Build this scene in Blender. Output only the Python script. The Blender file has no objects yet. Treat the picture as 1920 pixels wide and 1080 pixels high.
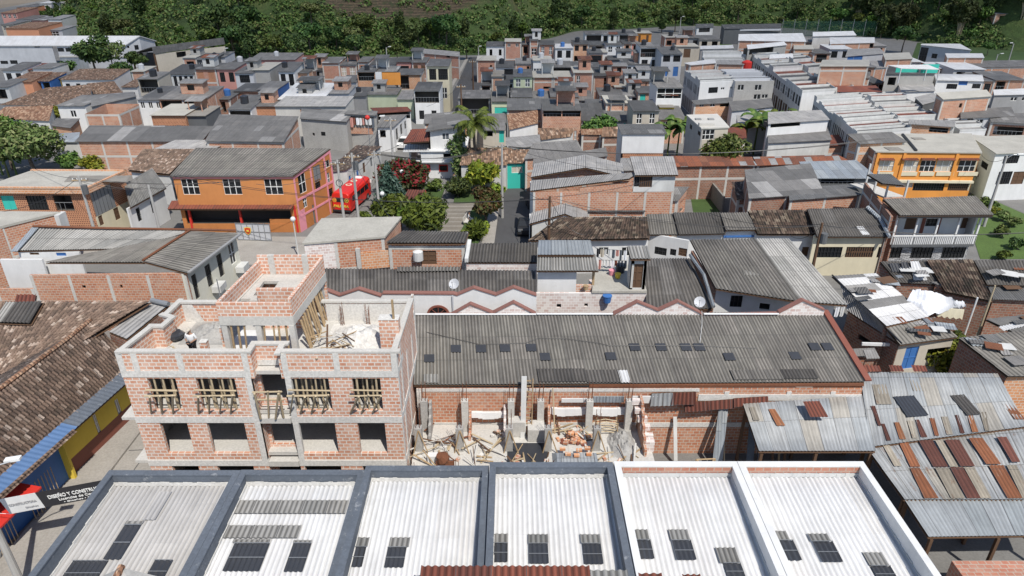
import bpy,bmesh,math,random
import numpy as np
from mathutils import Vector,Matrix,Euler,noise as mnoise
R=math.radians
rng=random.Random(7)
SC=bpy.context.scene
COL=SC.collection
CAM_H=26.0;TH=math.atan(.5);FPX=1280.0
cam=bpy.data.cameras.new('drone_camera');cam.lens=24.0;cam.sensor_width=36.0
cam.clip_start=.5;cam.clip_end=4000
camo=bpy.data.objects.new('drone_camera',cam);COL.objects.link(camo)
camo.location=(0,0,CAM_H);camo.rotation_euler=(math.pi/2-TH,0,0)
SC.camera=camo
SUN_EL=R(56);SUN_AZ=R(26.5)
SUN_DIR=Vector((math.cos(SUN_EL)*math.sin(SUN_AZ),-math.cos(SUN_EL)*math.cos(SUN_AZ),math.sin(SUN_EL)))
world=bpy.data.worlds.new('World');SC.world=world;world.use_nodes=True
_nt=world.node_tree
_sky=_nt.nodes.new('ShaderNodeTexSky');_sky.sky_type='NISHITA';_sky.sun_disc=False
_sky.sun_elevation=SUN_EL;_sky.sun_rotation=math.pi-SUN_AZ
_sky.altitude=1000;_sky.air_density=1.0;_sky.dust_density=1.5
_bg=_nt.nodes['Background'];_nt.links.new(_sky.outputs[0],_bg.inputs[0]);_bg.inputs[1].default_value=.138
sun=bpy.data.lights.new('sun','SUN');sun.energy=4.6;sun.angle=R(.5);sun.color=(1,.955,.88)
suno=bpy.data.objects.new('sun',sun);COL.objects.link(suno);suno.location=(60,-120,200)
suno.rotation_euler=SUN_DIR.to_track_quat('Z','Y').to_euler()
SC.view_settings.view_transform='Standard';SC.view_settings.look='None'
SC.view_settings.exposure=.12;SC.view_settings.gamma=1.0
_c,_s=math.cos(TH),math.sin(TH)
def ray(x,y):
 u=(x-960)/FPX;v=(540-y)/FPX
 return Vector((u,_c+v*_s,-_s+v*_c))
def P(x,y,z=0.0):
 d=ray(x,y);t=(z-CAM_H)/d.z
 return Vector((0,0,CAM_H))+d*t
def PY(x,y,Y):
 d=ray(x,y);t=Y/d.y
 return Vector((0,0,CAM_H))+d*t
def PW(x,y,A,B):
 """point of the vertical wall plane through A,B seen at x,y"""
 d=ray(x,y);n=Vector((B.y-A.y,A.x-B.x,0));o=Vector((0,0,CAM_H))
 t=(A-o).dot(n)/d.dot(n)
 return o+d*t
def PPL(x,y,a,b,c):
 """point of the plane a,b,c seen at x,y"""
 n=(b-a).cross(c-a);d=ray(x,y);o=Vector((0,0,CAM_H))
 return o+d*((a-o).dot(n)/d.dot(n))
def newmat(name):
 m=bpy.data.materials.new(name);m.use_nodes=True
 nt=m.node_tree;b=nt.nodes['Principled BSDF']
 return m,nt,b
def N(nt,t,**k):
 n=nt.nodes.new(t)
 for a,v in k.items():setattr(n,a,v)
 return n
def L(nt,a,b):nt.links.new(a,b)
def rgb(c):return(c[0],c[1],c[2],1)
def noise(nt,vec,scale,detail=4,rough=.6):
 n=N(nt,'ShaderNodeTexNoise');n.inputs['Scale'].default_value=scale
 n.inputs['Detail'].default_value=detail;n.inputs['Roughness'].default_value=rough
 if vec is not None:L(nt,vec,n.inputs['Vector'])
 return n.outputs['Fac']
def ramp(nt,fac,stops,interp='LINEAR'):
 r=N(nt,'ShaderNodeValToRGB');r.color_ramp.interpolation=interp
 e=r.color_ramp.elements
 while len(e)<len(stops):e.new(.5)
 for i,(p,c)in enumerate(stops):
  e[i].position=p;e[i].color=rgb(c)if not isinstance(c,(int,float))else(c,c,c,1)
 L(nt,fac,r.inputs[0]);return r.outputs[0]
def mix(nt,fac,a,b,mode='MIX'):
 n=N(nt,'ShaderNodeMix',data_type='RGBA',blend_type=mode)
 for sock,v in((n.inputs['Factor'],fac),(n.inputs['A'],a),(n.inputs['B'],b)):
  if isinstance(v,bpy.types.NodeSocket):L(nt,v,sock)
  elif isinstance(v,(int,float)):sock.default_value=v
  else:sock.default_value=rgb(v)
 return n.outputs['Result']
def mth(nt,op,a,b=None):
 n=N(nt,'ShaderNodeMath',operation=op)
 for i,v in enumerate((a,b)):
  if v is None:continue
  if isinstance(v,bpy.types.NodeSocket):L(nt,v,n.inputs[i])
  else:n.inputs[i].default_value=v
 return n.outputs[0]
def scalev(nt,vec,s):
 n=N(nt,'ShaderNodeMapping');n.inputs['Scale'].default_value=s;L(nt,vec,n.inputs['Vector'])
 return n.outputs[0]
def wpos(nt):return N(nt,'ShaderNodeNewGeometry').outputs['Position']
def uvco(nt):return N(nt,'ShaderNodeUVMap',uv_map='UVMap').outputs[0]
def bump(nt,b,h,strength=.5,dist=.02):
 n=N(nt,'ShaderNodeBump');n.inputs['Strength'].default_value=strength
 n.inputs['Distance'].default_value=dist;L(nt,h,n.inputs['Height']);L(nt,n.outputs[0],b.inputs['Normal'])
def weather(nt,col,amt=.35,streak=.25):
 p=wpos(nt)
 a=noise(nt,p,.55,6,.65)
 c=mix(nt,amt,col,ramp(nt,a,[(.3,.45),(.7,1.0)]),'MULTIPLY')
 s=noise(nt,scalev(nt,p,(1.5,1.5,.35)),1.0,6,.75)
 c=mix(nt,streak*.8,c,ramp(nt,s,[(.3,.45),(.65,1.0)]),'MULTIPLY')
 return c
MATS={}
def plain(name,col,rough=.8,var=.3,streak=.15,metal=0.0,bumpy=0,fine=0,smudge=None):
 if name in MATS:return MATS[name]
 m,nt,b=newmat(name)
 c=weather(nt,col,var,streak)
 if fine:
  c=mix(nt,fine,c,ramp(nt,noise(nt,wpos(nt),9,3),[(.35,.5),(.65,1.15)]),'MULTIPLY')
 if smudge:c=mix(nt,ramp(nt,noise(nt,wpos(nt),2.3,6,.75),[(.60,0.0),(.68,.55)]),c,smudge)
 L(nt,c,b.inputs['Base Color']);b.inputs['Roughness'].default_value=rough;b.inputs['Metallic'].default_value=metal
 if bumpy:bump(nt,b,noise(nt,wpos(nt),12,5),bumpy,.02)
 MATS[name]=m;return m
def brick(name,c1,c2,mortar=(.5,.46,.4),w=.33,h=.2,ms=.022,old=.35,patch=None):
 if name in MATS:return MATS[name]
 m,nt,b=newmat(name)
 t=N(nt,'ShaderNodeTexBrick');t.offset=.5
 t.inputs['Scale'].default_value=1.0;t.inputs['Brick Width'].default_value=w;t.inputs['Row Height'].default_value=h
 t.inputs['Mortar Size'].default_value=ms;t.inputs['Mortar Smooth'].default_value=.3;t.inputs['Bias'].default_value=0
 t.inputs['Color1'].default_value=rgb(c1);t.inputs['Color2'].default_value=rgb(c2);t.inputs['Mortar'].default_value=rgb(mortar)
 u=uvco(nt);L(nt,u,t.inputs['Vector'])
 smear=ramp(nt,noise(nt,wpos(nt),1.3,5,.7),[(.45,0.0),(.75,1.0)])
 c=mix(nt,mth(nt,'MULTIPLY',smear,.45),t.outputs['Color'],mortar)
 if patch:c=mix(nt,ramp(nt,noise(nt,wpos(nt),.35,3),[(.5,0.0),(.56,1.0)]),c,patch)
 c=weather(nt,c,old,.2)
 L(nt,c,b.inputs['Base Color']);b.inputs['Roughness'].default_value=.9
 bump(nt,b,t.outputs['Fac'],-.5,.012)
 MATS[name]=m;return m
def sheets(name,stops,w=.885,h=1.75,seam=(.05,.05,.05),wave=True,dirt=.45,rough=.75,metal=0.0,rust=None,lap=.02,streaky=.3,off=0.0,vary=.45,trough=.75):
 """corrugated sheets laid side by side: every sheet its own tone"""
 if name in MATS:return MATS[name]
 m,nt,b=newmat(name)
 u=uvco(nt)
 t=N(nt,'ShaderNodeTexBrick');t.offset=off
 t.inputs['Scale'].default_value=1.0;t.inputs['Brick Width'].default_value=w;t.inputs['Row Height'].default_value=h
 t.inputs['Mortar Size'].default_value=lap;t.inputs['Mortar Smooth'].default_value=.5;t.inputs['Bias'].default_value=0
 t.inputs['Color1'].default_value=(0,0,0,1);t.inputs['Color2'].default_value=(1,1,1,1);t.inputs['Mortar'].default_value=(.5,.5,.5,1)
 L(nt,u,t.inputs['Vector'])
 c=ramp(nt,t.outputs['Color'],stops,'CONSTANT')
 p=wpos(nt)
 oi=N(nt,'ShaderNodeObjectInfo')
 tone=mth(nt,'ADD',mth(nt,'MULTIPLY',oi.outputs['Random'],vary),1-vary/2)
 c=mix(nt,1.0,c,tone,'MULTIPLY')
 if rust:
  rn=noise(nt,scalev(nt,u,(3.0,.8,1)),1.0,5,.7)
  rk=ramp(nt,rn,[(.57,0.0),(.68,1.0)])
  rc=mix(nt,noise(nt,p,6,3),rust,(rust[0]*.45,rust[1]*.4,rust[2]*.45))
  c=mix(nt,rk,c,rc)
 c=mix(nt,dirt,c,ramp(nt,noise(nt,p,.8,7,.7),[(.3,.35),(.68,1.1)]),'MULTIPLY')
 st=noise(nt,scalev(nt,u,(5.5,.35,1)),1.0,4,.7)
 c=mix(nt,streaky,c,ramp(nt,st,[(.3,.4),(.65,1.1)]),'MULTIPLY')
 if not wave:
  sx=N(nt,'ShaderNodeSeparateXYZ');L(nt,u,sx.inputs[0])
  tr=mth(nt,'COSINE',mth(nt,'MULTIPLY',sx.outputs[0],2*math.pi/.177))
  c=mix(nt,trough,c,ramp(nt,mth(nt,'ADD',mth(nt,'MULTIPLY',tr,.5),.5),[(.12,.28),(.6,1.05)]),'MULTIPLY')  # trough dirt, also painted in for the stripe contrast that even light lacks
 c=mix(nt,mth(nt,'MULTIPLY',t.outputs['Fac'],.75),c,seam)
 L(nt,c,b.inputs['Base Color']);b.inputs['Roughness'].default_value=rough;b.inputs['Metallic'].default_value=metal
 if wave:
  sx=N(nt,'ShaderNodeSeparateXYZ');L(nt,u,sx.inputs[0])
  s=mth(nt,'SINE',mth(nt,'MULTIPLY',sx.outputs[0],2*math.pi/.177))
  bump(nt,b,s,.8,.025)
 MATS[name]=m;return m
def tiles(name,stops,wave=True,moss=(.07,.08,.04),mossy=.2):
 if name in MATS:return MATS[name]
 m,nt,b=newmat(name)
 u=uvco(nt)
 sx=N(nt,'ShaderNodeSeparateXYZ');L(nt,u,sx.inputs[0])
 cu=mth(nt,'FLOOR',mth(nt,'DIVIDE',sx.outputs[0],.22));cv=mth(nt,'FLOOR',mth(nt,'DIVIDE',sx.outputs[1],.36))
 cb=N(nt,'ShaderNodeCombineXYZ');L(nt,cu,cb.inputs[0]);L(nt,cv,cb.inputs[1])
 wn=N(nt,'ShaderNodeTexWhiteNoise',noise_dimensions='2D');L(nt,cb.outputs[0],wn.inputs['Vector'])
 c=ramp(nt,wn.outputs['Value'],stops,'LINEAR')
 p=wpos(nt)
 c=mix(nt,.6,c,ramp(nt,noise(nt,p,.45,6,.7),[(.3,.45),(.7,1.15)]),'MULTIPLY')
 c=mix(nt,mth(nt,'MULTIPLY',ramp(nt,noise(nt,p,1.7,5,.75),[(.5,0.0),(.72,1.0)]),mossy),c,moss)
 c=mix(nt,.5,c,ramp(nt,noise(nt,p,14,3),[(.3,.5),(.7,1.2)]),'MULTIPLY')
 L(nt,c,b.inputs['Base Color']);b.inputs['Roughness'].default_value=.9
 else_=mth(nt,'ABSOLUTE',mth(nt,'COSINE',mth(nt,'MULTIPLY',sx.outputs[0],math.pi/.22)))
 c=mix(nt,0.0 if wave else.8,c,ramp(nt,else_,[(.1,.25),(.6,1.05)]),'MULTIPLY');L(nt,c,b.inputs['Base Color'])  # valleys darkened in the colour to strengthen the shading of the barrels
 if wave:
  s=mth(nt,'ABSOLUTE',mth(nt,'SINE',mth(nt,'MULTIPLY',sx.outputs[0],math.pi/.22)))
  f=mth(nt,'FRACT',mth(nt,'DIVIDE',sx.outputs[1],.36))
  bump(nt,b,mth(nt,'ADD',s,mth(nt,'MULTIPLY',f,-.5)),.9,.07)
 MATS[name]=m;return m
def foliage(name,c1,c2,c3=None,share=.0,rough=.6):
 if name in MATS:return MATS[name]
 m,nt,b=newmat(name)
 g=N(nt,'ShaderNodeNewGeometry')
 ri=g.outputs['Random Per Island']
 c=mix(nt,ri,c1,c2)
 if c3:c=mix(nt,ramp(nt,mth(nt,'FRACT',mth(nt,'MULTIPLY',ri,7.31)),[(0,1.0),(share,0.0)],'CONSTANT'),c,c3)
 oi=N(nt,'ShaderNodeObjectInfo')
 hs=N(nt,'ShaderNodeHueSaturation');L(nt,c,hs.inputs['Color'])
 L(nt,mth(nt,'ADD',mth(nt,'MULTIPLY',oi.outputs['Random'],.06),.47),hs.inputs['Hue'])
 L(nt,mth(nt,'ADD',mth(nt,'MULTIPLY',oi.outputs['Random'],.5),.75),hs.inputs['Value'])
 c=mix(nt,.5,hs.outputs[0],ramp(nt,noise(nt,g.outputs['Position'],.5,3),[(.35,.55),(.65,1.2)]),'MULTIPLY')
 L(nt,c,b.inputs['Base Color']);b.inputs['Roughness'].default_value=rough
 b.inputs['Specular IOR Level'].default_value=.25
 b.inputs['Transmission Weight'].default_value=0
 MATS[name]=m;return m
def simple(name,col,rough=.5,metal=0.0):
 if name in MATS:return MATS[name]
 m,nt,b=newmat(name);b.inputs['Base Color'].default_value=rgb(col)
 b.inputs['Roughness'].default_value=rough;b.inputs['Metallic'].default_value=metal
 MATS[name]=m;return m
M={}
M['brick']=brick('red block masonry',(.43,.16,.085),(.56,.25,.14),(.52,.45,.37))
M['brickp']=brick('pinkish block masonry',(.42,.155,.095),(.52,.225,.145),(.45,.36,.29))
M['brickn']=brick('new block masonry',(.54,.235,.14),(.68,.37,.25),(.70,.64,.57),ms=.03,old=.32)
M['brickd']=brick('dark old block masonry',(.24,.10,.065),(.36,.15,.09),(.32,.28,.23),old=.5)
M['bricko']=brick('orange block masonry',(.55,.22,.09),(.65,.31,.15),(.6,.52,.42),old=.25)
M['brickw']=brick('limewashed block masonry',(.55,.40,.36),(.75,.70,.66),(.78,.75,.72),old=.2)
M['calado']=brick('pierced screen blocks',(.12,.05,.03),(.2,.08,.05),(.55,.27,.15),w=.22,h=.2,ms=.05)
M['white']=plain('white plaster',(.70,.70,.69),.8,.2,.28,smudge=(.52,.50,.46))
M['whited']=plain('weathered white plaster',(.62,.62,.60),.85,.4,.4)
M['cream']=plain('cream plaster',(.66,.60,.44),.85,.25,.25)
M['beige']=plain('beige plaster',(.52,.47,.39),.85,.3,.3)
M['yellow']=plain('yellow paint',(.72,.52,.06),.7,.25,.15)
M['salmon']=plain('salmon plaster',(.66,.30,.17),.85,.2,.2)
M['pink']=plain('pink plaster',(.55,.27,.23),.85,.25,.25)
M['orange']=plain('orange paint',(.70,.285,.055),.8,.25,.25)
M['dorange']=plain('burnt orange paint',(.50,.19,.055),.8,.3,.25)
M['borange']=plain('faded orange paint',(.58,.235,.075),.85,.3,.25)
M['green']=plain('pale green plaster',(.55,.60,.42),.85,.25,.25)
M['blue']=plain('blue paint',(.05,.16,.42),.6,.25,.2)
M['sblue']=plain('steel blue paint',(.095,.175,.33),.6,.3,.3)
M['teal']=plain('turquoise paint',(.04,.46,.38),.6,.1,.1)
M['cgrey']=plain('raw concrete',(.40,.39,.37),.9,.3,.3,fine=.3,bumpy=.2)
M['clight']=plain('light concrete',(.56,.54,.50),.9,.25,.25,fine=.25,bumpy=.15)
M['grey']=plain('grey render',(.30,.30,.30),.9,.35,.35)
M['lgrey']=plain('pale grey paint',(.52,.53,.55),.8,.25,.25)
M['dgrey']=plain('dark grey paint',(.11,.115,.12),.8,.3,.25)
M['stone']=brick('slate ledger cladding',(.30,.30,.31),(.70,.70,.70),(.05,.05,.05),w=.42,h=.10,ms=.02,old=.15)
M['mustard']=plain('mustard paint',(.38,.27,.05),.8,.3,.2)
M['coping']=plain('dull red coping',(.27,.125,.10),.8,.35,.2)
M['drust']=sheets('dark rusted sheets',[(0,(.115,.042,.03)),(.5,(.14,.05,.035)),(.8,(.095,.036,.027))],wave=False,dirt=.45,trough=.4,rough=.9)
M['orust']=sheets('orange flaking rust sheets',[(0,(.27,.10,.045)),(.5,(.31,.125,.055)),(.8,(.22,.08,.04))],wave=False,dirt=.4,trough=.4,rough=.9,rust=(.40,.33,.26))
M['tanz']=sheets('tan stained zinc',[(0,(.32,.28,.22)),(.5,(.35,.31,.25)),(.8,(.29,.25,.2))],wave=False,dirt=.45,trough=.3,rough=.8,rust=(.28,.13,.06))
M['maroon']=plain('maroon paint',(.22,.07,.045),.7,.3,.2)
M['pinkt']=plain('pink trim',(.72,.28,.33),.7,.2,.15)
M['red']=plain('red paint',(.55,.03,.02),.5,.15,.1)
M['slate']=plain('slate blue render',(.125,.145,.175),.8,.4,.35,fine=.3,smudge=(.33,.34,.35))
M['mortar']=plain('smeared mortar',(.66,.64,.60),.9,.25,.2,fine=.35)
G=lambda v,w=0.0:(v*(1+w),v,v*(1-w))
M['fibro']=sheets('grey asbestos cement sheets',[(0,G(.165,.04)),(.4,G(.18,.04)),(.8,G(.20,.05)),(.96,G(.27,.03))],streaky=.4)
M['fibrod']=sheets('dark asbestos cement sheets',[(0,G(.105,.01)),(.45,G(.118,.01)),(.85,G(.135,.02)),(.97,G(.20,.02))],streaky=.4,vary=.6)
M['fibrol']=sheets('light asbestos cement sheets',[(0,G(.29,.03)),(.5,G(.31,.04)),(.9,G(.34,.04))],dirt=.45,streaky=.4)
M['fibrom']=sheets('patched asbestos cement sheets',[(0,G(.16,.03)),(.45,G(.20,.03)),(.7,G(.25,.04)),(.86,G(.40,.03))],w=1.8,h=2.2)
M['fibrow']=sheets('new and old roof sheets mixed',[(0,G(.50,.01)),(.5,G(.42,.02)),(.62,G(.15,.03)),(.8,G(.23,.03))],w=1.5,h=1.0,dirt=.4,streaky=.2)
M['zinc']=sheets('zinc sheets with rusted ones',[(0,(.30,.32,.34)),(.3,(.36,.38,.39)),(.55,(.34,.31,.26)),(.7,(.30,.33,.36)),(.84,(.20,.07,.035)),(.93,(.32,.12,.045))],w=.85,h=2.3,dirt=.3,rough=.55,metal=.15,streaky=.35)
M['zincr']=sheets('mostly rusted zinc sheets',[(0,(.16,.06,.035)),(.4,(.24,.08,.04)),(.65,(.27,.27,.27)),(.85,(.22,.09,.05))],w=.85,h=2.2,dirt=.5,rough=.8)
M['zincb']=sheets('dull blue grey zinc sheets',[(0,(.30,.33,.36)),(.5,(.36,.385,.40)),(.85,(.26,.28,.30))],w=.85,h=2.3,dirt=.3,rough=.55,metal=.15)
M['whiter']=sheets('white painted sheets',[(0,G(.62,.0)),(.5,G(.6,.0)),(.8,G(.57,.01))],vary=.2,dirt=.2,streaky=.15,seam=(.4,.4,.4))
M['redr']=sheets('brown red painted sheets',[(0,(.17,.05,.03)),(.5,(.2,.06,.035)),(.8,(.14,.045,.03))],dirt=.3)
M['tile']=tiles('old clay barrel tiles',[(0,(.10,.065,.045)),(.35,(.19,.115,.075)),(.7,(.27,.16,.10)),(.93,(.38,.25,.17)),(1,(.55,.42,.32))])
M['tiled']=tiles('blackened clay barrel tiles',[(0,(.045,.033,.028)),(.45,(.10,.065,.05)),(.8,(.17,.11,.08)),(1,(.4,.33,.26))],mossy=.35)
M['tiler']=tiles('reddish clay barrel tiles',[(0,(.17,.085,.05)),(.5,(.28,.145,.085)),(1,(.45,.30,.2))])
M['slab']=plain('bare roof slab',(.44,.42,.37),.95,.4,.1,fine=.3)
M['slabd']=plain('stained roof slab',(.27,.25,.22),.95,.5,.1,fine=.4)
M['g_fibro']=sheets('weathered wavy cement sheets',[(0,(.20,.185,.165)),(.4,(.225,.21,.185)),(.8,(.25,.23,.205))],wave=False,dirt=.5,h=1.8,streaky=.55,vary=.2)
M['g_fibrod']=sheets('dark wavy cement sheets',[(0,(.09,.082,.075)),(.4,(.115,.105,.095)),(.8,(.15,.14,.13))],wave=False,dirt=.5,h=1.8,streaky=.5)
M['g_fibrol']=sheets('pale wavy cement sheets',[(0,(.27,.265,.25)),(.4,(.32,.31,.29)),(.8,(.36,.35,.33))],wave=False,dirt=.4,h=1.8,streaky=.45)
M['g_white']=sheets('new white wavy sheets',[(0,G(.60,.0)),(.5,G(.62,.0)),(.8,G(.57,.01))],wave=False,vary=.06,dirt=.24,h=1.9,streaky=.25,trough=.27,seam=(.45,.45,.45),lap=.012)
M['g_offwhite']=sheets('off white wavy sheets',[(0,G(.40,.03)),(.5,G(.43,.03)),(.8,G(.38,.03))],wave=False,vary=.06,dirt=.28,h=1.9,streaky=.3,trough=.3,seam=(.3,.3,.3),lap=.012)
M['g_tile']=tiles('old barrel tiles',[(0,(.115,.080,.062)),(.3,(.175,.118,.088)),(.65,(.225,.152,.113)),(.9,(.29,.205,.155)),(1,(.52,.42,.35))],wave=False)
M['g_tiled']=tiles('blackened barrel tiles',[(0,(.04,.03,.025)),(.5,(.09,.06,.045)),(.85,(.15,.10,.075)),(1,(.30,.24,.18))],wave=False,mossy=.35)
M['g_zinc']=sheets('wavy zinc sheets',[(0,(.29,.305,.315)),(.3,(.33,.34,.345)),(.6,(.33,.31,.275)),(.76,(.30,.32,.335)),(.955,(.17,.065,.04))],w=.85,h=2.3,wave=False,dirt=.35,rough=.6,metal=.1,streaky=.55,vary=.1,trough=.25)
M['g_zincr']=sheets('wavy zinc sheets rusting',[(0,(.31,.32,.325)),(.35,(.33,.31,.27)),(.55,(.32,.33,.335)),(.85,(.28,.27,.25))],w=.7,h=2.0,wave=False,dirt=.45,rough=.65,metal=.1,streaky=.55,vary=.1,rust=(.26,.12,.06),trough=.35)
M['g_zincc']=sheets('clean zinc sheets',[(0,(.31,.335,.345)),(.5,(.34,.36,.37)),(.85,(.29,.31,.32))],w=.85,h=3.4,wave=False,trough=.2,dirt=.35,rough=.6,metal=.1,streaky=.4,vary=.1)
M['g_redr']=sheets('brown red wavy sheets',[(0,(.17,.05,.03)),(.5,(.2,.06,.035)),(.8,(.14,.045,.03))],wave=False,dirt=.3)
M['asphalt']=plain('asphalt',(.075,.075,.078),.9,.4,.1,fine=.3)
M['street']=plain('worn grey street',(.20,.195,.185),.95,.45,.1,fine=.3)
M['paving']=plain('concrete pavement',(.36,.335,.30),.95,.4,.1,fine=.3)
M['earth']=plain('trodden earth',(.20,.165,.125),1,.5,.1,fine=.4,bumpy=.4)
M['grass']=plain('lawn',(.055,.10,.022),.95,.5,0,fine=.6,bumpy=.6)
M['grassl']=plain('bright lawn',(.085,.145,.03),.95,.4,0,fine=.6,bumpy=.6)
M['glass']=simple('dark window glass',(.018,.02,.022),.12)
M['glassl']=simple('pale window glass',(.10,.115,.13),.15)
M['dark']=simple('black steel',(.02,.02,.022),.5)
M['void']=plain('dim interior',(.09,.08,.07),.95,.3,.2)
M['steel']=simple('grey steel',(.32,.33,.34),.45,.5)
M['wframe']=simple('white window frame',(.72,.72,.70),.5)
M['wood']=plain('raw timber',(.42,.30,.17),.85,.4,.2,fine=.4)
M['woodp']=plain('pale bamboo',(.46,.37,.24),.7,.35,.1)
M['woodd']=plain('dark timber',(.12,.065,.035),.8,.3,.2)
M['bark']=plain('bark',(.13,.10,.075),.95,.4,.2)
M['pole']=plain('concrete pole',(.40,.39,.37),.9,.3,.2)
M['rust']=plain('rusty iron',(.20,.075,.035),.85,.5,.2,fine=.4)
M['tarp']=plain('white tarpaulin',(.78,.79,.82),.45,.1,.1)
M['tarpb']=simple('black plastic',(.03,.033,.04),.35)
M['tyre']=simple('tyre rubber',(.02,.02,.02),.8)
M['skyl']=plain('translucent dark skylight',(.05,.052,.058),.35,.4,.2)
class MB:
 def __init__(s):s.v=[];s.f=[];s.m=[];s.uv={};s.sm=set()
 def vert(s,p):s.v.append(tuple(p));return len(s.v)-1
 def face(s,pts,m=0,uv=None,smooth=False):
  i=[s.vert(p)for p in pts];s.f.append(i);s.m.append(m)
  if uv is not None:s.uv[len(s.f)-1]=uv
  if smooth:s.sm.add(len(s.f)-1)
  return s
 def prism(s,bot,top,m=0,mt=None,cap=True):
  n=len(bot)
  for i in range(n):
   j=(i+1)%n
   s.face([bot[i],bot[j],top[j],top[i]],m)
  if cap:
   s.face(list(top),m if mt is None else mt);s.face(list(reversed(bot)),m)
  return s
 def box(s,x0,x1,y0,y1,z0,z1,m=0):
  b=[Vector((x0,y0,z0)),Vector((x1,y0,z0)),Vector((x1,y1,z0)),Vector((x0,y1,z0))]
  return s.prism(b,[p+Vector((0,0,z1-z0))for p in b],m)
 def obox(s,o,a,b,c,m=0):
  """box with corner o and edge vectors a,b,c"""
  bt=[o,o+a,o+a+b,o+b]
  if a.cross(b).dot(c)<0:bt=bt[::-1]
  return s.prism(bt,[p+c for p in bt],m)
 def bar(s,p,q,r,m=0,n=5,r2=None):
  p=Vector(p);q=Vector(q);d=q-p
  if d.length<1e-6:return s
  r2=r if r2 is None else r2
  up=Vector((0,0,1))if abs(d.normalized().z)<.95 else Vector((1,0,0))
  a=d.cross(up).normalized();b=d.cross(a).normalized()
  A=[];B=[]
  for k in range(n):
   t=2*math.pi*k/n;e=a*math.cos(t)+b*math.sin(t)
   A.append(p+e*r);B.append(q+e*r2)
  s.prism(A,B,m);return s
 def path(s,pts,r,m=0,n=5):
  for a,b in zip(pts[:-1],pts[1:]):s.bar(a,b,r,m,n)
  return s
 def ball(s,c,r,m=0,seg=8,rings=5,sq=1.0,jitter=0):
  c=Vector(c);grid=[]
  for i in range(rings+1):
   th=math.pi*i/rings;row=[]
   for k in range(seg):
    ph=2*math.pi*k/seg;rr=r*(1+jitter*(rng.random()-.5))
    row.append(c+Vector((rr*math.sin(th)*math.cos(ph),rr*math.sin(th)*math.sin(ph),rr*sq*math.cos(th))))
   grid.append(row)
  for i in range(rings):
   for k in range(seg):
    l=(k+1)%seg
    s.face([grid[i][k],grid[i+1][k],grid[i+1][l],grid[i][l]],m,smooth=True)
  return s
 def build(s,name,mats,parent=None,smooth=False,fix=False):
  me=bpy.data.meshes.new(name)
  off=Vector((0,0,0))
  if parent is not None:
   q=parent
   while q is not None:off=off+q.location;q=q.parent
  co=np.array(s.v,dtype=np.float64).reshape(-1,3)-np.array(off)
  me.from_pydata([tuple(c)for c in co],[],s.f)
  if not isinstance(mats,(list,tuple)):mats=[mats]
  for m in mats:me.materials.append(M[m]if isinstance(m,str)else m)
  me.polygons.foreach_set('material_index',s.m)
  uvl=me.uv_layers.new(name='UVMap')
  V=s.v;uvs=uvl.data;li=0
  for fi,f in enumerate(s.f):
   if fi in s.uv:
    for k,c in enumerate(s.uv[fi]):uvs[li+k].uv=c
   else:
    a=Vector(V[f[0]]);b=Vector(V[f[1]]);c=Vector(V[f[2]])
    n=(b-a).cross(c-b)
    if n.length<1e-9 and len(f)>3:n=(c-b).cross(Vector(V[f[3]])-c)
    n=n.normalized()if n.length>1e-9 else Vector((0,0,1))
    if abs(n.z)<.3:t=Vector((-n.y,n.x,0)).normalized();w=Vector((0,0,1))
    elif abs(n.z)>.9995:t=Vector((1,0,0));w=Vector((0,1,0))
    else:t=Vector((-n.y,n.x,0)).normalized();w=n.cross(t)
    for k,vi in enumerate(f):
     p=Vector(V[vi]);uvs[li+k].uv=(p.dot(t),p.dot(w))
   li+=len(f)
  if smooth:me.polygons.foreach_set('use_smooth',[True]*len(s.f))
  elif s.sm:me.polygons.foreach_set('use_smooth',[i in s.sm for i in range(len(s.f))])
  if fix:
   bm=bmesh.new();bm.from_mesh(me);bmesh.ops.remove_doubles(bm,verts=bm.verts,dist=1e-4)
   bmesh.ops.recalc_face_normals(bm,faces=bm.faces);bm.to_mesh(me);bm.free()
  me.update()
  o=bpy.data.objects.new(name,me);COL.objects.link(o)
  if parent is not None:o.parent=parent
  return o
def fastmesh(name,V,F,mats,parent=None,smooth=False):
 """numpy quads: V (n,3) F (m,4)"""
 me=bpy.data.meshes.new(name)
 V=np.asarray(V,dtype=np.float32)
 if parent is not None:
  off=Vector((0,0,0));q=parent
  while q is not None:off=off+q.location;q=q.parent
  V=V-np.array(off,dtype=np.float32)
 k=F.shape[1]
 me.vertices.add(len(V));me.vertices.foreach_set('co',V.ravel())
 me.loops.add(F.size);me.loops.foreach_set('vertex_index',F.ravel().astype(np.int32))
 me.polygons.add(len(F));me.polygons.foreach_set('loop_start',np.arange(0,F.size,k,dtype=np.int32))
 me.polygons.foreach_set('loop_total',np.full(len(F),k,dtype=np.int32))
 if smooth:me.polygons.foreach_set('use_smooth',np.ones(len(F),dtype=bool))
 for m in(mats if isinstance(mats,(list,tuple))else[mats]):me.materials.append(M[m]if isinstance(m,str)else m)
 me.update(calc_edges=True)
 o=bpy.data.objects.new(name,me);COL.objects.link(o)
 if parent is not None:o.parent=parent
 return o
def tag(o,label,cat,group=None):
 o['label']=label;o['category']=cat
 if group:o['group']=group
 return o
def thing(name,label,cat,loc,group=None):
 o=bpy.data.objects.new(name,None);COL.objects.link(o);o.location=loc;o.empty_display_size=.3
 return tag(o,label,cat,group)
def struct(o):o['kind']='structure';return o
def stuff(o):o['kind']='stuff';return o
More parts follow.
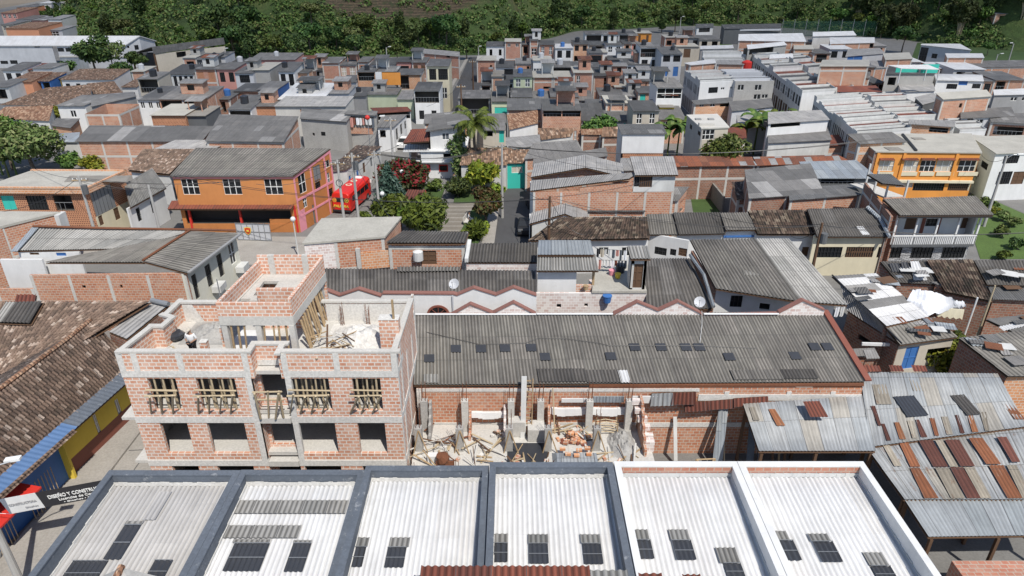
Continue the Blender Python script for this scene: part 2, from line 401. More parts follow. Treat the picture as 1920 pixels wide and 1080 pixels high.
def dup(root,loc,label=None,rotz=None,scale=None,group=None):
 r=root.copy();COL.objects.link(r);r.location=loc
 if rotz is not None:r.rotation_euler=(0,0,rotz)
 if scale is not None:r.scale=(scale,)*3 if isinstance(scale,(int,float))else scale
 if label:r['label']=label
 if group:r['group']=group
 for ch in list(root.children):
  c=ch.copy();COL.objects.link(c);c.parent=r
  for g in list(ch.children):
   d=g.copy();COL.objects.link(d);d.parent=c
 return r
def waves(name,parent,FL,FR,BR,BL,mat,pitch=.23,amp=.04,rows=1,samp=6,under='woodd',tile=False,lift=0.0):
 """a corrugated (or barrel tiled) roof plane with modelled waves running from eave to ridge"""
 FL,FR,BR,BL=[Vector(p)for p in(FL,FR,BR,BL)]
 W=((FR-FL).length+(BR-BL).length)/2;D=((BL-FL).length+(BR-FR).length)/2
 nw=max(2,round(W/pitch));nx=nw*samp
 nor=(FR-FL).cross(BL-FL)
 if nor.length<1e-6:nor=(BR-FL).cross(BL-FL)
 nor.normalize()
 if nor.z<0:nor=-nor
 u=np.linspace(0,1,nx+1)
 if tile:
  nr=max(2,round(D/.36));vs=[];hs=[]
  for r in range(nr):vs+=[r/nr,(r+.995)/nr];hs+=[.045,.0]
  vs=np.array(vs);hs=np.array(hs)
 else:
  vs=[];hs=[]
  for r in range(rows):vs+=[r/rows,(r+.995)/rows];hs+=[.018,.0]
  vs=np.array(vs);hs=np.array(hs)
 U,Vv=np.meshgrid(u,vs)
 fl,fr,br,bl,no=[np.array(p)for p in(FL,FR,BR,BL,nor)]
 pts=(fl[None,None]*((1-U)*(1-Vv))[...,None]+fr*(U*(1-Vv))[...,None]+br*(U*Vv)[...,None]+bl*((1-U)*Vv)[...,None])
 ph=U*nw*2*math.pi
 if tile:
  r2=np.random.RandomState(int(abs(FL.x*91+FL.y*37))%9999)
  h=(np.abs(np.cos(ph/2))**.7)*.095+hs[:,None]
  cell=r2.rand(len(vs),nx+1)*.012;h=h+cell
  sag=r2.rand()*6
  h=h+.05*np.sin(U*5+sag)*np.sin(Vv*3.1)
 else:
  h=amp*np.cos(ph)+hs[:,None]
 pts=pts+no*(h+lift)[...,None]
 nyv=len(vs)
 V=pts.reshape(-1,3)
 idx=np.arange(nyv*(nx+1)).reshape(nyv,nx+1)
 F=np.stack([idx[:-1,:-1],idx[:-1,1:],idx[1:,1:],idx[1:,:-1]],-1).reshape(-1,4)
 o=fastmesh(name,V,F,mat,parent,smooth=not tile)
 me=o.data;uvl=me.uv_layers.new(name='UVMap')
 ou=(FL.x*3.7+FL.y*1.3)%7;ov=(FL.y*2.9)%5
 ww=.885 if not tile else.22
 uu=(U*nw*(.177 if not tile else.22)+round(ou/ww)*ww).reshape(-1);vv=(Vv*D).reshape(-1)
 if tile:vv=(np.floor(np.arange(nyv)/2)[:,None]*.36+np.where(np.arange(nyv)%2,.30,.05)[:,None]+0*U).reshape(-1)
 uvd=np.stack([uu,vv],-1).astype(np.float32)[F.ravel()]
 uvl.data.foreach_set('uv',uvd.ravel())
 if under:
  b=MB();n=8
  g=[[(FL.lerp(FR,i/n)).lerp(BL.lerp(BR,i/n),j/n)-nor*.09 for j in range(n+1)]for i in range(n+1)]
  for i in range(n):
   for j in range(n):
    q=[g[i][j],g[i+1][j],g[i+1][j+1],g[i][j+1]]
    b.face(q);b.face([p-nor*.05 for p in q][::-1])
  e=[g[i][0]for i in range(n+1)]+[g[n][j]for j in range(1,n+1)]+[g[i][n]for i in range(n-1,-1,-1)]+[g[0][j]for j in range(n-1,0,-1)]
  for p,q in zip(e,e[1:]+e[:1]):b.face([p-nor*.05,q-nor*.05,q,p])
  b.build('roof_deck',under,o)
 return o
def slabroof(name,parent,pts,mat,th=.1,under=None):
 b=MB();pts=[Vector(p)for p in pts]
 low=[p-Vector((0,0,th))for p in pts]
 b.prism(low,pts)
 return b.build(name,mat if under is None else[mat,under],parent)
def wallface(b,A,B,z0,za,zb,holes,m=0,reveal=.14):
 """wall from A to B (outside on the right hand when walking A->B is -normal); holes = (u0,u1,z0,z1)"""
 A=Vector((A[0],A[1],0));B=Vector((B[0],B[1],0));d=B-A;Ln=d.length;d=d/Ln
 inn=Vector((-d.y,d.x,0))
 zmin=min(za,zb);zmax_h=max([h[3]for h in holes],default=z0)
 zc=max(zmin,z0+.01)
 H=[(max(.02,u0),min(Ln-.02,u1),max(z0+.0,a),min(zc-.02,c))for u0,u1,a,c in holes]
 H=[h for h in H if h[1]-h[0]>.05 and h[3]-h[2]>.05]
 us=sorted({0,Ln}|{h[0]for h in H}|{h[1]for h in H});zs=sorted({z0,zc}|{h[2]for h in H}|{h[3]for h in H})
 pt=lambda u,z:A+d*u+Vector((0,0,z))
 for i in range(len(us)-1):
  for j in range(len(zs)-1):
   u=(us[i]+us[i+1])/2;z=(zs[j]+zs[j+1])/2
   if any(h[0]<u<h[1]and h[2]<z<h[3]for h in H):continue
   b.face([pt(us[i],zs[j]),pt(us[i+1],zs[j]),pt(us[i+1],zs[j+1]),pt(us[i],zs[j+1])],m)
 if abs(za-zb)>.01:
  b.face([pt(0,zc),pt(Ln,zc),pt(Ln,zb)]if zb>za else[pt(0,zc),pt(Ln,zc),pt(0,za)],m)
 for h in H:
  c=[pt(h[0],h[2]),pt(h[1],h[2]),pt(h[1],h[3]),pt(h[0],h[3])]
  for k in range(4):
   p,q=c[k],c[(k+1)%4]
   b.face([p,q,q+inn*reveal,p+inn*reveal],m)
 return H,pt,inn,d
def fill(parent,kind,h,pt,inn,far):
 """what sits in an opening h: w window, b barred window, s steel shutter, d door, o open terrace, g garage door, c curtained"""
 u0,u1,z0,z1=h;nm={'w':'window','W':'window','b':'window','c':'window','l':'window','s':'shutter','t':'shutter','d':'door','D':'door','g':'garage_door','o':'open_gallery','v':'opening','k':'screen_panel','r':'railing'}[kind]
 b=MB();e=MB()
 def pane(m,off,bb=b):bb.face([pt(u0,z0)+inn*off,pt(u1,z0)+inn*off,pt(u1,z1)+inn*off,pt(u0,z1)+inn*off],m)
 def bars(nu,nz,w,off,m,edge=True,bb=b):
  w3=inn*.03
  for k in range(0 if edge else 1,nu+(1 if edge else 0)):
   u=u0+(u1-u0)*k/nu;a=max(u0,u-w/2);c=min(u1,u+w/2)
   if c-a<1e-3:continue
   bb.obox(pt(a,z0)+inn*off,pt(c,z0)-pt(a,z0),w3,Vector((0,0,z1-z0)),m)
  for k in range(0 if edge else 1,nz+(1 if edge else 0)):
   z=z0+(z1-z0)*k/nz;a=max(z0,z-w/2);c=min(z1,z+w/2)
   bb.obox(pt(u0,a)+inn*(off+.002),pt(u1,a)-pt(u0,a),w3,Vector((0,0,c-a)),m)
 mats=['wframe','glass']
 wd=u1-u0
 if kind in 'wWcl':
  mats={'w':['wframe','glass'],'W':['dark','glass'],'c':['wframe','beige'],'l':['wframe','glassl']}[kind]
  bars(2 if wd<1.6 else 3,1 if z1-z0<1.1 else 2,.09 if far else.065,.05,0)
  pane(1,.09,b if far else e)
 elif kind=='b':
  mats=['dark','glass'];bars(max(3,int(wd/.28)),2,.05,.03,0);pane(1,.1,b if far else e)
 elif kind=='s':
  mats=['steel','dgrey'];pane(0,.06);bars(max(2,int(wd/.5)),1,.05,.03,1)
 elif kind=='t':mats=['teal','teal'];pane(0,.06);bars(max(2,int(wd/.5)),1,.05,.03,1)
 elif kind=='d':mats=['woodd','woodd'];pane(0,.08);bars(2,3,.1,.05,1)
 elif kind=='D':mats=['blue','blue'];pane(0,.08);bars(2,2,.1,.05,1)
 elif kind=='g':mats=['woodd','dark'];pane(1,.1);bars(max(4,int(wd/.2)),2,.09,.05,0)
 elif kind=='k':mats=['calado','calado'];pane(0,.05)
 elif kind in 'ov':
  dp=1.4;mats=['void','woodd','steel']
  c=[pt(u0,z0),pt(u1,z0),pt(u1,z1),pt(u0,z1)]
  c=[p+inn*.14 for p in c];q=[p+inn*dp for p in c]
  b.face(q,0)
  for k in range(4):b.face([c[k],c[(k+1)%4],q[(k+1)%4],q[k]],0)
  if kind=='o' and wd>1:
   z=z0+min(.9,(z1-z0)*.55)
   b.obox(pt(u0,z-.05)+inn*.05,pt(u1,z)-pt(u0,z),inn*.04,Vector((0,0,.05)),2)
   for k in range(1,int(wd/.45)):
    b.obox(pt(u0+k*.45,z0)+inn*.055,pt(.03,0)-pt(0,0),inn*.03,Vector((0,0,z-z0)),2)
 elif kind=='r':mats=['steel','steel'];bars(max(3,int(wd/.2)),1,.04,.03,0)
 o=b.build(nm,mats,parent)
 if e.f:e.build('pane',mats,o)
 return o
NHOUSE=[0]
def build_house(name,label,cat,C,wall,roof,front=(),right=(),left=(),back=(),base=0.0,ov=(.25,.12),th=.07,frame=None,group=None,wav=None,rows=2,side=None,roofmat_name='roof',parapet=None,tile=False,roofname='roof',band=None,pthick=.18):
 """C = roof corners FL,FR,BR,BL in world space (eave level). walls stand inside the overhang.
    openings: (u0,u1,z0,z1,kind) in metres from the left end seen from outside, absolute heights"""
 FL,FR,BR,BL=[Vector(p)for p in C]
 cen=(FL+FR+BR+BL)/4
 root=thing(name,label,cat,Vector((cen.x,cen.y,base)),group)
 NHOUSE[0]+=1
 far=cen.y>85
 def inset(p,a,b2,oa,ob):
  return p+(a-p).normalized()*oa+(b2-p).normalized()*ob
 f,sd=ov
 w=[inset(FL,FR,BL,sd,f),inset(FR,FL,BR,sd,f),inset(BR,BL,FR,sd,f),inset(BL,BR,FL,sd,f)]
 for p in w:p.z-=th+.01
 b=MB();fills=[]
 sides=[(0,1,front),(1,2,right),(2,3,back),(3,0,left)]
 smat=side or wall
 for i,j,hs in sides:
  a,c=w[i],w[j]
  H,pt,inn,d=wallface(b,a,c,base,a.z,c.z,[h[:4]for h in hs],0 if i in(0,2)else 1)
  for h in hs:
   Ln=(Vector((c.x,c.y,0))-Vector((a.x,a.y,0))).length
   zc=min(a.z,c.z)
   hh=(max(.02,h[0]),min(Ln-.02,h[1]),max(base,h[2]),min(zc-.02,h[3]))
   if hh[1]-hh[0]>.05 and hh[3]-hh[2]>.05:fills.append((h[4],hh,pt,inn))
 wo=b.build('wall',[wall,smat],root)
 for k,h,pt,inn in fills:fill(root,k,h,pt,inn,far)
 if frame is None:frame=isinstance(wall,str)and wall.startswith('brick')
 if frame:
  fb=MB()
  hsets={0:front,1:right,3:left}
  for i,j in((0,1),(1,2),(3,0)):
   if i==1 and cen.x>0 and not right and far:continue
   if i==3 and cen.x<0 and not left and far:continue
   a,c=w[i].copy(),w[j].copy();zt=min(a.z,c.z);A=Vector((a.x,a.y,0));Bq=Vector((c.x,c.y,0))
   d=(Bq-A);Ln=d.length;d/=Ln;out=Vector((d.y,-d.x,0))
   hs=hsets[i]
   nu=max(1,round(Ln/3.2))
   for k in range(nu+1):
    u=.0 if k==0 else(Ln-.24 if k==nu else Ln*k/nu-.12)
    if any(h[0]<u+.24 and h[1]>u for h in hs):continue
    fb.obox(A+d*u+Vector((0,0,base)),d*.24,out*.022,Vector((0,0,zt-base)))
   z=base+2.55
   while z<zt+.3:
    zz=min(z,zt-.02)
    if not any(h[2]<zz and h[3]>zz-.26 for h in hs):
     fb.obox(A+Vector((0,0,zz-.26))+d*.0,d*Ln,out*.018,Vector((0,0,.26)))
    z+=2.7
  if fb.f:fb.build('concrete_frame','clight',root)
 if roof is None:pass
 elif parapet is not None:
  zt=parapet;pb=MB();t=pthick;e=[FL.copy(),FR.copy(),BR.copy(),BL.copy()]
  top=[p+Vector((0,0,0))for p in e]
  inner=[inset(e[0],e[1],e[3],t,t),inset(e[1],e[0],e[2],t,t),inset(e[2],e[3],e[1],t,t),inset(e[3],e[2],e[0],t,t)]
  dz=Vector((0,0,parapet))
  for k in range(4):
   l=(k+1)%4
   pb.face([top[k]+dz,top[l]+dz,inner[l]+dz,inner[k]+dz])
   pb.face([e[k]-Vector((0,0,.1)),e[l]-Vector((0,0,.1)),top[l]+dz,top[k]+dz])
   pb.face([inner[l]-Vector((0,0,.1)),inner[k]-Vector((0,0,.1)),inner[k]+dz,inner[l]+dz])
  pb.build('parapet',smat if isinstance(parapet,float)else wall,root)
  slabroof('roof',root,[p-Vector((0,0,.02))for p in inner],roof,.06)
 elif wav:
  waves(roofname,root,FL,FR,BR,BL,roof,tile=tile,rows=rows,pitch=.22 if tile else.23)
 else:
  rb=MB();q=[FL,FR,BR,BL]
  n=(FR-FL).cross(BL-FL).normalized()
  rb.prism([p-Vector((0,0,th))for p in q],q)
  rb.build(roofname,roof,root)
 return root
def frontcorners(x0,x1,ye,z,d,rise,yaw):
 """eave from pixel column x0 to x1 at row ye (taken at x0) and height z; d metres deep"""
 A=P(x0,ye,z);dr=Vector((math.cos(yaw),-math.sin(yaw),0));dp=Vector((math.sin(yaw),math.cos(yaw),0))
 u=(x1-960)/FPX
 t=(u*(A.y*_c+(CAM_H-z)*_s)-A.x)/(dr.x-u*dr.y*_c)
 B=A+dr*t
 bk=dp*d+Vector((0,0,rise))
 return[A,B,B+bk,A+bk],t
def W(n,k='w',t=.5,b=1.7,f=.55,L0=0.0,L1=1.0):
 """n openings spread over the facade: fraction f of the width, from t to b metres below the eave"""
 s=(L1-L0)/n;out=[]
 for i in range(n):
  c=L0+s*(i+.5);out.append((c-s*f/2,c+s*f/2,t,b,k))
 return out
def h(x0,x1,ye,z,d,rise,wall,roof,label,wf=(),wr=(),wl=(),yaw=0.0,name=None,cat='house',base=0.0,ov=(.3,.08),parapet=None,side=None,group=None,frame=None,th=.07):
 C,t=frontcorners(x0,x1,ye,z,d,rise,yaw)
 wid=max(.5,t-2*ov[1]);dd=d-2*ov[0]
 fr=[(a*wid,c*wid,z-q,z-p,k)for a,c,p,q,k in wf]
 rr=[(a*dd,c*dd,z-q,z-p,k)for a,c,p,q,k in wr]
 ll=[((1-c)*dd,(1-a)*dd,z-q,z-p,k)for a,c,p,q,k in wl]
 nm=name or{'brick':'brick_house','white':'white_house','cgrey':'concrete_house'}.get(wall,('brick_house' if wall.startswith('brick')else 'plastered_house'))
 return build_house(nm,label,cat,C,wall,roof,fr,rr,ll,base=base,ov=ov,parapet=parapet,side=side,group=group,frame=frame,th=th)
def hq(px,zf,zb,wall,roof,label,front=(),right=(),left=(),name=None,cat='house',**k):
 """house from the four roof corners FL,FR,BR,BL seen at px; openings as pixel rects on the wall (x0,y0,x1,y1,kind)"""
 z4=(zf,zf,zb,zb)if not isinstance(zf,(tuple,list))else zf
 C=[P(p[0],p[1],z)for p,z in zip(px,z4)]
 FL,FR,BR,BL=C
 ov=k.get('ov',(.25,.12))
 def conv(lst,a,c,oa):
  d=(c-a);d.z=0;d.normalize();n=Vector((d.y,-d.x,0));A=a-n*oa;out=[]
  B=A+d
  sidein=ov[1]if oa==ov[0]else ov[0]
  for r in lst:
   p=PW(r[0],r[1],A,B);q=PW(r[2],r[3],A,B)
   if r[4]=='_':continue
   u0=(p-A).dot(d)-sidein;u1=(q-A).dot(d)-sidein
   out.append((min(u0,u1),max(u0,u1),min(p.z,q.z),max(p.z,q.z),r[4]))
  return out
 fr=conv(front,FL,FR,ov[0]);rr=conv(right,FR,BR,ov[1]);ll=conv(left,BL,FL,ov[1])
 nm=name or('brick_house' if wall.startswith('brick')else 'white_house' if wall.startswith('white')else 'plastered_house')
 k.pop('z',None)
 return build_house(nm,label,cat,C,wall,roof,fr,rr,ll,**k)
# ============================== SETTING
def sheet(name,pts,mat,z=0.0,kind=True):
 b=MB();b.face([Vector((p[0],p[1],z))for p in pts]);o=b.build(name,mat)
 return struct(o)
HB=[(-260,520),(-205,430),(-172,262),(-150,238),(-118,205),(-85,189),(-60,184),(-8,192),(8,226),(25,252),(70,268),(95,262),(118,232),(132,204),(150,190),(260,170)]
def hbase(x):
 if x<=HB[0][0]:return HB[0][1]
 for(x0,y0),(x1,y1)in zip(HB[:-1],HB[1:]):
  if x<=x1:
   t=(x-x0)/(x1-x0);t=t*t*(3-2*t);return y0+(y1-y0)*t
 return HB[-1][1]
def hillz(x,y):
 d=y-hbase(x)
 if d<=0:return max(-.3,d*.02)
 n=mnoise.noise(Vector((x*.02,y*.02,1)))*5+mnoise.noise(Vector((x*.07,y*.07,3)))*1.6
 return min(d*.5,.45*d+8)*min(1,.35+d/40)+n*min(1,d/25)
sheet('ground',[(-700,-60),(700,-60),(700,900),(-700,900)],'earth',-.35)
sheet('town_floor',[(-150,0),(150,0),(190,300),(-260,420)],'street',-.01)
def hillmat():
 m,nt,b=newmat('hill soil and brush')
 p=wpos(nt)
 a=noise(nt,p,.05,6,.65);f=noise(nt,p,.9,6,.75)
 c=ramp(nt,a,[(.3,(.030,.052,.014)),(.5,(.050,.085,.02)),(.62,(.075,.10,.028)),(.75,(.11,.10,.045))])
 c=mix(nt,.7,c,ramp(nt,f,[(.3,.35),(.7,1.35)]),'MULTIPLY')
 sx=N(nt,'ShaderNodeSeparateXYZ');L(nt,p,sx.inputs[0])
 dx=mth(nt,'DIVIDE',mth(nt,'ADD',sx.outputs[0],31.0),27.0);dz=mth(nt,'DIVIDE',mth(nt,'ADD',sx.outputs[2],-13.5),7.0)
 r2=mth(nt,'ADD',mth(nt,'MULTIPLY',dx,dx),mth(nt,'MULTIPLY',dz,dz))
 r2=mth(nt,'ADD',r2,mth(nt,'MULTIPLY',mth(nt,'ADD',a,-.5),2.0))
 k=ramp(nt,r2,[(.65,1.0),(1.0,0.0)])
 fur=mth(nt,'SINE',mth(nt,'ADD',mth(nt,'MULTIPLY',sx.outputs[2],9.0),mth(nt,'MULTIPLY',noise(nt,p,.25,4),9.0)))
 soil=mix(nt,ramp(nt,fur,[(.0,0.0),(.6,1.0)]),(.070,.052,.032),(.115,.085,.05))
 soil=mix(nt,.8,soil,ramp(nt,noise(nt,p,1.6,6,.75),[(.3,.35),(.7,1.3)]),'MULTIPLY')
 soil=mix(nt,ramp(nt,noise(nt,p,.6,5,.7),[(.5,0.0),(.6,.8)]),soil,(.03,.042,.014))
 c=mix(nt,k,c,soil)
 L(nt,c,b.inputs['Base Color']);b.inputs['Roughness'].default_value=1
 bump(nt,b,f,.8,.5)
 return m
M['hill']=hillmat()
def build_hill():
 xs=np.arange(-300,330,3.0);ks=np.concatenate([np.arange(0,60,2.0),np.arange(60,260,8.0)])
 V=[];
 for x in xs:
  yb=hbase(x)
  for k in ks:V.append((x,yb+k-2,hillz(x,yb+k-2)))
 V=np.array(V);nx,ny=len(xs),len(ks)
 idx=np.arange(nx*ny).reshape(nx,ny)
 F=np.stack([idx[:-1,:-1],idx[1:,:-1],idx[1:,1:],idx[:-1,1:]],-1).reshape(-1,4)
 return struct(fastmesh('hillside',V,F,'hill',smooth=True))
build_hill()
def px(*pts,z=0.0):return[P(x,y,z)for x,y in pts]
sheet('street',[(-22.0,0),(-16.6,0),(-18.6,27),(-18.9,36),(-22.3,36),(-22.0,20)],'paving',.004)
def walk(name,pts,mat='paving',hgt=.14):
 b=MB();q=[Vector((p[0],p[1],-.02))for p in pts]
 b.prism(q,[p+Vector((0,0,hgt+.02))for p in q]);return struct(b.build(name,mat))
walk('pavement',[(-24.3,2),(-22.15,2),(-22.2,36),(-24.1,36)])
b_=MB();
for yy in(19.5,23.2,27.4,31.0):b_.face([Vector((-22.1,yy,.010)),Vector((-18.0,yy+.3,.010)),Vector((-18.0,yy+.36,.010)),Vector((-22.1,yy+.06,.010))])
b_.face([Vector((-20.9,5,.010)),Vector((-20.85,5,.010)),Vector((-21.0,36,.010)),Vector((-21.05,36,.010))])
struct(b_.build('street_joints','asphalt'))
sheet('bus_street',[(-21.6,52),(-13.0,52),(-14.0,80),(-15.6,104),(-22.0,104),(-20.0,80)],'street',.004)
sheet('cross_street',[(-46,57.2),(-13,56.5),(-13,63.4),(-46,63.8)],'paving',.008)
sheet('front_street',[(-13,47.5),(70,47.0),(70,54.0),(1.6,54.5),(1.4,62),(-13,61.4)],'street',.004)
sheet('park_street',[(-2.4,50),(1.7,50),(2.6,90),(-.6,92),(-1.3,84)],'asphalt',.008)
sheet('far_street',[(-12.9,110),(-7.0,110),(-6.6,150),(-6.4,188),(-11.2,188),(-11.6,150)],'asphalt',.004)
walk('pavement',[(-13.6,112),(-12.95,112),(-11.25,186),(-12.0,186)])
sheet('terrace_street',[(26,82),(34,82),(36,150),(31,150)],'street',.004)
sheet('terrace_street',[(48,84),(55,84),(72,150),(62,150)],'asphalt',.004)
sheet('park_plaza',[(-13.6,62.2),(-3.2,62.2),(-1.3,84),(-14.6,84)],'street',.012)
walk('park_pavement',[(-3.2,56),(-1.9,56),(-1.05,84),(-1.9,84)],'paving',.15)
def terraces():
 b=MB();x0,x1=-13.2,-4.2
 for k in range(9):
  y=62.6+k*1.15
  b.box(x0,x1+.1*k,y,y+1.15,-.02,.06+.02*k,0)
  b.box(x0,x1+.1*k,y-.03,y+.13,.06+.02*k-.05,.06+.02*k+.012,1)
 return struct(b.build('park_steps',['beige','paving']))
M['beige_pave']=plain('worn brown paving',(.22,.195,.16),.95,.4,.1,fine=.3)
terr=terraces();terr.data.materials[0]=M['beige_pave']
for nm,pts in(('lawn',[(-10.9,73.5),(-8.2,73.5),(-8.0,79.8),(-11.2,79.8)]),('lawn',[(-6.6,73.3),(-2.2,73.3),(-2.0,80),(-6.6,80)]),('lawn',[(-5.6,61.2),(-3.3,61.2),(-2.2,73),(-4.2,73)]),('lawn',[(-4.5,57.0),(-3.3,57.0),(-3.25,60.0),(-4.3,60.0)])):
 walk(nm,pts,'grass',.2)
sheet('lawn',px((1838,486),(1960,486),(2000,440),(2000,402),(1922,402),(1868,378),(1832,362),(1800,372)),'grassl',.02)
sheet('road',px((1780,372),(1838,364),(1872,378),(1925,402),(2060,402),(2060,340),(1900,300),(1850,292),(1800,320)),'street',.006)
sheet('road_patch',px((1862,345),(1872,345),(1935,378),(1960,376),(1960,350),(1900,330)),'asphalt',.012)
sheet('yard_grass',px((1292,352),(1318,352),(1352,398),(1300,400)),'grass',.01)
sheet('court_lawn',px((1335,100),(1350,72),(1366,70),(1376,92)),'grassl',.006)
sheet('lawn',px((1690,160),(1960,160),(1960,80),(1720,80)),'grass',.004)
def cloud(name,x0,x1,y0,y1,z,tr,seed):
 c=Vector(((x0+x1)/2,(y0+y1)/2,0))+SUN_DIR*(z/SUN_DIR.z);rx,ry=(x1-x0)/2,(y1-y0)/2
 m,nt,b=newmat(name+' vapour');t=N(nt,'ShaderNodeBsdfTransparent');d=N(nt,'ShaderNodeBsdfDiffuse');d.inputs[0].default_value=(.9,.9,.92,1);mx=N(nt,'ShaderNodeMixShader');mx.inputs[0].default_value=1-tr
 L(nt,t.outputs[0],mx.inputs[1]);L(nt,d.outputs[0],mx.inputs[2]);L(nt,mx.outputs[0],nt.nodes['Material Output'].inputs[0]);M[name]=m
 V=[];nu,nv=64,20
 for i in range(nv+1):
  th=math.pi*i/nv
  for k in range(nu):
   ph=2*math.pi*k/nu;e=Vector((math.sin(th)*math.cos(ph),math.sin(th)*math.sin(ph),math.cos(th)));q=1+.16*mnoise.noise(e*2.2+Vector((seed,0,0)))+.07*mnoise.noise(e*6+Vector((0,seed,0)))
   sg=lambda v:math.copysign(abs(v)**.7,v);V.append((c.x+rx*sg(e.x)*q,c.y+ry*sg(e.y)*q,c.z+32*e.z*q))
 idx=np.arange((nv+1)*nu).reshape(nv+1,nu);F=np.stack([idx[:-1],idx[1:],np.roll(idx[1:],-1,1),np.roll(idx[:-1],-1,1)],-1).reshape(-1,4)
 return struct(fastmesh('cloud',np.array(V),F,name,smooth=True))
cloud('thin cloud',-260,230,122,420,420,.82,3)
cloud('denser cloud',-240,260,190,460,520,.9,9)
# ============================== ROW HOUSES IN THE FOREGROUND
def row_roof(name,label,x0,x1,zt,mat,wavem,sky,first=False,back=21.45,front=12.6,zr0=None,zrise=.35,wallt=.235,drop=.55,inner=None):
 """parapet walled roof of one row house; sky = list of dark translucent sheets (px quads TL,BR)"""
 root=thing(name,label,'house',Vector(((x0+x1)/2,(front+back)/2,0)),'row houses with parapet roofs')
 b=MB();b.box(x0+.05,x1-.05,front+.05,back-.05,-.1,zt-drop-.5)
 b.build('wall','whited' if mat!='slate' else 'slate',root)
 pb=MB()
 t=wallt;z0=zt-drop-.55
 def seg(xa,xb,ya,yb):pb.box(xa,xb,ya,yb,z0,zt-.06)
 seg(x0,x1,back-t,back);seg(x0,x0+t,front,back-t);seg(x1-t,x1,front,back-t)
 pb.build('parapet',[mat],root)
 cb=MB();e=.025
 cb.box(x0-.0,x1+.0,back-t-e,back+e,zt-.06,zt)
 cb.box(x0,x0+t+e,front,back-t-e,zt-.06,zt);cb.box(x1-t-e,x1,front,back-t-e,zt-.06,zt)
 cb.build('coping',mat if mat=='slate' else 'white',root)
 if inner:
  ib=MB();ib.box(x0+t,x1-t,back-t-.03,back-t,zt-.34,zt-.075);ib.build('brick_course',inner,root)
 sb=MB();zb=zt-drop
 n=26
 for k in range(n):
  xa=x0+t+(x1-x0-2*t)*k/n;xb=x0+t+(x1-x0-2*t)*(k+1)/n;hh=.10+.05*rng.random()
  sb.box(xa,xb,back-t-.05-.02*rng.random(),back-t-.032,zb-.02,zb+hh+.05)
 for k in range(20):
  ya=front+(back-t-front)*k/20;yb2=front+(back-t-front)*(k+1)/20;hh=.06+.05*rng.random()
  sb.box(x0+t,x0+t+.02+.02*rng.random(),ya,yb2,zb-.35,zb-(1-k/20)*zrise+hh+.04);sb.box(x1-t-.02-.02*rng.random(),x1-t,ya,yb2,zb-.35,zb-(1-k/20)*zrise+hh+.04)
 sb.build('flashing','mortar' if mat=='slate' else 'whited',root)
 q=[Vector((x0+t-.01,front,zb-zrise)),Vector((x1-t+.01,front,zb-zrise)),Vector((x1-t+.01,back-t-.06,zb)),Vector((x0+t-.01,back-t-.06,zb))]
 waves('roof',root,*q,wavem,rows=4,samp=8,amp=.03,pitch=.19,under='clight')
 A,B,C=q[0],q[1],q[2]
 nrm=(B-A).cross(C-A).normalized()
 for kind,tl,br in sky:
  p=PPL(tl[0],tl[1],A,B,C);r=PPL(br[0],br[1],A,B,C)
  w=max(.5,(PPL(tl[2]if len(tl)>2 else tl[0]+34,tl[1],A,B,C)-p).x)if len(tl)>2 else.9
  ya,yb2=max(front,r.y),p.y
  zz=lambda y:zb-zrise+(y-front)/(back-t-.06-front)*zrise
  c=[Vector((p.x,ya,zz(ya))),Vector((p.x+w,ya,zz(ya))),Vector((p.x+w,yb2,zz(yb2))),Vector((p.x,yb2,zz(yb2)))]
  c=[v+nrm*.075 for v in c]
  if kind=='d':
   o=waves('skylight',root,*c,'skyl',samp=8,amp=.02,pitch=.19,under=None)
   for f in(.0,.52):g=MB();g.obox(c[0].lerp(c[3],.96-f)+nrm*.05,c[1]-c[0],(c[3]-c[0])*.02,nrm*.02);g.build('batten','steel',o)
  else:
   waves('grey_sheet',root,*c,'g_fibrol' if kind=='g' else 'g_offwhite',samp=8,amp=.02,pitch=.19,under=None)
 return root
row_roof('row_house','slate blue parapet house at the street corner, greyish sheets, first of the row',-16.35,-11.0,7.0,'slate','g_offwhite',[('d',(236,986,267),(0,1052)),('d',(139,1054,205),(0,1100)),('d',(292,1053,326),(0,1095)),('w',(300,924,316),(0,978)),('g',(240,979,272),(0,986))])
row_roof('row_house','slate blue parapet roof house with two long grey bands and two wide skylights',-10.98,-5.95,7.02,'slate','g_white',[('d',(441,1021,507),(0,1074)),('d',(551,1021,585),(0,1075)),('g',(437,940,655),(0,966)),('g',(430,987,566),(0,1012)),('g',(440,1013,508),(0,1021)),('g',(552,1015,586),(0,1021))])
row_roof('row_house','slate blue parapet house with two small skylights and plain white sheets',-5.9,-.93,7.24,'slate','g_white',[('d',(661,1028,688),(0,1066)),('d',(728,1029,763),(0,1067)),('g',(664,1010,694),(0,1028)),('g',(733,1010,770),(0,1029))])
row_roof('row_house','slate blue parapet roof house with three skylights in one line, beside the white parapet',-.9,4.06,7.42,'slate','g_white',[('d',(922,1021,952),(0,1057)),('d',(991,1022,1027),(0,1060)),('d',(1091,1022,1126),(0,1061)),('g',(922,1003,952),(0,1021)),('g',(990,1004,1027),(0,1022)),('g',(1087,1004,1124),(0,1022))])
row_roof('row_house','white parapet roof house with brick course, touching the slate blue parapets',4.10,9.05,7.46,'white','g_white',[('d',(1191,1015,1219),(0,1051)),('d',(1259,1016,1295),(0,1053)),('d',(1355,1059,1388),(0,1090)),('g',(1186,995,1213),(0,1015)),('g',(1252,995,1288),(0,1016)),('g',(1340,1029,1377),(0,1059))],inner='brickp')
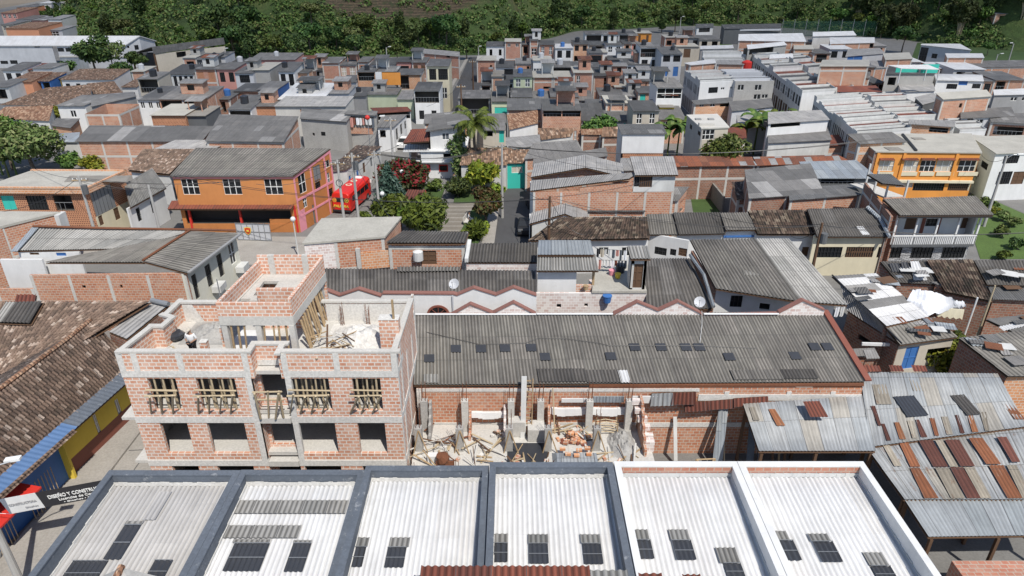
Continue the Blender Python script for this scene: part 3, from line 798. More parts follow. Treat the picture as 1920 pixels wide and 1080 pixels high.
row_roof('row_house','white parapet house with brick course at the row end beside the rusty sheds',9.07,14.15,7.46,'white','g_white',[('d',(1454,1016,1486),(0,1054)),('d',(1522,1018,1560),(0,1057)),('d',(1631,1064,1668),(0,1095)),('g',(1446,998,1472),(0,1016)),('g',(1513,1003,1549),(0,1018)),('g',(1615,1038,1651),(0,1064))],inner='brickp')
def leanto():
 root=thing('lean_to_roof','brown red corrugated lean-to in front of the white roofs at the bottom edge','roof',Vector((1.5,12.3,6.6)))
 zz=8.0
 for i,(a,b2,yy,m)in enumerate(((790,1105,1060,'g_redr'),(1106,1176,1068,'g_fibrol'),(1196,1240,1074,'g_redr'),(1278,1312,1076,'g_redr'))):
  A=P(a,yy,zz);B=P(b2,yy,zz);d=Vector((0,-3.2,-.5))
  waves('roof_panel',root,A+d,B+d,B,A,m,samp=6,under='woodd' if i==0 else None)
 b=MB()
 for xx in(-1.6,0.4,2.3):b.box(xx,xx+.12,11.6,11.72,0,7.55)
 b.build('post','wood',root)
leanto()
def ridge():
 root=thing('hipped_cap','grey mortar cap with clay ridge poking up before the corner parapet roof','roof',P(228,1075,7.3))
 a=P(228,1064,7.6);b=MB()
 l=a+Vector((-1.3,-1.4,-.7));r=a+Vector((1.5,-1.4,-.7));bl=a+Vector((-1.2,.15,-.75));br=a+Vector((1.4,.15,-.75))
 b.face([l,r,a]);b.face([r,br,a]);b.face([br,bl,a]);b.face([bl,l,a]);b.face([l,bl,br,r])
 b.build('cap','cgrey',root)
 c=MB();c.bar(a+Vector((-.02,.05,.0)),a+Vector((0,-1.2,-.15)),.12,0,7);c.build('clay_ridge','tiler',root)
ridge()
# ============================== BRICK SHELL UNDER CONSTRUCTION
def shell():
 root=thing('building_shell','unfinished brick and concrete building with bamboo props in its window openings','building',Vector((-11.9,30,0)))
 X0,X1,Y0,Y1=-18.4,-5.4,27.0,33.2
 wins={'a':(-17.3,-15.95),'b':(-15.0,-13.15),'c':(-10.55,-8.7),'d':(-7.6,-6.25)}
 lv=[(.0,.9,2.41),(2.41,3.18,5.12),(5.12,5.83,7.79)]
 def facade(bm,xa,xb,y,zt,ws,zs,m=0):
  holes=[]
  for(_,s,tp)in zs:
   for w in ws:holes.append((w[0]-xa,w[1]-xa,s,tp))
  wallface(bm,(xa,y),(xb,y),0,zt,zt,holes,m,reveal=.2)
 b=MB();zt=9.1
 facade(b,X0,-12.35,Y0,zt,[wins['a'],wins['b']],lv)
 facade(b,-10.75,X1,Y0,zt,[wins['c'],wins['d']],lv)
 facade(b,-12.35,-10.75,Y0+.65,9.1,[(-12.2,-10.9)],[(0,.5,2.35),(2.4,3.25,5.0),(5.1,6.0,8.05)])
 wallface(b,(-12.35,Y0),(-12.35,Y0+.65),0,zt,zt,[],0)
 wallface(b,(-10.75,Y0+.65),(-10.75,Y0),0,zt,zt,[],0)
 wallface(b,(X1,Y0),(X1,Y1),0,zt,zt,[],0)
 wallface(b,(X1,Y1),(X0,Y1),0,8.0,8.0,[],0)
 wallface(b,(X0,Y1),(X0,Y0),0,8.0,8.0,[],0)
 wallface(b,(X1-.2,Y1-.2),(X1-.2,Y0+.2),0,8.0,8.0,[],1)
 wallface(b,(X0+.2,Y0+.2),(X0+.2,Y1-.2),0,8.0,8.0,[],1)
 wallface(b,(X0+.2,Y1-.2),(X1-.2,Y1-.2),0,8.0,8.0,[],1)
 b.build('wall',['brickn','clight'],root)
 f=MB()
 for z in(3.1,5.7):f.box(X0+.22,X1-.22,Y0+.22,Y1-.22,z-.2,z)
 f.box(X0+.22,X1-.22,Y0+.22,Y1-.22,7.8,8.0)
 f.build('floor_slab','clight',root)
 c=MB();e=.03
 for z0,z1 in((7.79,8.15),(5.12,5.49),(2.41,2.77)):
  for xa,xb,y in((X0-e,-12.35+e,Y0),(-10.75-e,X1+e,Y0),(-12.35,-10.75,Y0+.65)):
   if y==Y0+.65:z0b,z1b=(z0+.26,z1+.2)if z0>7 else(z0,z1)
   else:z0b,z1b=z0,z1
   c.box(xa,xb,y-e,y+.19,z0b,z1b)
  c.box(X1-.2,X1+e,Y0+.19,Y1,z0,z1)
 for xa in(X0-e,-17.75,-15.65,-12.6,-10.78,-8.35,X1-.25):
  c.box(xa,xa+.28,Y0-e-.004,Y0+.16,8.15,9.1)
 for yy in(Y0+.9,Y0+2.6,Y0+4.4,Y1-.25):c.box(X1-.1,X1+e+.004,yy,yy+.24,0,9.05)
 for xa in(-12.63,-10.75):c.box(xa,xa+.28,Y0-e-.006,Y0+.15,2.77,5.12);c.box(xa,xa+.28,Y0-e-.006,Y0+.15,5.49,7.79)
 for yy in(Y0+.02,):c.box(X1-.24,X1+e+.002,yy,yy+.22,0,9.08)
 c.build('concrete_frame','mortar',root)
 for q in((-12.3,-10.8,Y0-.1,Y0+.62,5.14,5.44),(-12.3,-10.8,Y0-.06,Y0+.62,2.4,2.72),(X0-.75,X0-.035,Y0+.1,Y0+1.5,5.2,5.36),(X0-.75,X0-.035,Y0+.1,Y0+1.5,2.5,2.66)):l=MB();l.box(*q);l.build('balcony','clight',root)
 W=lambda x,y:P(x,y,9.2)
 pts=[Vector((X0,Y0,9.2)),W(277,612),W(298,612),W(318,595),W(303,591),W(333,563),W(414,563)]
 cnt=[0]
 def parapet(pp,nm,br=True):
  w=MB();k=MB()
  for a,d in zip(pp[:-1],pp[1:]):
   cnt[0]+=1;ez=.004*(cnt[0]%5)
   a=Vector((a.x,a.y,0));d=Vector((d.x,d.y,0));t=(d-a).normalized();n=Vector((-t.y,t.x,0))
   if n.dot(Vector((-12,29.5,0))-(a+d)/2)<0:n=-n
   w.obox(a+Vector((0,0,7.7)),d-a,n*(.16+ez),Vector((0,0,1.4)))
   k.obox(a-n*(.03+ez)-t*(.03+ez)+Vector((0,0,9.1+ez)),d-a+t*.22,n*.28,Vector((0,0,.11)))
  w.build('parapet','brickn',root);k.build('coping','clight',root)
 parapet(pts,'parapet');parapet([Vector((X0,Y0+.01,0)),Vector((-12.35,Y0+.01,0)),Vector((-12.35,Y0+.7,0)),Vector((-10.75,Y0+.7,0)),Vector((-10.75,Y0+.01,0)),Vector((X1,Y0+.01,0)),W(773,562),W(610,562)],'parapet')
 pl=MB();a,d=W(333,566),W(405,566)
 pl.face([Vector((a.x+.2,a.y-.03,8.0)),Vector((d.x-.8,a.y-.03,8.0)),Vector((d.x-1.3,a.y-.03,9.05)),Vector((a.x+.2,a.y-.03,9.05))])
 pl.build('plaster_patch','mortar',root)
 pl=MB();pl.box(-9.9,X1-.22,32.0,32.1,8.0,9.05);pl.build('plaster_wall','mortar',root)
 tz0,tz1=9.75,11.0
 t=MB();FLx,FRx,BRx,BLx,Yf,Yb=-14.0,-10.45,-10.1,-13.6,28.5,33.4
 pf=[Vector((FLx,Yf,0)),Vector((FRx,Yf,0)),Vector((BRx,Yb,0)),Vector((BLx,Yb,0))]
 for i,(za,zb)in enumerate(((10.25,10.95),(10.25,11.15),(8.0,11.3),(10.25,11.0))):
  a,d=pf[i],pf[(i+1)%4];tt=(d-a).normalized();n=Vector((-tt.y,tt.x,0))
  t.obox(a+Vector((0,0,za)),d-a-tt*.14*(i!=2),n*.15,Vector((0,0,zb-za)))
 t.obox(Vector((-13.0,31.2,8)),Vector((2.3,0,0)),Vector((0,.15,0)),Vector((0,0,1.75)))
 t.obox(Vector((-12.6,30.0,10.25)),Vector((2.0,0,0)),Vector((0,.15,0)),Vector((0,0,.7)))
 t.build('tower_wall','brickn',root)
 bb=MB()
 for i in range(4):
  a,d=pf[i],pf[(i+1)%4];tt=(d-a).normalized();n=Vector((-tt.y,tt.x,0))
  if i!=2:bb.obox(a-n*.02+Vector((0,0,tz0)),d-a,n*.26,Vector((0,0,.5)))
 for cx,cy in((-10.72,28.45),(-12.35,28.5),(-13.98,28.5),(-10.5,32.9),(-13.7,32.9)):bb.box(cx,cx+.27,cy+.01,cy+.28,8.0,tz0)
 for cx in(-13.0,-11.2):bb.box(cx,cx+.3,33.2,33.42,10.0,11.32)
 bb.build('tower_frame','clight',root)
 s=MB()
 for xa,xb,ya,yb in((-13.7,-13.1,30.4,33.2),(-12.3,-12.0,30.4,33.2),(-11.2,-10.5,30.4,33.2),(-13.1,-11.2,32.4,33.2),(-13.1,-10.5,30.2,30.75),(-12.0,-11.2,30.75,32.4)):s.box(xa,xb,ya,yb,10.05,10.2+.01*rng.random())
 s.build('tower_slab','clight',root)
 return root
sh=shell()
def prop_set(label,pts,r=.05,mat='woodp',nm='bamboo_prop',cat='bamboo prop',group='bamboo props of the brick shell'):
 for(a,c)in pts:
  b=MB();b.bar(a,c,r*(.85+.3*rng.random()),0,6)
  mid=(Vector(a)+Vector(c))/2
  o=b.build(nm,mat);tag(o,label,cat,group)
V3=Vector
for nmw,xa,xb in(('leftmost window',-17.3,-15.95),('second window',-15.0,-13.15),('third window',-10.55,-8.7),('rightmost window',-7.6,-6.25)):
 w=xb-xa;lst=[]
 n=3 if w<1.5 else 4
 for k in range(n):
  x=xa+.12+w*k/(n-.45)
  lst.append((V3((x-.35,26.96,5.75)),V3((x+.25+.1*rng.random(),26.15,7.25+.15*rng.random()))))
 for k in range(n):x=xa+.2+w*k/n;lst.append((V3((x,27.12,5.2)),V3((x+.08*rng.random(),27.1,7.75))));lst.append((V3((x+.18,27.5,5.2)),V3((x+.2,27.45,7.75))))
 prop_set('leaning or upright bamboo prop in the %s of the upper floor'%nmw,lst)
 prop_set('bamboo rail lying across the %s of the upper floor'%nmw,[(V3((xa-.1,26.6,6.98)),V3((xb+.05,26.62,7.0))),(V3((xa-.05,26.75,7.22)),V3((xb+.1,26.72,7.2)))])
prop_set('bamboo prop under the middle balcony of the upper floor',[(V3((-12.2+.36*k,26.8+.1*(k%2),5.5)),V3((-12.05+.36*k+.2*(k%3),26.35+.2*(k%2),7.3)))for k in range(4)]+[(V3((-12.25,26.7,6.7)),V3((-10.85,26.68,6.72))),(V3((-12.25,26.6,7.2)),V3((-10.85,26.62,7.22)))])
prop_set('timber prop standing under the right edge of the stair tower',[(V3((-10.05+.14*rng.random(),28.9+.36*k,8.0)),V3((-10.3+.08*rng.random(),28.95+.36*k,9.78)))for k in range(11)],.06,'wood','timber_prop','timber prop','timber props under the stair tower')
prop_set('timber prop standing under the front beam of the stair tower',[(V3((x,28.4+.2*rng.random(),8.0)),V3((x+.06,28.6,9.78)))for x in(-13.6,-13.25,-12.95,-12.0,-11.55,-11.3,-10.95)],.05,'wood','timber_prop','timber prop','timber props under the stair tower')
def pier(label,x,y,w,z0,z1,d=.3):
 r=thing('brick_pier',label,'brick pier',V3((x,y,z0)))
 b=MB();b.box(x-w/2,x+w/2,y-d/2,y+d/2,z0,z1);b.build('shaft','brickn',r)
 c=MB();c.box(x-w/2-.02,x+w/2+.02,y-d/2-.02,y+d/2+.02,z1,z1+.03);c.build('mortar_bed','mortar',r)
pier('tall brick pier with a post, inside the right terrace parapet',-5.95,28.9,.95,8.0,9.95,.5)
pier('slim brick pillar right behind the man in white',-14.35,29.5,.34,8.0,9.1)
pier('short brick pillar beside the man in white, nearest to him',-14.9,28.35,.32,8.0,8.95)
b=MB();b.box(-5.75,-5.65,28.7,28.8,9.9,11.0);tag(b.build('timber_post','wood'),'raw timber post standing on the tall terrace pier','post')
def heap(name,label,cat,c,rx,ry,hgt,mat,n=9,seed=1):
 r=random.Random(seed);b=MB();c=V3(c);G=20
 def hh(u,v):
  d=u*u+v*v;q=mnoise.noise(V3((u*2.3+seed,v*2.3,0)));w=mnoise.noise(V3((u*8+seed,v*8,2)))
  return max(0,(1-d*(1+.5*q)))**1.25*hgt*(.7+.6*q+.35*w)+max(0,.9-d)*r.uniform(0,.10)*hgt
 g=[[V3((c.x+rx*(2*i/G-1),c.y+ry*(2*j/G-1),c.z+hh(2*i/G-1,2*j/G-1)+.01))for j in range(G+1)]for i in range(G+1)]
 for i in range(G):
  for j in range(G):b.face([g[i][j],g[i+1][j],g[i+1][j+1],g[i][j+1]],smooth=True)
 o=b.build(name,mat);return tag(o,label,cat)
heap('sand_heap','big white sand and rubble heap on the right terrace','heap',(-7.6,30.0,8.0),1.9,1.7,.75,'mortar',seed=3)
heap('sand_heap','small white lime heap in front of the terrace pier','heap',(-6.9,28.0,8.0),1.0,.7,.45,'white',seed=5)
heap('gravel_heap','grey gravel heap against the left terrace back wall','heap',(-15.6,30.8,8.0),1.3,1.2,.5,'cgrey',seed=8)
heap('rubble_heap','beige rubble heap in the front corner of the left terrace','heap',(-17.0,27.8,8.0),1.1,.6,.4,'wood',seed=9)
o=MB();o.box(-14.2,-12.2,28.9,31.0,8.0,8.03);tag(o.build('mortar_board','white'),'bright white mortar bed behind the pillars of the left terrace','mortar bed')
def sticks(label,cx,cy,z,n,sp,mats,seed,name='timber_offcut',cat='timber offcut',group=None,ln=(.6,1.6),up=.3,rr=.03):
 r=random.Random(seed)
 for k in range(n):
  a=r.random()*math.pi;l=r.uniform(*ln)/2;x=cx+r.uniform(-sp[0],sp[0]);y=cy+r.uniform(-sp[1],sp[1]);zz=z+r.random()*up
  d=V3((math.cos(a)*l,math.sin(a)*l,r.uniform(-.2,.35)*l))
  b=MB();p=V3((x,y,zz+abs(d.z)))
  if r.random()<.5:b.bar(p-d,p+d,rr*r.uniform(.6,1.2),0,5)
  else:b.obox(p-d,d*2,V3((-d.y,d.x,0)).normalized()*.09,V3((0,0,.025)))
  tag(b.build(name,mats[k%len(mats)]),label,cat,group)
sticks('timber offcut in the tangle beside the stair tower props',-9.0,28.6,8.05,34,(1.0,1.1),['wood','clight','woodd','woodp'],4,group='timber offcuts on the right terrace',up=.55)
sticks('pale stick lying on the rubble of the left terrace',-16.5,28.0,8.2,12,(1.1,.6),['wood','clight','woodp'],6,group='sticks on the left terrace',up=.2)
def rebar(label,x,y,z,n=5,hgt=1.3):
 b=MB()
 for k in range(n):
  a=2*math.pi*k/n;p=V3((x+.1*math.cos(a),y+.1*math.sin(a),z));b.bar(p,p+V3((.15*(rng.random()-.5),.15*(rng.random()-.5),hgt*(.8+.3*rng.random()))),.012,0,4)
 for k in range(4):
  zz=z+.15+hgt*.2*k
  for s in range(4):b.bar(V3((x+.11*math.cos(s*1.57),y+.11*math.sin(s*1.57),zz)),V3((x+.11*math.cos(s*1.57+1.57),y+.11*math.sin(s*1.57+1.57),zz)),.009,0,3)
 tag(b.build('rebar_cage','rust'),label,'rebar','rebar starter cages')
for i,(x,y)in enumerate(((-9.0,31.6),(-7.6,31.5))):rebar('rusty starter bars at the back wall of the right terrace, %s'%('nearer the stair tower' if i==0 else 'nearer the tall pier'),x,y,8.0)
b=MB()
for s in range(3):b.bar(V3((-15.0,31.2,8.0)),V3((-15.0+(.0,.5,.9)[s],31.2-.2*s,(10.9,9.7,9.3)[s])),.03,0,5)
tag(b.build('hoist_mast','steel'),'thin steel mast with braces on the left terrace','mast')
b=MB();b.ball((-17.1,30.1,8.25),.45,0,9,6,.5,.5);tag(b.build('plastic_bundle','tarpb'),'dark crumpled plastic bundle near the notched parapet','bundle')
for(x,y,z)in((-14.6,28.0,8.0),(-12.1,29.2,8.0)):
 r=thing('mixing_bucket','white bucket on the terrace %s'%('by the short brick pillar' if x<-14 else 'under the stair tower'),'bucket',V3((x,y,z)))
 b=MB();b.bar(V3((x,y,z)),V3((x,y,z+.34)),.13,0,10,.16);b.build('pail','white',r)
 c=MB();c.bar(V3((x,y,z+.34)),V3((x,y,z+.37)),.175,0,10);c.build('rim','lgrey',r)
# ============================== LONG WAREHOUSE ROOF
def warehouse():
 root=thing('warehouse','long grey corrugated warehouse with red brick front and gabled back parapet','warehouse',V3((7,33.5,0)))
 FL,FR,BR,BL=P(776,722,4.8),P(1622,716,4.8),P(1541,584,6.25),P(778,590,6.25)
 waves('roof',root,FL,FR,BR,BL,'g_fibro',pitch=.19,amp=.035,rows=3,samp=6)
 nrm=(FR-FL).cross(BL-FL).normalized()
 sk=[(855,655),(902,655),(947,654),(805,673),(996,653),(1022,670),(1145,669),(1190,652),(1239,652),(1286,652),(1311,652),(1367,670),(1527,651),(1551,651),(1490,668)]
 up=(BL-FL).normalized();al=(FR-FL).normalized()
 for x,y in sk:
  c=PPL(x,y,FL,FR,BL);b=MB()
  b.obox(c-al*.29-up*.28+nrm*.045,al*.58,up*.56,nrm*.035);b.build('skylight','skyl',root)
 def sh(x0,y0,x1,y1,mat,lift=.07):
  a,d,e,f=[PPL(x,y,FL,FR,BL)for x,y in((x0,y1),(x1,y1),(x1,y0),(x0,y0))]
  d=a+al*(d-a).dot(al);f=a+up*(f-a).dot(up);e=d+(f-a)
  waves('roof_patch',root,a,d,e,f,mat,pitch=.19,amp=.03,samp=6,under=None,lift=lift)
 sh(1011,692,1102,718,'g_fibrod');sh(1101,694,1166,719,'g_fibrod');sh(1164,695,1182,719,'g_white');sh(1376,694,1470,714,'g_fibro');sh(1470,693,1534,712,'g_fibrod');sh(795,703,822,720,'g_fibrol')
 Yw=FL.y+.12;xL,xR=FL.x+.1,FR.x-.15
 b=MB();wallface(b,(xL,Yw),(xR,Yw),0,4.55,4.55,[]);wallface(b,(xR,Yw),(xR+.2,BR.y),0,4.55,6.1,[]);wallface(b,(BL.x,BL.y),(xL,Yw),0,6.1,4.55,[])
 b.build('wall','brick',root)
 c=MB();e=.03
 c.box(10.2,xR+.02,Yw-.05,Yw-.001,3.72,4.12);c.box(xL,10.2,Yw-e,Yw-.001,4.3,4.5);c.box(xL,xR,Yw-e-.004,Yw-.001,1.9,2.2)
 for x in(xL,11.6,15.0,17.4):c.box(x,x+.26,Yw-.042,Yw-.001,0,4.3)
 c.build('concrete_band','mortar',root)
 g=MB();g.obox(V3((FL.x+9.5,Yw-.06,4.6)),V3((FR.x-FL.x-9.6,.1,0)),V3((0,.12,0)),V3((0,0,.14)));g.build('eave_course','rust',root)
 v=MB();v.obox(FR-al*.02+nrm*.05,BR-FR,al*.35,nrm*.10);v.build('verge_board','maroon',root)
 pb=MB();cp=MB();Yb=BL.y+.08
 prof=[(776,594),(845,592),(882,571),(924,588),(963,568),(1005,590),(1006,598),(1148,597),(1150,590),(1195,567),(1234,583),(1271,566),(1312,587),(1318,593),(1458,590),(1460,587),(1505,564),(1546,582)]
 pr=[PY(x,y,Yb)for x,y in prof]
 for a,d in zip(pr[:-1],pr[1:]):
  a0=V3((a.x,a.y,5.2));d0=V3((d.x,d.y,5.2))
  if d.x-a.x<.01:continue
  pb.prism([a0,d0,d0+V3((0,.2,0)),a0+V3((0,.2,0))],[a,d,d+V3((0,.2,0)),a+V3((0,.2,0))])
  o=V3((0,-.07,.003))
  cp.prism([a+o,d+o,d+o+V3((0,.34,0)),a+o+V3((0,.34,0))],[p+V3((0,0,.08))for p in(a+o,d+o,d+o+V3((0,.34,0)),a+o+V3((0,.34,0)))])
 pb.build('back_parapet','brickw',root);cp.build('coping','coping',root)
 gut=MB();gut.bar(V3((pr[0].x,Yb-.12,6.3)),V3((pr[5].x,Yb-.12,6.3)),.06,0,6);gut.bar(V3((pr[6].x,Yb-.12,6.32)),V3((pr[7].x,Yb-.12,6.32)),.06,0,6);gut.bar(V3((pr[13].x,Yb-.12,6.32)),V3((pr[14].x,Yb-.12,6.32)),.06,0,6)
 gut.build('gutter','white',root)
 return root
warehouse()
def cable(label,pts,sag=.3,r=.012,mat='dark',name='cable',cat='cable',group=None):
 b=MB()
 for a,c in zip(pts[:-1],pts[1:]):
  a,c=V3(a),V3(c);q=[a.lerp(c,k/10)-V3((0,0,sag*4*(k/10)*(1-k/10)))for k in range(11)]
  b.path(q,r,0,4)
 o=b.build(name,mat);return tag(o,label,cat,group)
def onware(x,y):return PPL(x,y,P(776,722,4.8),P(1622,716,4.8),P(778,590,6.25))+V3((0,0,.08))
cable('thin black cable snaking over the long warehouse roof',[onware(x,y)for x,y in((800,625),(900,648),(985,645),(1010,636),(1060,637),(1120,645),(1140,650),(1300,650),(1420,655))],0,.016)
cable('white aerial wire hanging from the dish over the warehouse roof',[PY(1316,583,36.2),onware(1316,610),onware(1312,645)],0,.012,'wframe')
# ============================== BUILDING LOT between the warehouse wall and the row houses
def slabbox(name,label,cat,x0,x1,y0,y1,z0,z1,mat,group=None):
 b=MB();b.box(x0,x1,y0,y1,z0,z1);return tag(b.build(name,mat),label,cat,group)
Yw=P(776,722,4.8).y
sl=MB();sl.box(-5.2,3.0,26.3,Yw,1.9,2.12);sl.box(3.0,7.4,27.6,Yw,1.95,2.14);struct(sl.build('lot_floor','clight'))
def col_thing(label,x,y,z0,z1,w=.34,mat='clight',bars=True,brace=False,group='concrete columns of the building lot'):
 r=thing('concrete_column',label,'column',V3((x,y,z0)),group)
 b=MB();b.box(x-w/2,x+w/2,y-w/2,y+w/2,z0,z1);b.build('shaft',mat,r)
 if bars:
  c=MB()
  for dx in(-.1,.1):
   for dy in(-.1,.1):c.bar(V3((x+dx,y+dy,z1-.02)),V3((x+dx+.05*rng.random(),y+dy,z1+.9+.4*rng.random())),.014,0,4)
  c.build('starter_bars','rust',r)
 if brace:
  d=MB();d.bar(V3((x-.28,y-.3,z0)),V3((x+.02,y-.2,z1-.1)),.035,0,5);d.bar(V3((x+.5,y-.35,z0)),V3((x+.05,y-.2,z1-.1)),.035,0,5);d.build('brace','wood',r)
 return r
nice=['behind the crossed boards at the brick shell','left of the white lintel','beside the tall timber ladder','right of the tall timber ladder','between the two white plaster bands','above the hollow block pier']
for x,lab in zip((-4.75,-2.55,-.05,1.55,4.2,6.35),nice):col_thing('tall grey concrete column '+lab,x,Yw-.45,2.1,4.15,.36,'cgrey' if x<-4 else 'clight')
front=[(-4.9,'nearest the brick shell'),(-2.75,'with crossed braces by the red mixer'),(-.15,'beside the dark stair pit'),(1.9,'right of the dark stair pit'),(4.45,'left of the sandy ramp')]
for x,lab in front:col_thing('short cone-topped column at the lot edge '+lab,x,28.6,2.1,3.6,.38,'cgrey',True,True)
for i,(x,lab)in enumerate(front+[(7.35,'at the rubble end')]):
 r=thing('formwork_column','timber boxed column form at the front edge, '+lab,'formwork',V3((x,25.9,0)),'timber column forms')
 b=MB();b.box(x-.22,x+.22,25.7,26.1,0,2.6);b.build('form_box','dorange' if i in(2,3,4)else 'wood',r)
 c=MB()
 for k in range(8):z=.5+k*.27;c.box(x-.4-.1*rng.random(),x+.4+.1*rng.random(),25.62,25.69,z,z+.07);c.box(x-.3,x+.3,26.11,26.18,z+.02,z+.09)
 c.build('clamp','woodp',r)
 d=MB()
 for dx in(-.12,0,.12):d.bar(V3((x+dx,25.9,2.55)),V3((x+dx+.05*rng.random(),25.9,3.5+.3*rng.random())),.014,0,4)
 d.build('starter_bars','rust',r)
for k,z in enumerate((1.75,2.2)):
 for xa,xb in zip([f[0]for f in front],[f[0]for f in front[1:]]+[7.3]):
  b=MB();b.obox(V3((xa+.2,25.56,z+.04*rng.random())),V3((xb-xa-.4,.02,.06*(rng.random()-.5))),V3((0,.05,0)),V3((0,0,.09)))
  tag(b.build('timber_rail','woodp'),'pale timber rail tying the column forms, %s course'%('upper' if k else 'lower'),'rail','rails between the column forms')
slabbox('retaining_wall','low grey concrete edge under the left half of the lot floor','wall',-5.2,-.3,26.05,26.28,0,2.05,'cgrey')
b=MB();b.box(-.2,1.75,26.2,29.5,1.2,1.4);b.box(-.2,.7,29.6,30.2,2.15,3.1);b.box(.85,1.75,29.2,30.1,2.15,2.9);tag(b.build('concrete_block','clight'),'pale concrete stair blocks at the foot of the timber ladder','concrete stair')
r=thing('timber_ladder','tall pale timber plank ladder standing in front of the warehouse wall','ladder',V3((.75,29.6,2.1)))
b=MB();b.obox(V3((.45,29.5,2.1)),V3((.28,0,0)),V3((0,.08,0)),V3((.06,.9,3.4)));b.build('plank','whited',r)
c=MB()
for k in range(11):c.box(.76,1.02,29.62+.08*k,29.66+.08*k,2.3+.29*k,2.36+.29*k)
c.bar(V3((1.05,29.5,2.1)),V3((1.12,30.4,5.4)),.035,0,5);c.build('rung','wood',r)
b=MB();b.bar(V3((2.35,29.9,2.1)),V3((2.2,Yw-.1,4.7)),.04,0,6);tag(b.build('bamboo_pole','woodp'),'yellow bamboo pole leaning on the warehouse wall right of the ladder','pole')
def band(label,x0,x1,z,hgt,mat,seed,y=Yw-.16):
 r=random.Random(seed);b=MB();n=9
 for k in range(n):
  xa=x0+(x1-x0)*k/n;xb=x0+(x1-x0)*(k+1)/n;dz=-.14*math.sin(math.pi*(k+.5)/n)+r.uniform(-.03,.03)
  b.prism([V3((xa,y-.1,z+dz)),V3((xb,y-.1,z+dz)),V3((xb,y+.12,z+dz+.04)),V3((xa,y+.12,z+dz+.04))],[V3((xa,y-.04,z+hgt+dz*.3)),V3((xb,y-.04,z+hgt+dz*.3)),V3((xb,y+.12,z+hgt+dz*.3)),V3((xa,y+.12,z+hgt+dz*.3))])
 tag(b.build('plaster_band',mat),label,'plaster band','white plaster bands on the warehouse wall')
band('white plaster band under the first wall bay, left of the ladder',-2.3,-.3,2.85,.28,'white',1);band('white sagging plaster band in the bay right of the ladder',2.0,4.1,3.05,.34,'white',2);band('white sagging plaster band left of the hollow block pier',4.35,6.2,3.05,.34,'white',3)
for(xa,xb,z0,z1,m,lab)in((2.7,4.05,3.75,4.0,'white','white board below the eave between two columns'),(4.4,6.1,3.75,4.12,'zincb','grey sheet board below the eave'),(6.5,8.2,3.7,4.15,'white','white boarded strip right of the last column')):
 slabbox('eave_board',lab,'board',xa,xb,Yw-.14,Yw-.07,z0,z1,m)
b=MB()
for k in range(5):b.obox(V3((6.45+.14*k,Yw-.65-.28*k,3.95-.36*k)),V3((.5,0,0)),V3((0,.25,0)),V3((0,0,.30)))
b.box(7.0,7.5,28.4,28.8,2.1,2.75);tag(b.build('block_pier','brickw'),'tilted whitish hollow block pier at the right of the lot','block pier')
heap('sand_ramp','smooth grey sand ramp behind the rightmost short column','heap',(5.9,29.0,2.1),.8,1.6,.6,'cgrey',seed=12)
r=thing('concrete_mixer','rusty dark red mixer drum on the pale lot floor','mixer',V3((-3.4,27.4,2.1)))
b=MB();b.bar((-3.4,27.45,2.35),(-3.55,27.3,2.65),.22,0,10,.36);b.bar((-3.55,27.3,2.65),(-3.68,27.15,2.95),.36,0,10,.18);b.build('drum','rust',r)
c=MB();c.box(-3.9,-2.95,27.2,27.26,2.1,2.5);c.bar(V3((-3.85,27.7,2.12)),V3((-3.4,27.4,2.8)),.03);c.bar(V3((-2.95,27.7,2.12)),V3((-3.4,27.4,2.8)),.03);c.build('stand','rust',r)
d=MB();d.box(-4.35,-3.85,27.5,27.85,2.1,2.55);d.build('motor_box','white',r)
sticks('steel reinforcing stirrup in the first bay of the lot',-3.6,29.3,2.15,10,(1.0,.8),['rust','steel'],21,'bent_rebar','rebar','bent bars in the first bay',(.5,1.2),.2,.018)
r=thing('roofing_stack','stack of grey zinc sheets and profiles between two form columns','stack',V3((3.1,27.4,1.9)))
b=MB()
for k in range(6):b.obox(V3((2.1+.04*k,26.9-.06*k+.3,2.1+.05*k)),V3((2.1,0,0)),V3((0,1.1,0)),V3((0,0,.035)))
b.build('sheet','zincb',r)
c=MB()
for k in range(7):c.bar(V3((2.0,26.5+.09*k,2.12+.02*k)),V3((4.3,26.55+.09*k,2.12+.02*k)),.03,0,4)
c.build('profile','steel',r)
for k,(x,y)in enumerate(((2.5,28.1),(2.75,27.7),(3.35,28.0),(3.2,27.6),(3.8,28.15),(3.85,27.7))):slabbox('hollow_brick','loose orange hollow brick lying on the zinc sheet stack','brick',x,x+.3,y,y+.17,2.43,2.56,'bricko','loose bricks on the sheet stack')
slabbox('brick_pallet','low pile of red bricks at the lot front between the orange forms','brick pile',2.4,4.1,26.1,26.5,.9,1.75,'brick')
r_=random.Random(14)
for k in range(34):
 b=MB();x,y=3.3+r_.gauss(0,.28),29.2+r_.gauss(0,.24);z=2.12+max(0,.55-((x-3.3)**2+(y-29.2)**2)**.5)*r_.random();a=r_.random()*3;b.obox(V3((x,y,z)),V3((.3*math.cos(a),.3*math.sin(a),r_.uniform(-.1,.1))),V3((-.15*math.sin(a),.15*math.cos(a),0)),V3((0,0,.13)));tag(b.build('red_brick',r_.choice(('brick','bricko','maroon'))),'red brick in the tumbled pile behind the sheet stack','brick','tumbled brick pile')
r=thing('timber_rack','timber trestle rack loaded with curved planks on the lot','rack',V3((5.1,30.0,2.1)))
b=MB()
for x in(4.6,5.7):b.box(x,x+.06,29.7,29.76,2.1,2.95);b.box(x,x+.06,30.2,30.26,2.1,2.95)
b.build('leg','wood',r)
c=MB()
for k in range(6):c.path([V3((4.55,29.75+.08*k,2.3+.1*k)),V3((5.1,29.75+.08*k,2.42+.1*k)),V3((5.75,29.75+.08*k,2.28+.1*k))],.035,0,4)
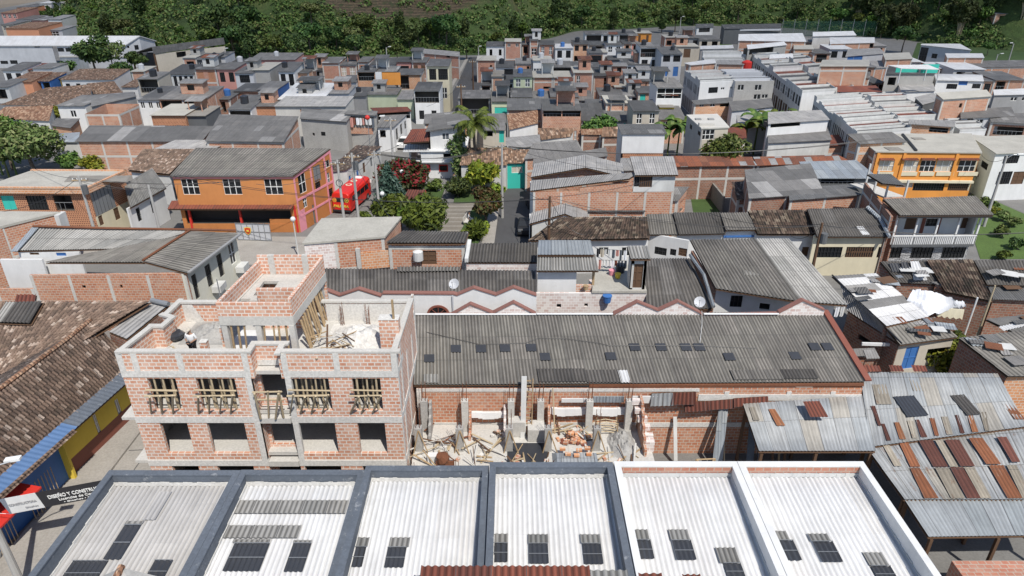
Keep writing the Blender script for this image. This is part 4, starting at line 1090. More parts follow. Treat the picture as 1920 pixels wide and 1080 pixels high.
c.build('plank','woodp',r)
def partition(label,x,y0,y1,prof,mat='brick'):
 b=MB();n=len(prof)-1
 for k in range(n):
  a,c=y0+(y1-y0)*k/n,y0+(y1-y0)*(k+1)/n;b.box(x,x+.13,a,c,2.1,2.1+prof[k])
 tag(b.build('partition_wall',mat),label,'wall')
partition('stepped brick partition right of the sandy ramp, casting the deepest shade',6.9,28.0,Yw-.1,(.5,.9,1.3,1.8,2.2,2.2,2.3))
partition('low stepped brick partition between ladder and sheet stack',1.95,28.9,Yw-.1,(.3,.5,.9,1.2,1.5,1.5));partition('broken block partition left of the timber ladder',-.45,29.0,Yw-.1,(.4,.7,1.0,1.3,1.5,1.5),'brickw');partition('broken brick partition by the red mixer',-2.35,29.3,Yw-.1,(.3,.3,.8,1.0,1.2,1.2));partition('grey partition stub beside the brick shell',-4.5,29.2,Yw-.1,(.4,.9,1.2,1.6,1.8,1.8),'cgrey')
for i,(cx,cy,sx,sy,lab)in enumerate(((-1.3,28.6,.9,1.5,'second bay, left of the dark pit'),(1.0,27.3,.8,.5,'strip before the dark stair pit'),(3.2,29.8,.9,.6,'bay behind the sheet stack'),(5.6,27.6,.9,.6,'corner by the black plastic'),(-3.8,28.2,1.0,.9,'first bay by the mixer'))):
 sticks('plank or batten lying about the %s'%lab,cx,cy,2.14,14,(sx,sy),['wood','woodp','clight','woodd'],70+i,'loose_plank','plank','planks in the '+lab,(.5,1.8),.12,.035)
 for k in range(8):
  x,y=cx+rng.uniform(-sx,sx),cy+rng.uniform(-sy,sy);q=rng.uniform(.12,.3);b=MB();b.obox(V3((x,y,2.13)),V3((q*math.cos(k),q*math.sin(k),.03)),V3((-.7*q*math.sin(k),.7*q*math.cos(k),0)),V3((0,0,rng.uniform(.06,.16))))
  tag(b.build('broken_brick',rng.choice(('brick','brickn','mortar'))),'broken brick lump in the %s'%lab,'brick','brick lumps in the '+lab)
b=MB();b.box(-.25,1.9,27.5,29.1,2.125,2.14);tag(b.build('pit_shade_sheet','tarpb'),'thin black sheet for the shade of a stair pit beneath the ladder','pit')  # flat sheet on the floor; the shade of the pit is its black colour
heap('rubble_heap','grey white rubble heap below the leaning blue boards','heap',(10.3,27.6,0),1.5,1.0,1.0,'mortar',seed=17)
heap('rubble_heap','mixed timber and rubble heap right of the last column form','heap',(8.4,27.2,0),1.3,.9,.8,'wood',seed=18)
sticks('broken board on the rubble right of the column forms',8.7,27.1,.7,26,(1.6,.7),['wood','clight','woodp','mortar'],31,group='broken boards on the lot rubble',up=.4)
sticks('short stick bundled under the last column form',7.4,26.5,1.0,18,(.55,.3),['wood','woodp'],33,group='sticks under the last form',up=.9)
b=MB();b.ball((6.1,27.0,1.9),.55,0,9,6,.5,.6);b.ball((6.6,26.9,1.95),.4,0,9,6,.5,.6);tag(b.build('plastic_sheet','tarpb'),'crumpled black plastic sheet at the lot edge','plastic sheet')
def board(label,x0,w,y0,z0,top,mat,dx=0.0,name='leaning_board'):
 b=MB();b.obox(V3((x0,y0,z0)),V3((w,0,0)),V3((0,.04,0)),V3((dx,Yw-.06-y0,top)));return tag(b.build(name,mat),label,'board','boards leaning on the warehouse wall')
board('pale blue metal board leaning on the brick wall',11.0,.28,29.2,.4,3.3,'zincb',.35);board('second pale blue metal board, right of the first and shorter',11.32,.26,29.3,.3,3.2,'zincb',.3)
board('weathered grey plank leaning alone on the brick wall',9.05,.2,29.8,.3,2.4,'whited',-.12);board('blue grey board standing in the shed shade',13.1,.4,29.8,.2,2.7,'slate',.05);board('narrow blue grey board beside it in the shed shade',13.75,.25,29.9,.2,2.9,'slate',.05)
board('thin bamboo pole leaning right of the blue boards',11.75,.06,29.5,.3,2.5,'woodp',-.02);board('brown plank under the shed roof, left one',14.45,.12,29.6,.1,3.1,'woodd',.03);board('brown plank under the shed roof, middle one',14.8,.1,29.6,.1,3.1,'wood',.02);board('brown plank under the shed roof, right one',15.1,.14,29.6,.1,3.2,'woodd',.02)
r=thing('crossed_frame','crossed timber frame dumped on the rubble by the blue boards','timber frame',V3((10.2,28.3,.6)))
b=MB()
for a,c in(((9.7,28.2,.7),(10.8,28.4,1.6)),((10.8,28.2,.7),(9.8,28.4,1.6)),((9.7,28.2,.7),(9.8,28.4,1.6)),((10.8,28.2,.7),(10.8,28.4,1.65)),((9.8,28.4,1.6),(10.8,28.4,1.65)),((9.7,28.2,.72),(10.8,28.2,.72))):b.bar(a,c,.045,0,4)
b.build('batten','wood',r)
slabbox('yellow_jerrycan','small yellow can hung at the last column form','can',7.75,7.95,25.9,26.1,2.3,2.6,'yellow')
for i,(q,m)in enumerate((([(1219,762),(1262,761),(1262,736),(1222,738)],'g_zincr'),([(1258,759),(1305,759),(1305,735),(1262,736)],'g_redr'),([(1284,773),(1330,770),(1328,752),(1284,754)],'g_redr'),([(1328,769),(1378,766),(1378,748),(1328,752)],'g_redr'),([(1376,764),(1440,757),(1440,743),(1376,747)],'g_redr'))):
 pts=[]
 for k,(x,y)in enumerate(q):pts.append(PY(x,y,Yw-.35 if k<2 else Yw-.1))
 r=thing('awning_sheet','rusty awning sheet nailed along the warehouse wall, %s from the left'%('first','second','third','fourth','fifth')[i],'awning',pts[0],'rusty awning sheets on the warehouse wall')
 waves('sheet',r,*pts,m,samp=6,under='woodd')
# ============================== ZINC SHEDS ON THE RIGHT
def shed(label,px4,zs,mat,posts=True,group=None,wall=None,rows=3):
 C=[P(x,y,z)for(x,y),z in zip(px4,zs)]
 cen=sum(C,V3((0,0,0)))/4
 r=thing('zinc_shed',label,'shed',V3((cen.x,cen.y,0)),group)
 waves('roof',r,*C,mat,pitch=.19,amp=.018,samp=4,rows=rows)
 if posts:
  for p in C+[(C[0]+C[1])/2,(C[2]+C[3])/2]:
   q=p.lerp(cen,.06);b=MB();b.box(q.x-.07,q.x+.07,q.y-.07,q.y+.07,0,q.z-.2);b.build('post','woodd',r)
 return r
shed('smaller zinc shed with one rusty strip, against the brick warehouse wall',[(1423,846),(1642,846),(1618,741),(1393,757)],(3.6,3.6,4.0,4.0),'g_zinc')
shed('long zinc shed roof below the warehouse verge with two dark panes',[(1632,838),(1925,800),(1870,700),(1612,697)],(3.55,3.6,4.3,4.3),'g_zinc')
shed('big zinc shed roof with many rust red strips',[(1696,937),(1990,937),(1925,796),(1614,824)],(2.95,2.95,3.5,3.5),'g_zincr',rows=2)
shed('dull zinc shed lean-to with clean grey sheets at the lower right',[(1741,1007),(2010,1003),(1985,925),(1688,925)],(2.6,2.6,2.92,2.92),'g_zincc',rows=1)
def plate(label,q,zs,mat,name='roof_pane',cat='roof pane',lift=.10,amp=.018):
 C=[P(x,y,z)+V3((0,0,lift))for(x,y),z in zip(q,zs)]
 r=thing(name,label,cat,C[0]);waves('pane',r,*C,mat,pitch=.19,amp=amp,samp=4,under=None);return r
def onz(x,y):return PPL(x,y,P(1632,838,3.55),P(1925,800,3.6),P(1612,697,4.3)).z
def strips(Z,zs,rows,seed):
 a,d,e=[P(x,y,z)for(x,y),z in zip(Z,zs)];up_,r_=None,random.Random(seed);root=bpy.data.objects['zinc_shed'+('' if seed==0 else '.%03d'%seed)]
 for(x0,x1,x2,x3,yt,yb,m)in rows:
  q=[PPL(x,y,a,d,e)+V3((0,0,.045))for x,y in((x2,yb),(x3,yb),(x1,yt),(x0,yt))];waves('rust_sheet',root,*q,m,pitch=.19,amp=.018,samp=4,under=None)
strips([(1696,937),(1990,937),(1614,824)],(2.95,2.95,3.5),[(1650,1662,1676,1690,828,876,'tanz'),(1683,1700,1706,1725,827,877,'orust'),(1721,1747,1749,1777,826,877,'drust'),(1752,1766,1780,1796,826,877,'tanz'),(1770,1797,1800,1827,825,876,'drust'),(1815,1841,1848,1876,822,872,'orust'),(1868,1886,1896,1912,820,868,'drust'),(1705,1723,1732,1759,878,936,'orust'),(1752,1778,1782,1808,878,936,'tanz'),(1780,1804,1812,1838,877,936,'drust'),(1806,1826,1838,1858,877,936,'tanz'),(1852,1880,1888,1916,873,936,'orust'),(1886,1905,1916,1936,873,936,'tanz')],2)
strips([(1632,838),(1925,800),(1612,697)],(3.55,3.6,4.3),[(1634,1660,1643,1672,722,760,'tanz'),(1700,1722,1712,1736,702,735,'tanz'),(1868,1886,1902,1922,747,788,'orust'),(1632,1640,1646,1652,762,800,'drust')]+[(x,x+6+3*(k%3),x+10,x+18+4*(k%2),797-.12*(x-1640),829-.1*(x-1640),('drust','orust','tanz')[k%3])for k,x in enumerate((1652,1676,1700,1716,1742,1764,1790,1812,1836))],1)
strips([(1423,846),(1642,846),(1393,757)],(3.6,3.6,4.0),[(1440,1452,1456,1472,768,800,'orust'),(1404,1414,1412,1424,764,790,'tanz')],0)
plate('dark double pane on the long zinc shed roof',[(1700,785),(1740,782),(1712,744),(1674,746)],[onz(1700,785),onz(1740,782),onz(1712,744),onz(1674,746)],'skyl')
plate('dark ribbed strip on the long zinc shed roof, further right',[(1812,782),(1838,780),(1806,742),(1780,744)],[onz(1812,782),onz(1838,780),onz(1806,742),onz(1780,744)],'g_fibrod')
plate('brown pane next to the loose dark bar on the zinc roof',[(1518,786),(1552,786),(1535,755),(1504,756)],[onz(1518,786)+.25]*2+[onz(1518,786)+.5]*2,'g_redr',lift=.12)
for i,(a,b2)in enumerate(((1612,1652),(1670,1694),(1712,1738))):
 plate('rust red sheet piece on the top edge of the long zinc roof, %s'%('nearest the verge','middle one','rightmost one')[i],[(a,700),(b2,700),(b2-5,688),(a-5,687)],[4.3,4.3,4.4,4.4],'g_redr')
sticks('dark beam lying in the gap beside the white parapet house',15.6,21.5,.3,16,(.7,3.4),['woodd','wood','rust'],41,'old_beam','beam','beams dumped in the gap',(1,2.4),.8,.06)
heap('scrap_heap','dark scrap heap in the gap between white parapet and shed','heap',(15.6,22.5,0),.9,3.5,.6,'woodd',seed=44)
sticks('yellow or pale batten heaped at the lower right corner',16.3,16.2,1.4,26,(1.6,1.2),['woodp','wood','brickd','clight'],42,'broken_batten','batten','battens at the lower right corner',(.6,2.2),.7,.05)
heap('rubble_heap','brown rubble heap with battens below the dull zinc lean-to','heap',(16.4,16.2,0),2.4,1.8,1.5,'woodd',seed=45)
def ochre():
 r=thing('brick_shack','ochre mud walled shack under the lower right zinc edge','shack',V3((20.2,17.2,0)))
 b=MB();A,B=V3((18.9,18.3,0)),V3((22.5,18.3,0));wallface(b,A,B,0,2.5,2.5,[(.0,0.0,0,0)]);b.box(18.9,22.5,18.31,21,0,2.4);b.build('wall','brickp',r)
 c=MB();c.box(18.92,21.5,18.22,18.29,1.1,2.45);c.build('board','dorange',r)
 d=MB();d.bar(V3((18.3,18.4,.3)),V3((18.0,18.7,2.6)),.07,0,6);d.build('yellow_post','yellow',r)
ochre()
# ============================== helpers for composite buildings
def cw(root,A,B,za,zb,mat,holes=(),base=0.0,name='wall',th=.18,frame=False):
 """a wall of its own thickness from A to B (seen from outside, left to right); openings as pixel rects"""
 A=V3((A.x,A.y,0));B=V3((B.x,B.y,0));d=(B-A).normalized();Ln=(B-A).length;inn=V3((-d.y,d.x,0))
 hs=[];zc=min(za,zb)
 for r in holes:
  p=PW(r[0],r[1],A,B);q=PW(r[2],r[3],A,B)
  u0,u1=sorted(((p-A).dot(d),(q-A).dot(d)));z0,z1=sorted((p.z,q.z))
  u0,u1,z0,z1=max(.03,u0),min(Ln-.03,u1),max(base,z0),min(zc-.03,z1)
  if u1-u0>.08 and z1-z0>.08:hs.append((u0,u1,z0,z1,r[4]))
 b=MB();H,pt,i2,d2=wallface(b,A,B,base,za,zb,[x[:4]for x in hs],0,reveal=th)
 t=A+inn*th;s=B+inn*th
 b.face([A+V3((0,0,za)),B+V3((0,0,zb)),s+V3((0,0,zb)),t+V3((0,0,za))])
 b.face([A+V3((0,0,base)),A+V3((0,0,za)),t+V3((0,0,za)),t+V3((0,0,base))]);b.face([B+V3((0,0,zb)),B+V3((0,0,base)),s+V3((0,0,base)),s+V3((0,0,zb))])
 if not hs:b.face([s+V3((0,0,base)),t+V3((0,0,base)),t+V3((0,0,za)),s+V3((0,0,zb))])
 o=b.build(name,mat,root)
 for x in hs:fill(root,x[4],x[:4],pt,inn,False)
 if frame:
  f=MB();n=max(1,round(Ln/3));out=-inn
  for k in range(n+1):
   u=0 if k==0 else(Ln-.22 if k==n else Ln*k/n-.11)
   if any(x[0]<u+.24 and x[1]>u for x in hs):continue
   f.obox(A+d*u+V3((0,0,base)),d*.22,out*.022,V3((0,0,zc-base)))
  for z in(base+2.4,base+5.0):
   if z<zc and not any(x[2]<z and x[3]>z-.25 for x in hs):f.obox(A+V3((0,0,z-.25)),d*Ln,out*.018,V3((0,0,.25)))
  f.build('concrete_frame','clight',root)
 return o
def mk(name,label,cat,p,group=None):return thing(name,label,cat,V3((p.x,p.y,0)),group)
def flatz(p,z):return V3((p.x,p.y,z))
# ============================== LEFT: old tiled house along the street
def tiled_house():
 r=thing('tiled_house','sprawling old clay tile house with yellow and blue street front','house',V3((-27,30,0)))
 A=[V3((-25.0,18,3.4)),V3((-22.75,34.6,3.4)),V3((-26.0,36.8,5.3)),V3((-28.0,18,5.3))]
 waves('roof',r,*A,'g_tile',pitch=.22,tile=True,samp=4)
 Bq=[V3((-30.2,33.0,3.6)),V3((-31.5,18,3.5)),V3((-28.0,18,5.28)),V3((-26.3,34.6,5.28))]
 waves('roof',r,*Bq,'g_tile',pitch=.22,tile=True,samp=4)
 Cq=[P(-120,742,3.5),V3((-26.2,33.6,4.7)),P(283,566,5.6),P(-120,566,5.7)]
 waves('roof',r,*Cq,'g_tile',pitch=.22,tile=True,samp=4)
 g=MB();g.path([V3((-28.0,18,5.42)),V3((-26.1,34.5,5.42)),V3((-26.0,36.8,5.42))],.13,0,7);g.build('ridge_tiles','tiler',r)
 f0,f1,f2=V3((-25.2,18,0)),V3((-24.05,28.7,0)),V3((-23.25,34.4,0))
 cw(r,f0,f1,3.3,3.3,'blue',[],name='blue_wall');cw(r,f1,f2,3.3,3.3,'yellow',[(214,752,231,778,'c'),(173,780,191,810,'c'),(238,730,256,752,'c')],base=1.05,name='yellow_wall')
 cw(r,f1,f2,1.05,1.05,'maroon',[],name='plinth');cw(r,f2,V3((-28,36.5,0)),3.3,3.6,'white',[])
 b=MB();b.box(-24.2,-23.72,28.55,28.72,0,3.3);b.build('end_wall','yellow',r)
 for i,(ya,yb,m,o)in enumerate(((28.9,34.7,'slate',0),(18,28.9,'sblue',.02))):
  q=[]
  for y in(ya,yb):t=(y-18)/(34.6-18);xe=-25.0+2.25*t;q.append((xe,y))
  c=[V3((q[0][0]+.62,q[0][1],3.36)),V3((q[1][0]+.62,q[1][1],3.36)),V3((q[1][0]-.15,q[1][1],3.62)),V3((q[0][0]-.15,q[0][1],3.62))]
  waves('eave_sheet',r,*c,m,pitch=.3,amp=.02,samp=4,under='woodd')
 c=[V3((-24.38+.1,18,3.22)),V3((-22.95+.1,28.6,3.22)),V3((-23.0,28.6,3.42)),V3((-24.45,18,3.42))]
 waves('eave_tiles',r,*c,'g_tile',pitch=.22,tile=True,samp=4)
 c=MB();c.bar(V3((-23.45,28.8,3.2)),V3((-22.25,34.6,3.2)),.09,0,6);c.build('gutter','beige',r)
 c=MB()
 for k in range(22):y=20.2+k*.2;c.bar(V3((-24.62+.105*(y-20.2)+.05,y,.1)),V3((-24.62+.105*(y-20.2)+.05,y,1.9)),.025,0,4)
 for k in range(9):y=25.6+k*.22;c.bar(V3((-24.05+.1*(y-25.6)+.05,y,.1)),V3((-24.05+.1*(y-25.6)+.05,y,2.0)),.025,0,4)
 c.build('timber_grille','wood',r)
 c=MB();c.prism([V3((-24.3,22.6,2.35)),V3((-23.4,22.7,2.2)),V3((-23.1,25.6,2.2)),V3((-24.0,25.5,2.35))],[V3((-24.3,22.6,2.65)),V3((-23.4,22.7,2.3)),V3((-23.1,25.6,2.3)),V3((-24.0,25.5,2.65))]);c.build('awning','red',r)
 c=MB();c.box(-24.5,-24.1,20.6,21.6,.2,1.2);c.build('step','whited',r)
tiled_house()
r=thing('patch_roof','dark grey corrugated patch set into the top of the old tile roof','roof',P(35,590,5.3))
waves('sheet',r,P(6,606,5.35),P(58,608,5.35),P(82,566,5.85),P(32,568,5.85),'g_fibrod',lift=.1)
waves('sheet',r,P(-12,606,5.35),P(6,606,5.35),P(32,568,5.85),P(14,568,5.85),'g_fibrol',lift=.1)
r=thing('patch_roof','red brown sheet patch above the dark corrugated patch of the tile roof','roof',P(48,560,5.9))
waves('sheet',r,P(28,567,5.9),P(66,567,5.9),P(68,552,6.0),P(32,552,6.0),'g_redr')
r=mk('side_roof_house','narrow pale grey sheet roofed annex between old tile roof and brick shell','house',P(260,600,4.9))
q=[P(204,622,4.9),P(238,636,4.9),P(316,572,5.2),P(284,562,5.3)]
waves('roof',r,*q,'fibrol',pitch=.3,amp=.012,rows=5);cw(r,q[0],q[1],4.7,4.7,'brickd',[]);cw(r,q[1],q[2],4.7,5.0,'brickd',[])
b=MB();b.bar(P(284,563,5.5),P(316,570,5.45),.16,0,8);b.build('metal_flashing','steel',r)
# ============================== long L-shaped corrugated house with brick yard wall
M['pcream']=plain('pale cream paint',(.68,.665,.57),.85,.25,.25,smudge=(.5,.47,.4))
def lhouse():
 r=thing('corrugated_house','L-shaped grey corrugated house with brick flank and cream balcony front','house',V3((-30,47,0)))
 e0,e1=P(350,512,4.9),P(449,438,4.9)
 rf,rn=P(357,433,5.6),P(268,490,5.5)
 waves('roof',r,e0,e1,rf,rn,'g_fibro',rows=4,pitch=.3,amp=.012)
 waves('roof',r,P(26,470,4.7),P(258,466,4.7),P(357,434,5.6),P(62,424,5.6),'g_fibrol',rows=2)
 waves('roof',r,P(85,492,4.8),P(270,492,5.3),P(345,440,5.5),P(150,478,4.95),'g_fibro',rows=2)
 g=MB();g.path([rn+V3((0,0,.08)),rn.lerp(rf,.3)+V3((0,0,.09)),rf+V3((0,0,.1))],.09,0,6);g.path([P(62,424,5.72),P(200,428,5.72),rf+V3((0,0,.12)),P(442,432,5.1)],.1,0,6);g.build('ridge_cap','rust',r)
 g=MB();g.obox(e0+V3((.05,0,-.02)),e1-e0,V3((.22,0,0)),V3((0,0,.12)));g.build('gutter','grey',r)
 a=P(85,494,4.7);
 cw(r,V3((a.x,e0.y+.15,0)),V3((e0.x-.15,e0.y+.15,0)),4.65,4.8,'brick',[(153,535,162,541,'v'),(224,534,231,541,'v')],frame=True)
 far=P(-40,520,3.6)
 cw(r,V3((-46,e0.y+.13,0)),V3((a.x,e0.y+.13,0)),3.55,3.55,'brick',[],frame=True,name='yard_wall')
 cw(r,e0+V3((-.3,.1,0)),e1+V3((-.3,-.1,0)),4.85,4.85,'pcream',[(358,518,376,556,'b'),(383,500,401,532,'b'),(405,480,422,514,'b'),(427,460,444,490,'w')],name='street_wall')
 for t in(.45,.93):
  c=e0.lerp(e1,t);b=MB();b.box(c.x-.3,c.x+.4,c.y-.7,c.y+.5,1.9,2.4);b.build('balcony','whited',r)
 cw(r,P(34,473,4.5),P(148,473,4.5),4.5,4.5,'white',[(54,472,74,478,'d'),(103,470,125,480,'D')],name='yard_front')
 w=MB();p0,p1=P(4,516,3.0),P(84,515,3.0);w.obox(V3((p0.x,p0.y+.3,0)),V3((p1.x-p0.x,0,0)),V3((0,.2,0)),V3((0,0,4.2)));w.build('white_screen_wall','white',r)
 b=MB();b.obox(P(20,472,4.75),P(60,428,5.6)-P(20,472,4.75),V3((.5,.05,0)),V3((0,0,.05)));b.build('metal_flashing','zincb',r)
lhouse()
r=mk('brick_house','slab roofed block house at the left edge beside the pierced brick flank','house',P(40,410,5.2))
q=[P(-60,442,5.2),P(2,424,5.2),P(113,397,5.2),P(-40,395,5.2)]
slabroof('roof_slab',r,q,'slab',.2);cw(r,q[1]+V3((-.1,0,0)),q[2]+V3((-.1,0,0)),5.0,5.0,'brick',[],frame=True);cw(r,q[0],q[1],5,5,'brick',[])
b=MB();c=P(112,405,5);b.box(c.x-.4,c.x,c.y-.15,c.y+.9,0,5.1);b.build('pier','whited',r)
def corner_house():
 r=mk('brick_house','two-storey corner block house with slab roof, teal shutter and pierced screens','house',P(150,340,5.6))
 FL,FR,BR,BL=P(-40,353,5.6),P(163,354,5.6),P(238,320,5.6),P(60,319,5.6)
 slabroof('roof_slab',r,[p+V3((0,0,0))for p in(FL,FR,BR,BL)],'slab',.12)
 e=MB()
 for a,c in((FL,FR),(FR,BR),(BR,BL)):
  t=(c-a).normalized();n=V3((t.y,-t.x,0));e.obox(V3((a.x,a.y,5.1))+n*.0,c-a,-n*.25,V3((0,0,.62)))
 e.build('roof_edge','bricko',r)
 A,B,C=FL+V3((0,.5,0)),FR+V3((-.3,.5,0)),BR+V3((-.3,-.2,0))
 cw(r,A,B,5.1,5.1,'calado',[(0,367,33,393,'t'),(47,367,93,394,'b'),(97,366,141,396,'o')])
 cw(r,B,C,5.1,5.1,'calado',[(166,360,220,392,'s')],base=2.55,name='upper_flank')
 cw(r,B+V3((.02,0,0)),C+V3((.02,0,0)),2.55,2.55,'cream',[(181,398,196,420,'d'),(210,385,227,409,'d'),(235,376,240,382,'w')],name='lower_flank')
 s=MB();s.obox(P(120,341,5.62),V3((6,0,0)),V3((-.6,2.0,0)),V3((0,0,.012)));s.build('roof_stain','slabd',r)
corner_house()
r=mk('white_house','low white and grey street house between corner block house and orange building','house',P(280,360,3.6))
q=[P(244,390,3.5),P(312,352,3.5),P(285,315,4.2),P(232,345,4.2)]
waves('roof',r,*q,'g_fibrol');cw(r,q[0]+V3((-.3,.1,0)),q[1]+V3((-.3,0,0)),3.4,3.4,'white',[(254,392,267,412,'b'),(281,378,291,398,'b'),(304,370,310,398,'d'),(311,362,317,388,'d')])
r=mk('tiled_house','weedy clay tile roof behind the orange building, left of its roof','house',P(300,300,4))
q=[P(240,320,3.6),P(318,328,3.6),P(368,280,4.6),P(270,280,4.6)]
waves('roof',r,q[0],q[1],q[2],q[3],'g_tile',pitch=.22,tile=True,samp=4);cw(r,q[0]+V3((.2,.2,0)),q[1]+V3((-.2,.2,0)),3.5,3.5,'white',[])
r=mk('white_roof_house','pale sheet roofed house between weedy tiles and the long patchwork roof','house',P(370,270,4.6))
q=[P(262,290,4.2),P(395,283,4.3),P(440,262,4.8),P(330,262,4.8)]
waves('roof',r,*q,'fibrol',amp=.015);cw(r,q[0]+V3((.2,.2,0)),q[1]+V3((-.2,.2,0)),4.1,4.2,'white',[])
# ============================== ORANGE two-storey building with pink trim
def orange_building():
 r=mk('orange_building','orange two-storey building with pink bands and brown canopy beside the red bus','building',P(480,330,6))
 FL,FR,BR,BL=P(318,330,6.0),P(549,330,6.0),P(620,278,6.9),P(367,277,6.9)
 waves('roof',r,FL,FR,BR,BL,'g_fibro',rows=4,pitch=.3,amp=.012)
 A,B,C=FL+V3((.15,.25,0)),FR+V3((-.1,.25,0)),BR+V3((-.1,-.1,0))
 z2=2.9
 wins=[(338,336,376,365,'w'),(416,336,455,365,'w'),(494,336,532,365,'w')]
 cw(r,A,B,5.85,5.85,'borange',wins,base=z2,name='upper_front')
 cw(r,A+V3((0,.002,0)),B+V3((0,.002,0)),z2,z2,'dorange',[(345,392,548,420,'v')],name='lower_front')
 right=[(556,318,576,358,'w'),(603,284,619,312,'w'),(585,304,603,337,'s'),(567,369,577,387,'w'),(590,340,602,352,'b'),(611,326,620,344,'w'),(614,356,625,366,'b'),(570,400,577,432,'s'),(585,385,593,418,'s')]
 cw(r,B,C,5.85,6.7,'dorange',right,name='side_wall')
 d=(C-B);d.z=0;Ln=d.length;d.normalize();n=V3((d.y,-d.x,0))
 t=MB()
 def hb(z0,z1,hh,u0=0,u1=1):p=B+d*Ln*u0;p.z=z0;q=B+d*Ln*u1;q.z=z1;t.obox(p-V3((0,0,hh/2)),q-p,n*.05,V3((0,0,hh)))
 hb(5.7,6.6,.28);hb(3.35,3.35,.24);hb(1.6,1.6,.22,.0,1)
 for u in(0.0,.42,.80,.975):p=B+d*Ln*u;t.obox(V3((p.x,p.y,0))+n*.0,d*.22,n*.045,V3((0,0,5.6+.85*u)))
 t.obox(V3((A.x,A.y,5.66)),B-A,V3((0,-.06,0)),V3((0,0,.2)))
 p=B+d*.1;t.obox(V3((p.x,p.y,.0)),d*1.0,n*.03,V3((0,0,2.2)))
 t.build('pink_trim','pinkt',r)
 q=[P(314,392,2.75),P(546,392,2.75),P(557,376,3.15),P(322,376,3.15)]
 waves('canopy',r,*q,'redr',pitch=.3,amp=.015,samp=4)
 f=MB()
 for x in(343,440,546):w=P(x,400,2.5);f.box(w.x-.1,w.x+.1,A.y-.05,A.y+.2,0,2.85)
 f.build('post','red',r)
 k=MB();k.box(A.x+1.6,B.x-.2,A.y+4.5,A.y+4.7,0,2.8);k.build('inner_wall','maroon',r)
 g=MB();g.box(A.x-.05,B.x+.05,A.y-.2,A.y-.02,5.9,5.98);g.build('gutter','grey',r)
 rf=MB();rf.box(B.x-3.0,B.x,A.y+.05,A.y+.14,0,1.4);rf.build('parapet_wall','dorange',r)
orange_building()
def gate():
 A,B=P(447,450,0),P(510,452,0);d=(B-A)
 r=thing('street_gate','grey sheet metal gate carrying a red and gold shield emblem','gate',A)
 b=MB();b.obox(A,d,V3((0,.06,0)),V3((0,0,1.75)));b.build('leaf','lgrey',r)
 f=MB()
 for k in range(7):p=A+d*(k/6);f.obox(p+V3((-.03,-.05,0)),V3((.06,0,0)),V3((0,.05,0)),V3((0,0,1.85)))
 for z in(0.05,.9,1.75):f.obox(A+V3((0,-.052,z)),d,V3((0,.05,0)),V3((0,0,.06)))
 f.build('frame','steel',r)
 c=A+d*.34+V3((0,-.07,1.05));
 def shield(s,off,m,nm):
  e=MB();pts=[(-.32,.32),(0,.38),(.32,.32),(.34,0),(.2,-.28),(0,-.44),(-.2,-.28),(-.34,0)]
  fr=[c+V3((x*s,-off,z*s))for x,z in pts];e.prism([p+V3((0,off,0))for p in fr],fr);return e.build(nm,m,r)
 s1=shield(1.0,.02,'yellow','emblem_border');shield(.82,.03,'red','emblem_field')
 e=MB();e.box(c.x-.12,c.x+.12,c.y-.045,c.y-.02,c.z-.12,c.z+.1);e.build('emblem_charge','yellow',r)
gate()
# ============================== block houses behind the shell
r=mk('brick_house','block house with bare slab roof and limewashed corner, left of the door with water tank','house',P(650,430,7.5))
q=[P(566,456,7.6),P(722,443,7.6),P(753,406,7.6),P(603,409,7.6)]
slabroof('roof_slab',r,q,'slab',.14)
m0=q[0].lerp(q[1],.37)
cw(r,q[0]+V3((.1,.1,0)),m0+V3((0,.1,0)),7.45,7.45,'brickw',[],base=3);cw(r,m0+V3((0,.1,0)),q[1]+V3((-.1,.1,0)),7.45,7.45,'brick',[],base=3,frame=True);cw(r,q[1]+V3((-.1,.1,0)),q[2]+V3((-.1,-.1,0)),7.45,7.45,'brick',[],base=0)
b=MB();c=q[0].lerp(q[1],.63);b.box(c.x,c.x+.3,c.y-.15,c.y+.05,4,6.9);b.build('concrete_pier','clight',r)
b=MB();b.obox(V3((c.x+.3,c.y+.0,5.2)),(q[1]-c)*.95,V3((0,.08,0)),V3((0,0,1.35)));b.build('orange_wall','bricko',r)
r=mk('brick_house','block house with corrugated roof, black doorway and round water tank','house',P(800,450,7))
q=[P(724,456,7.2),P(873,456,7.2),P(880,436,7.5),P(750,437,7.5)]
q[2]=q[1]+V3((.1,2.4,-.1));q[3]=q[0]+V3((.9,2.6,-.1))
waves('roof',r,*q,'g_fibrod',rows=1,lift=.02)
cw(r,q[0]+V3((.1,.2,0)),q[1]+V3((-.1,.2,0)),7.1,7.1,'brick',[(788,470,819,496,'d')],base=4.5,frame=True)
cw(r,q[1]+V3((-.1,.2,0)),q[2]+V3((-.1,0,0)),7.1,7.1,'whited',[],base=4)
d=PW(785,474,q[0]+V3((0,.2,0)),q[1]+V3((0,.2,0)))
t=thing('water_tank','small round white tank on the wall beside the black doorway','tank',d+V3((0,-.4,-.4)))
b=MB();b.bar(d+V3((0,-.35,-.4)),d+V3((0,-.35,.25)),.36,0,12);b.build('barrel','whited',t);b=MB();b.bar(d+V3((0,-.35,.25)),d+V3((0,-.35,.34)),.3,0,12,.1);b.build('lid','white',t)
r=mk('corrugated_house','dark corrugated roof with white verge, right of the black doorway house','house',P(940,470,6.3))
q=[P(874,492,6.2),P(1007,492,6.2),P(1008,455,6.9),P(880,456,6.9)]
waves('roof',r,*q,'g_fibrod',rows=2);cw(r,q[0]+V3((0,.1,0)),q[1]+V3((0,.1,0)),6.1,6.1,'brickw',[],base=2)
b=MB();b.obox(q[0]+V3((-.1,0,0)),q[3]-q[0],V3((.25,0,0)),V3((0,0,.3)));b.build('verge','whited',r)
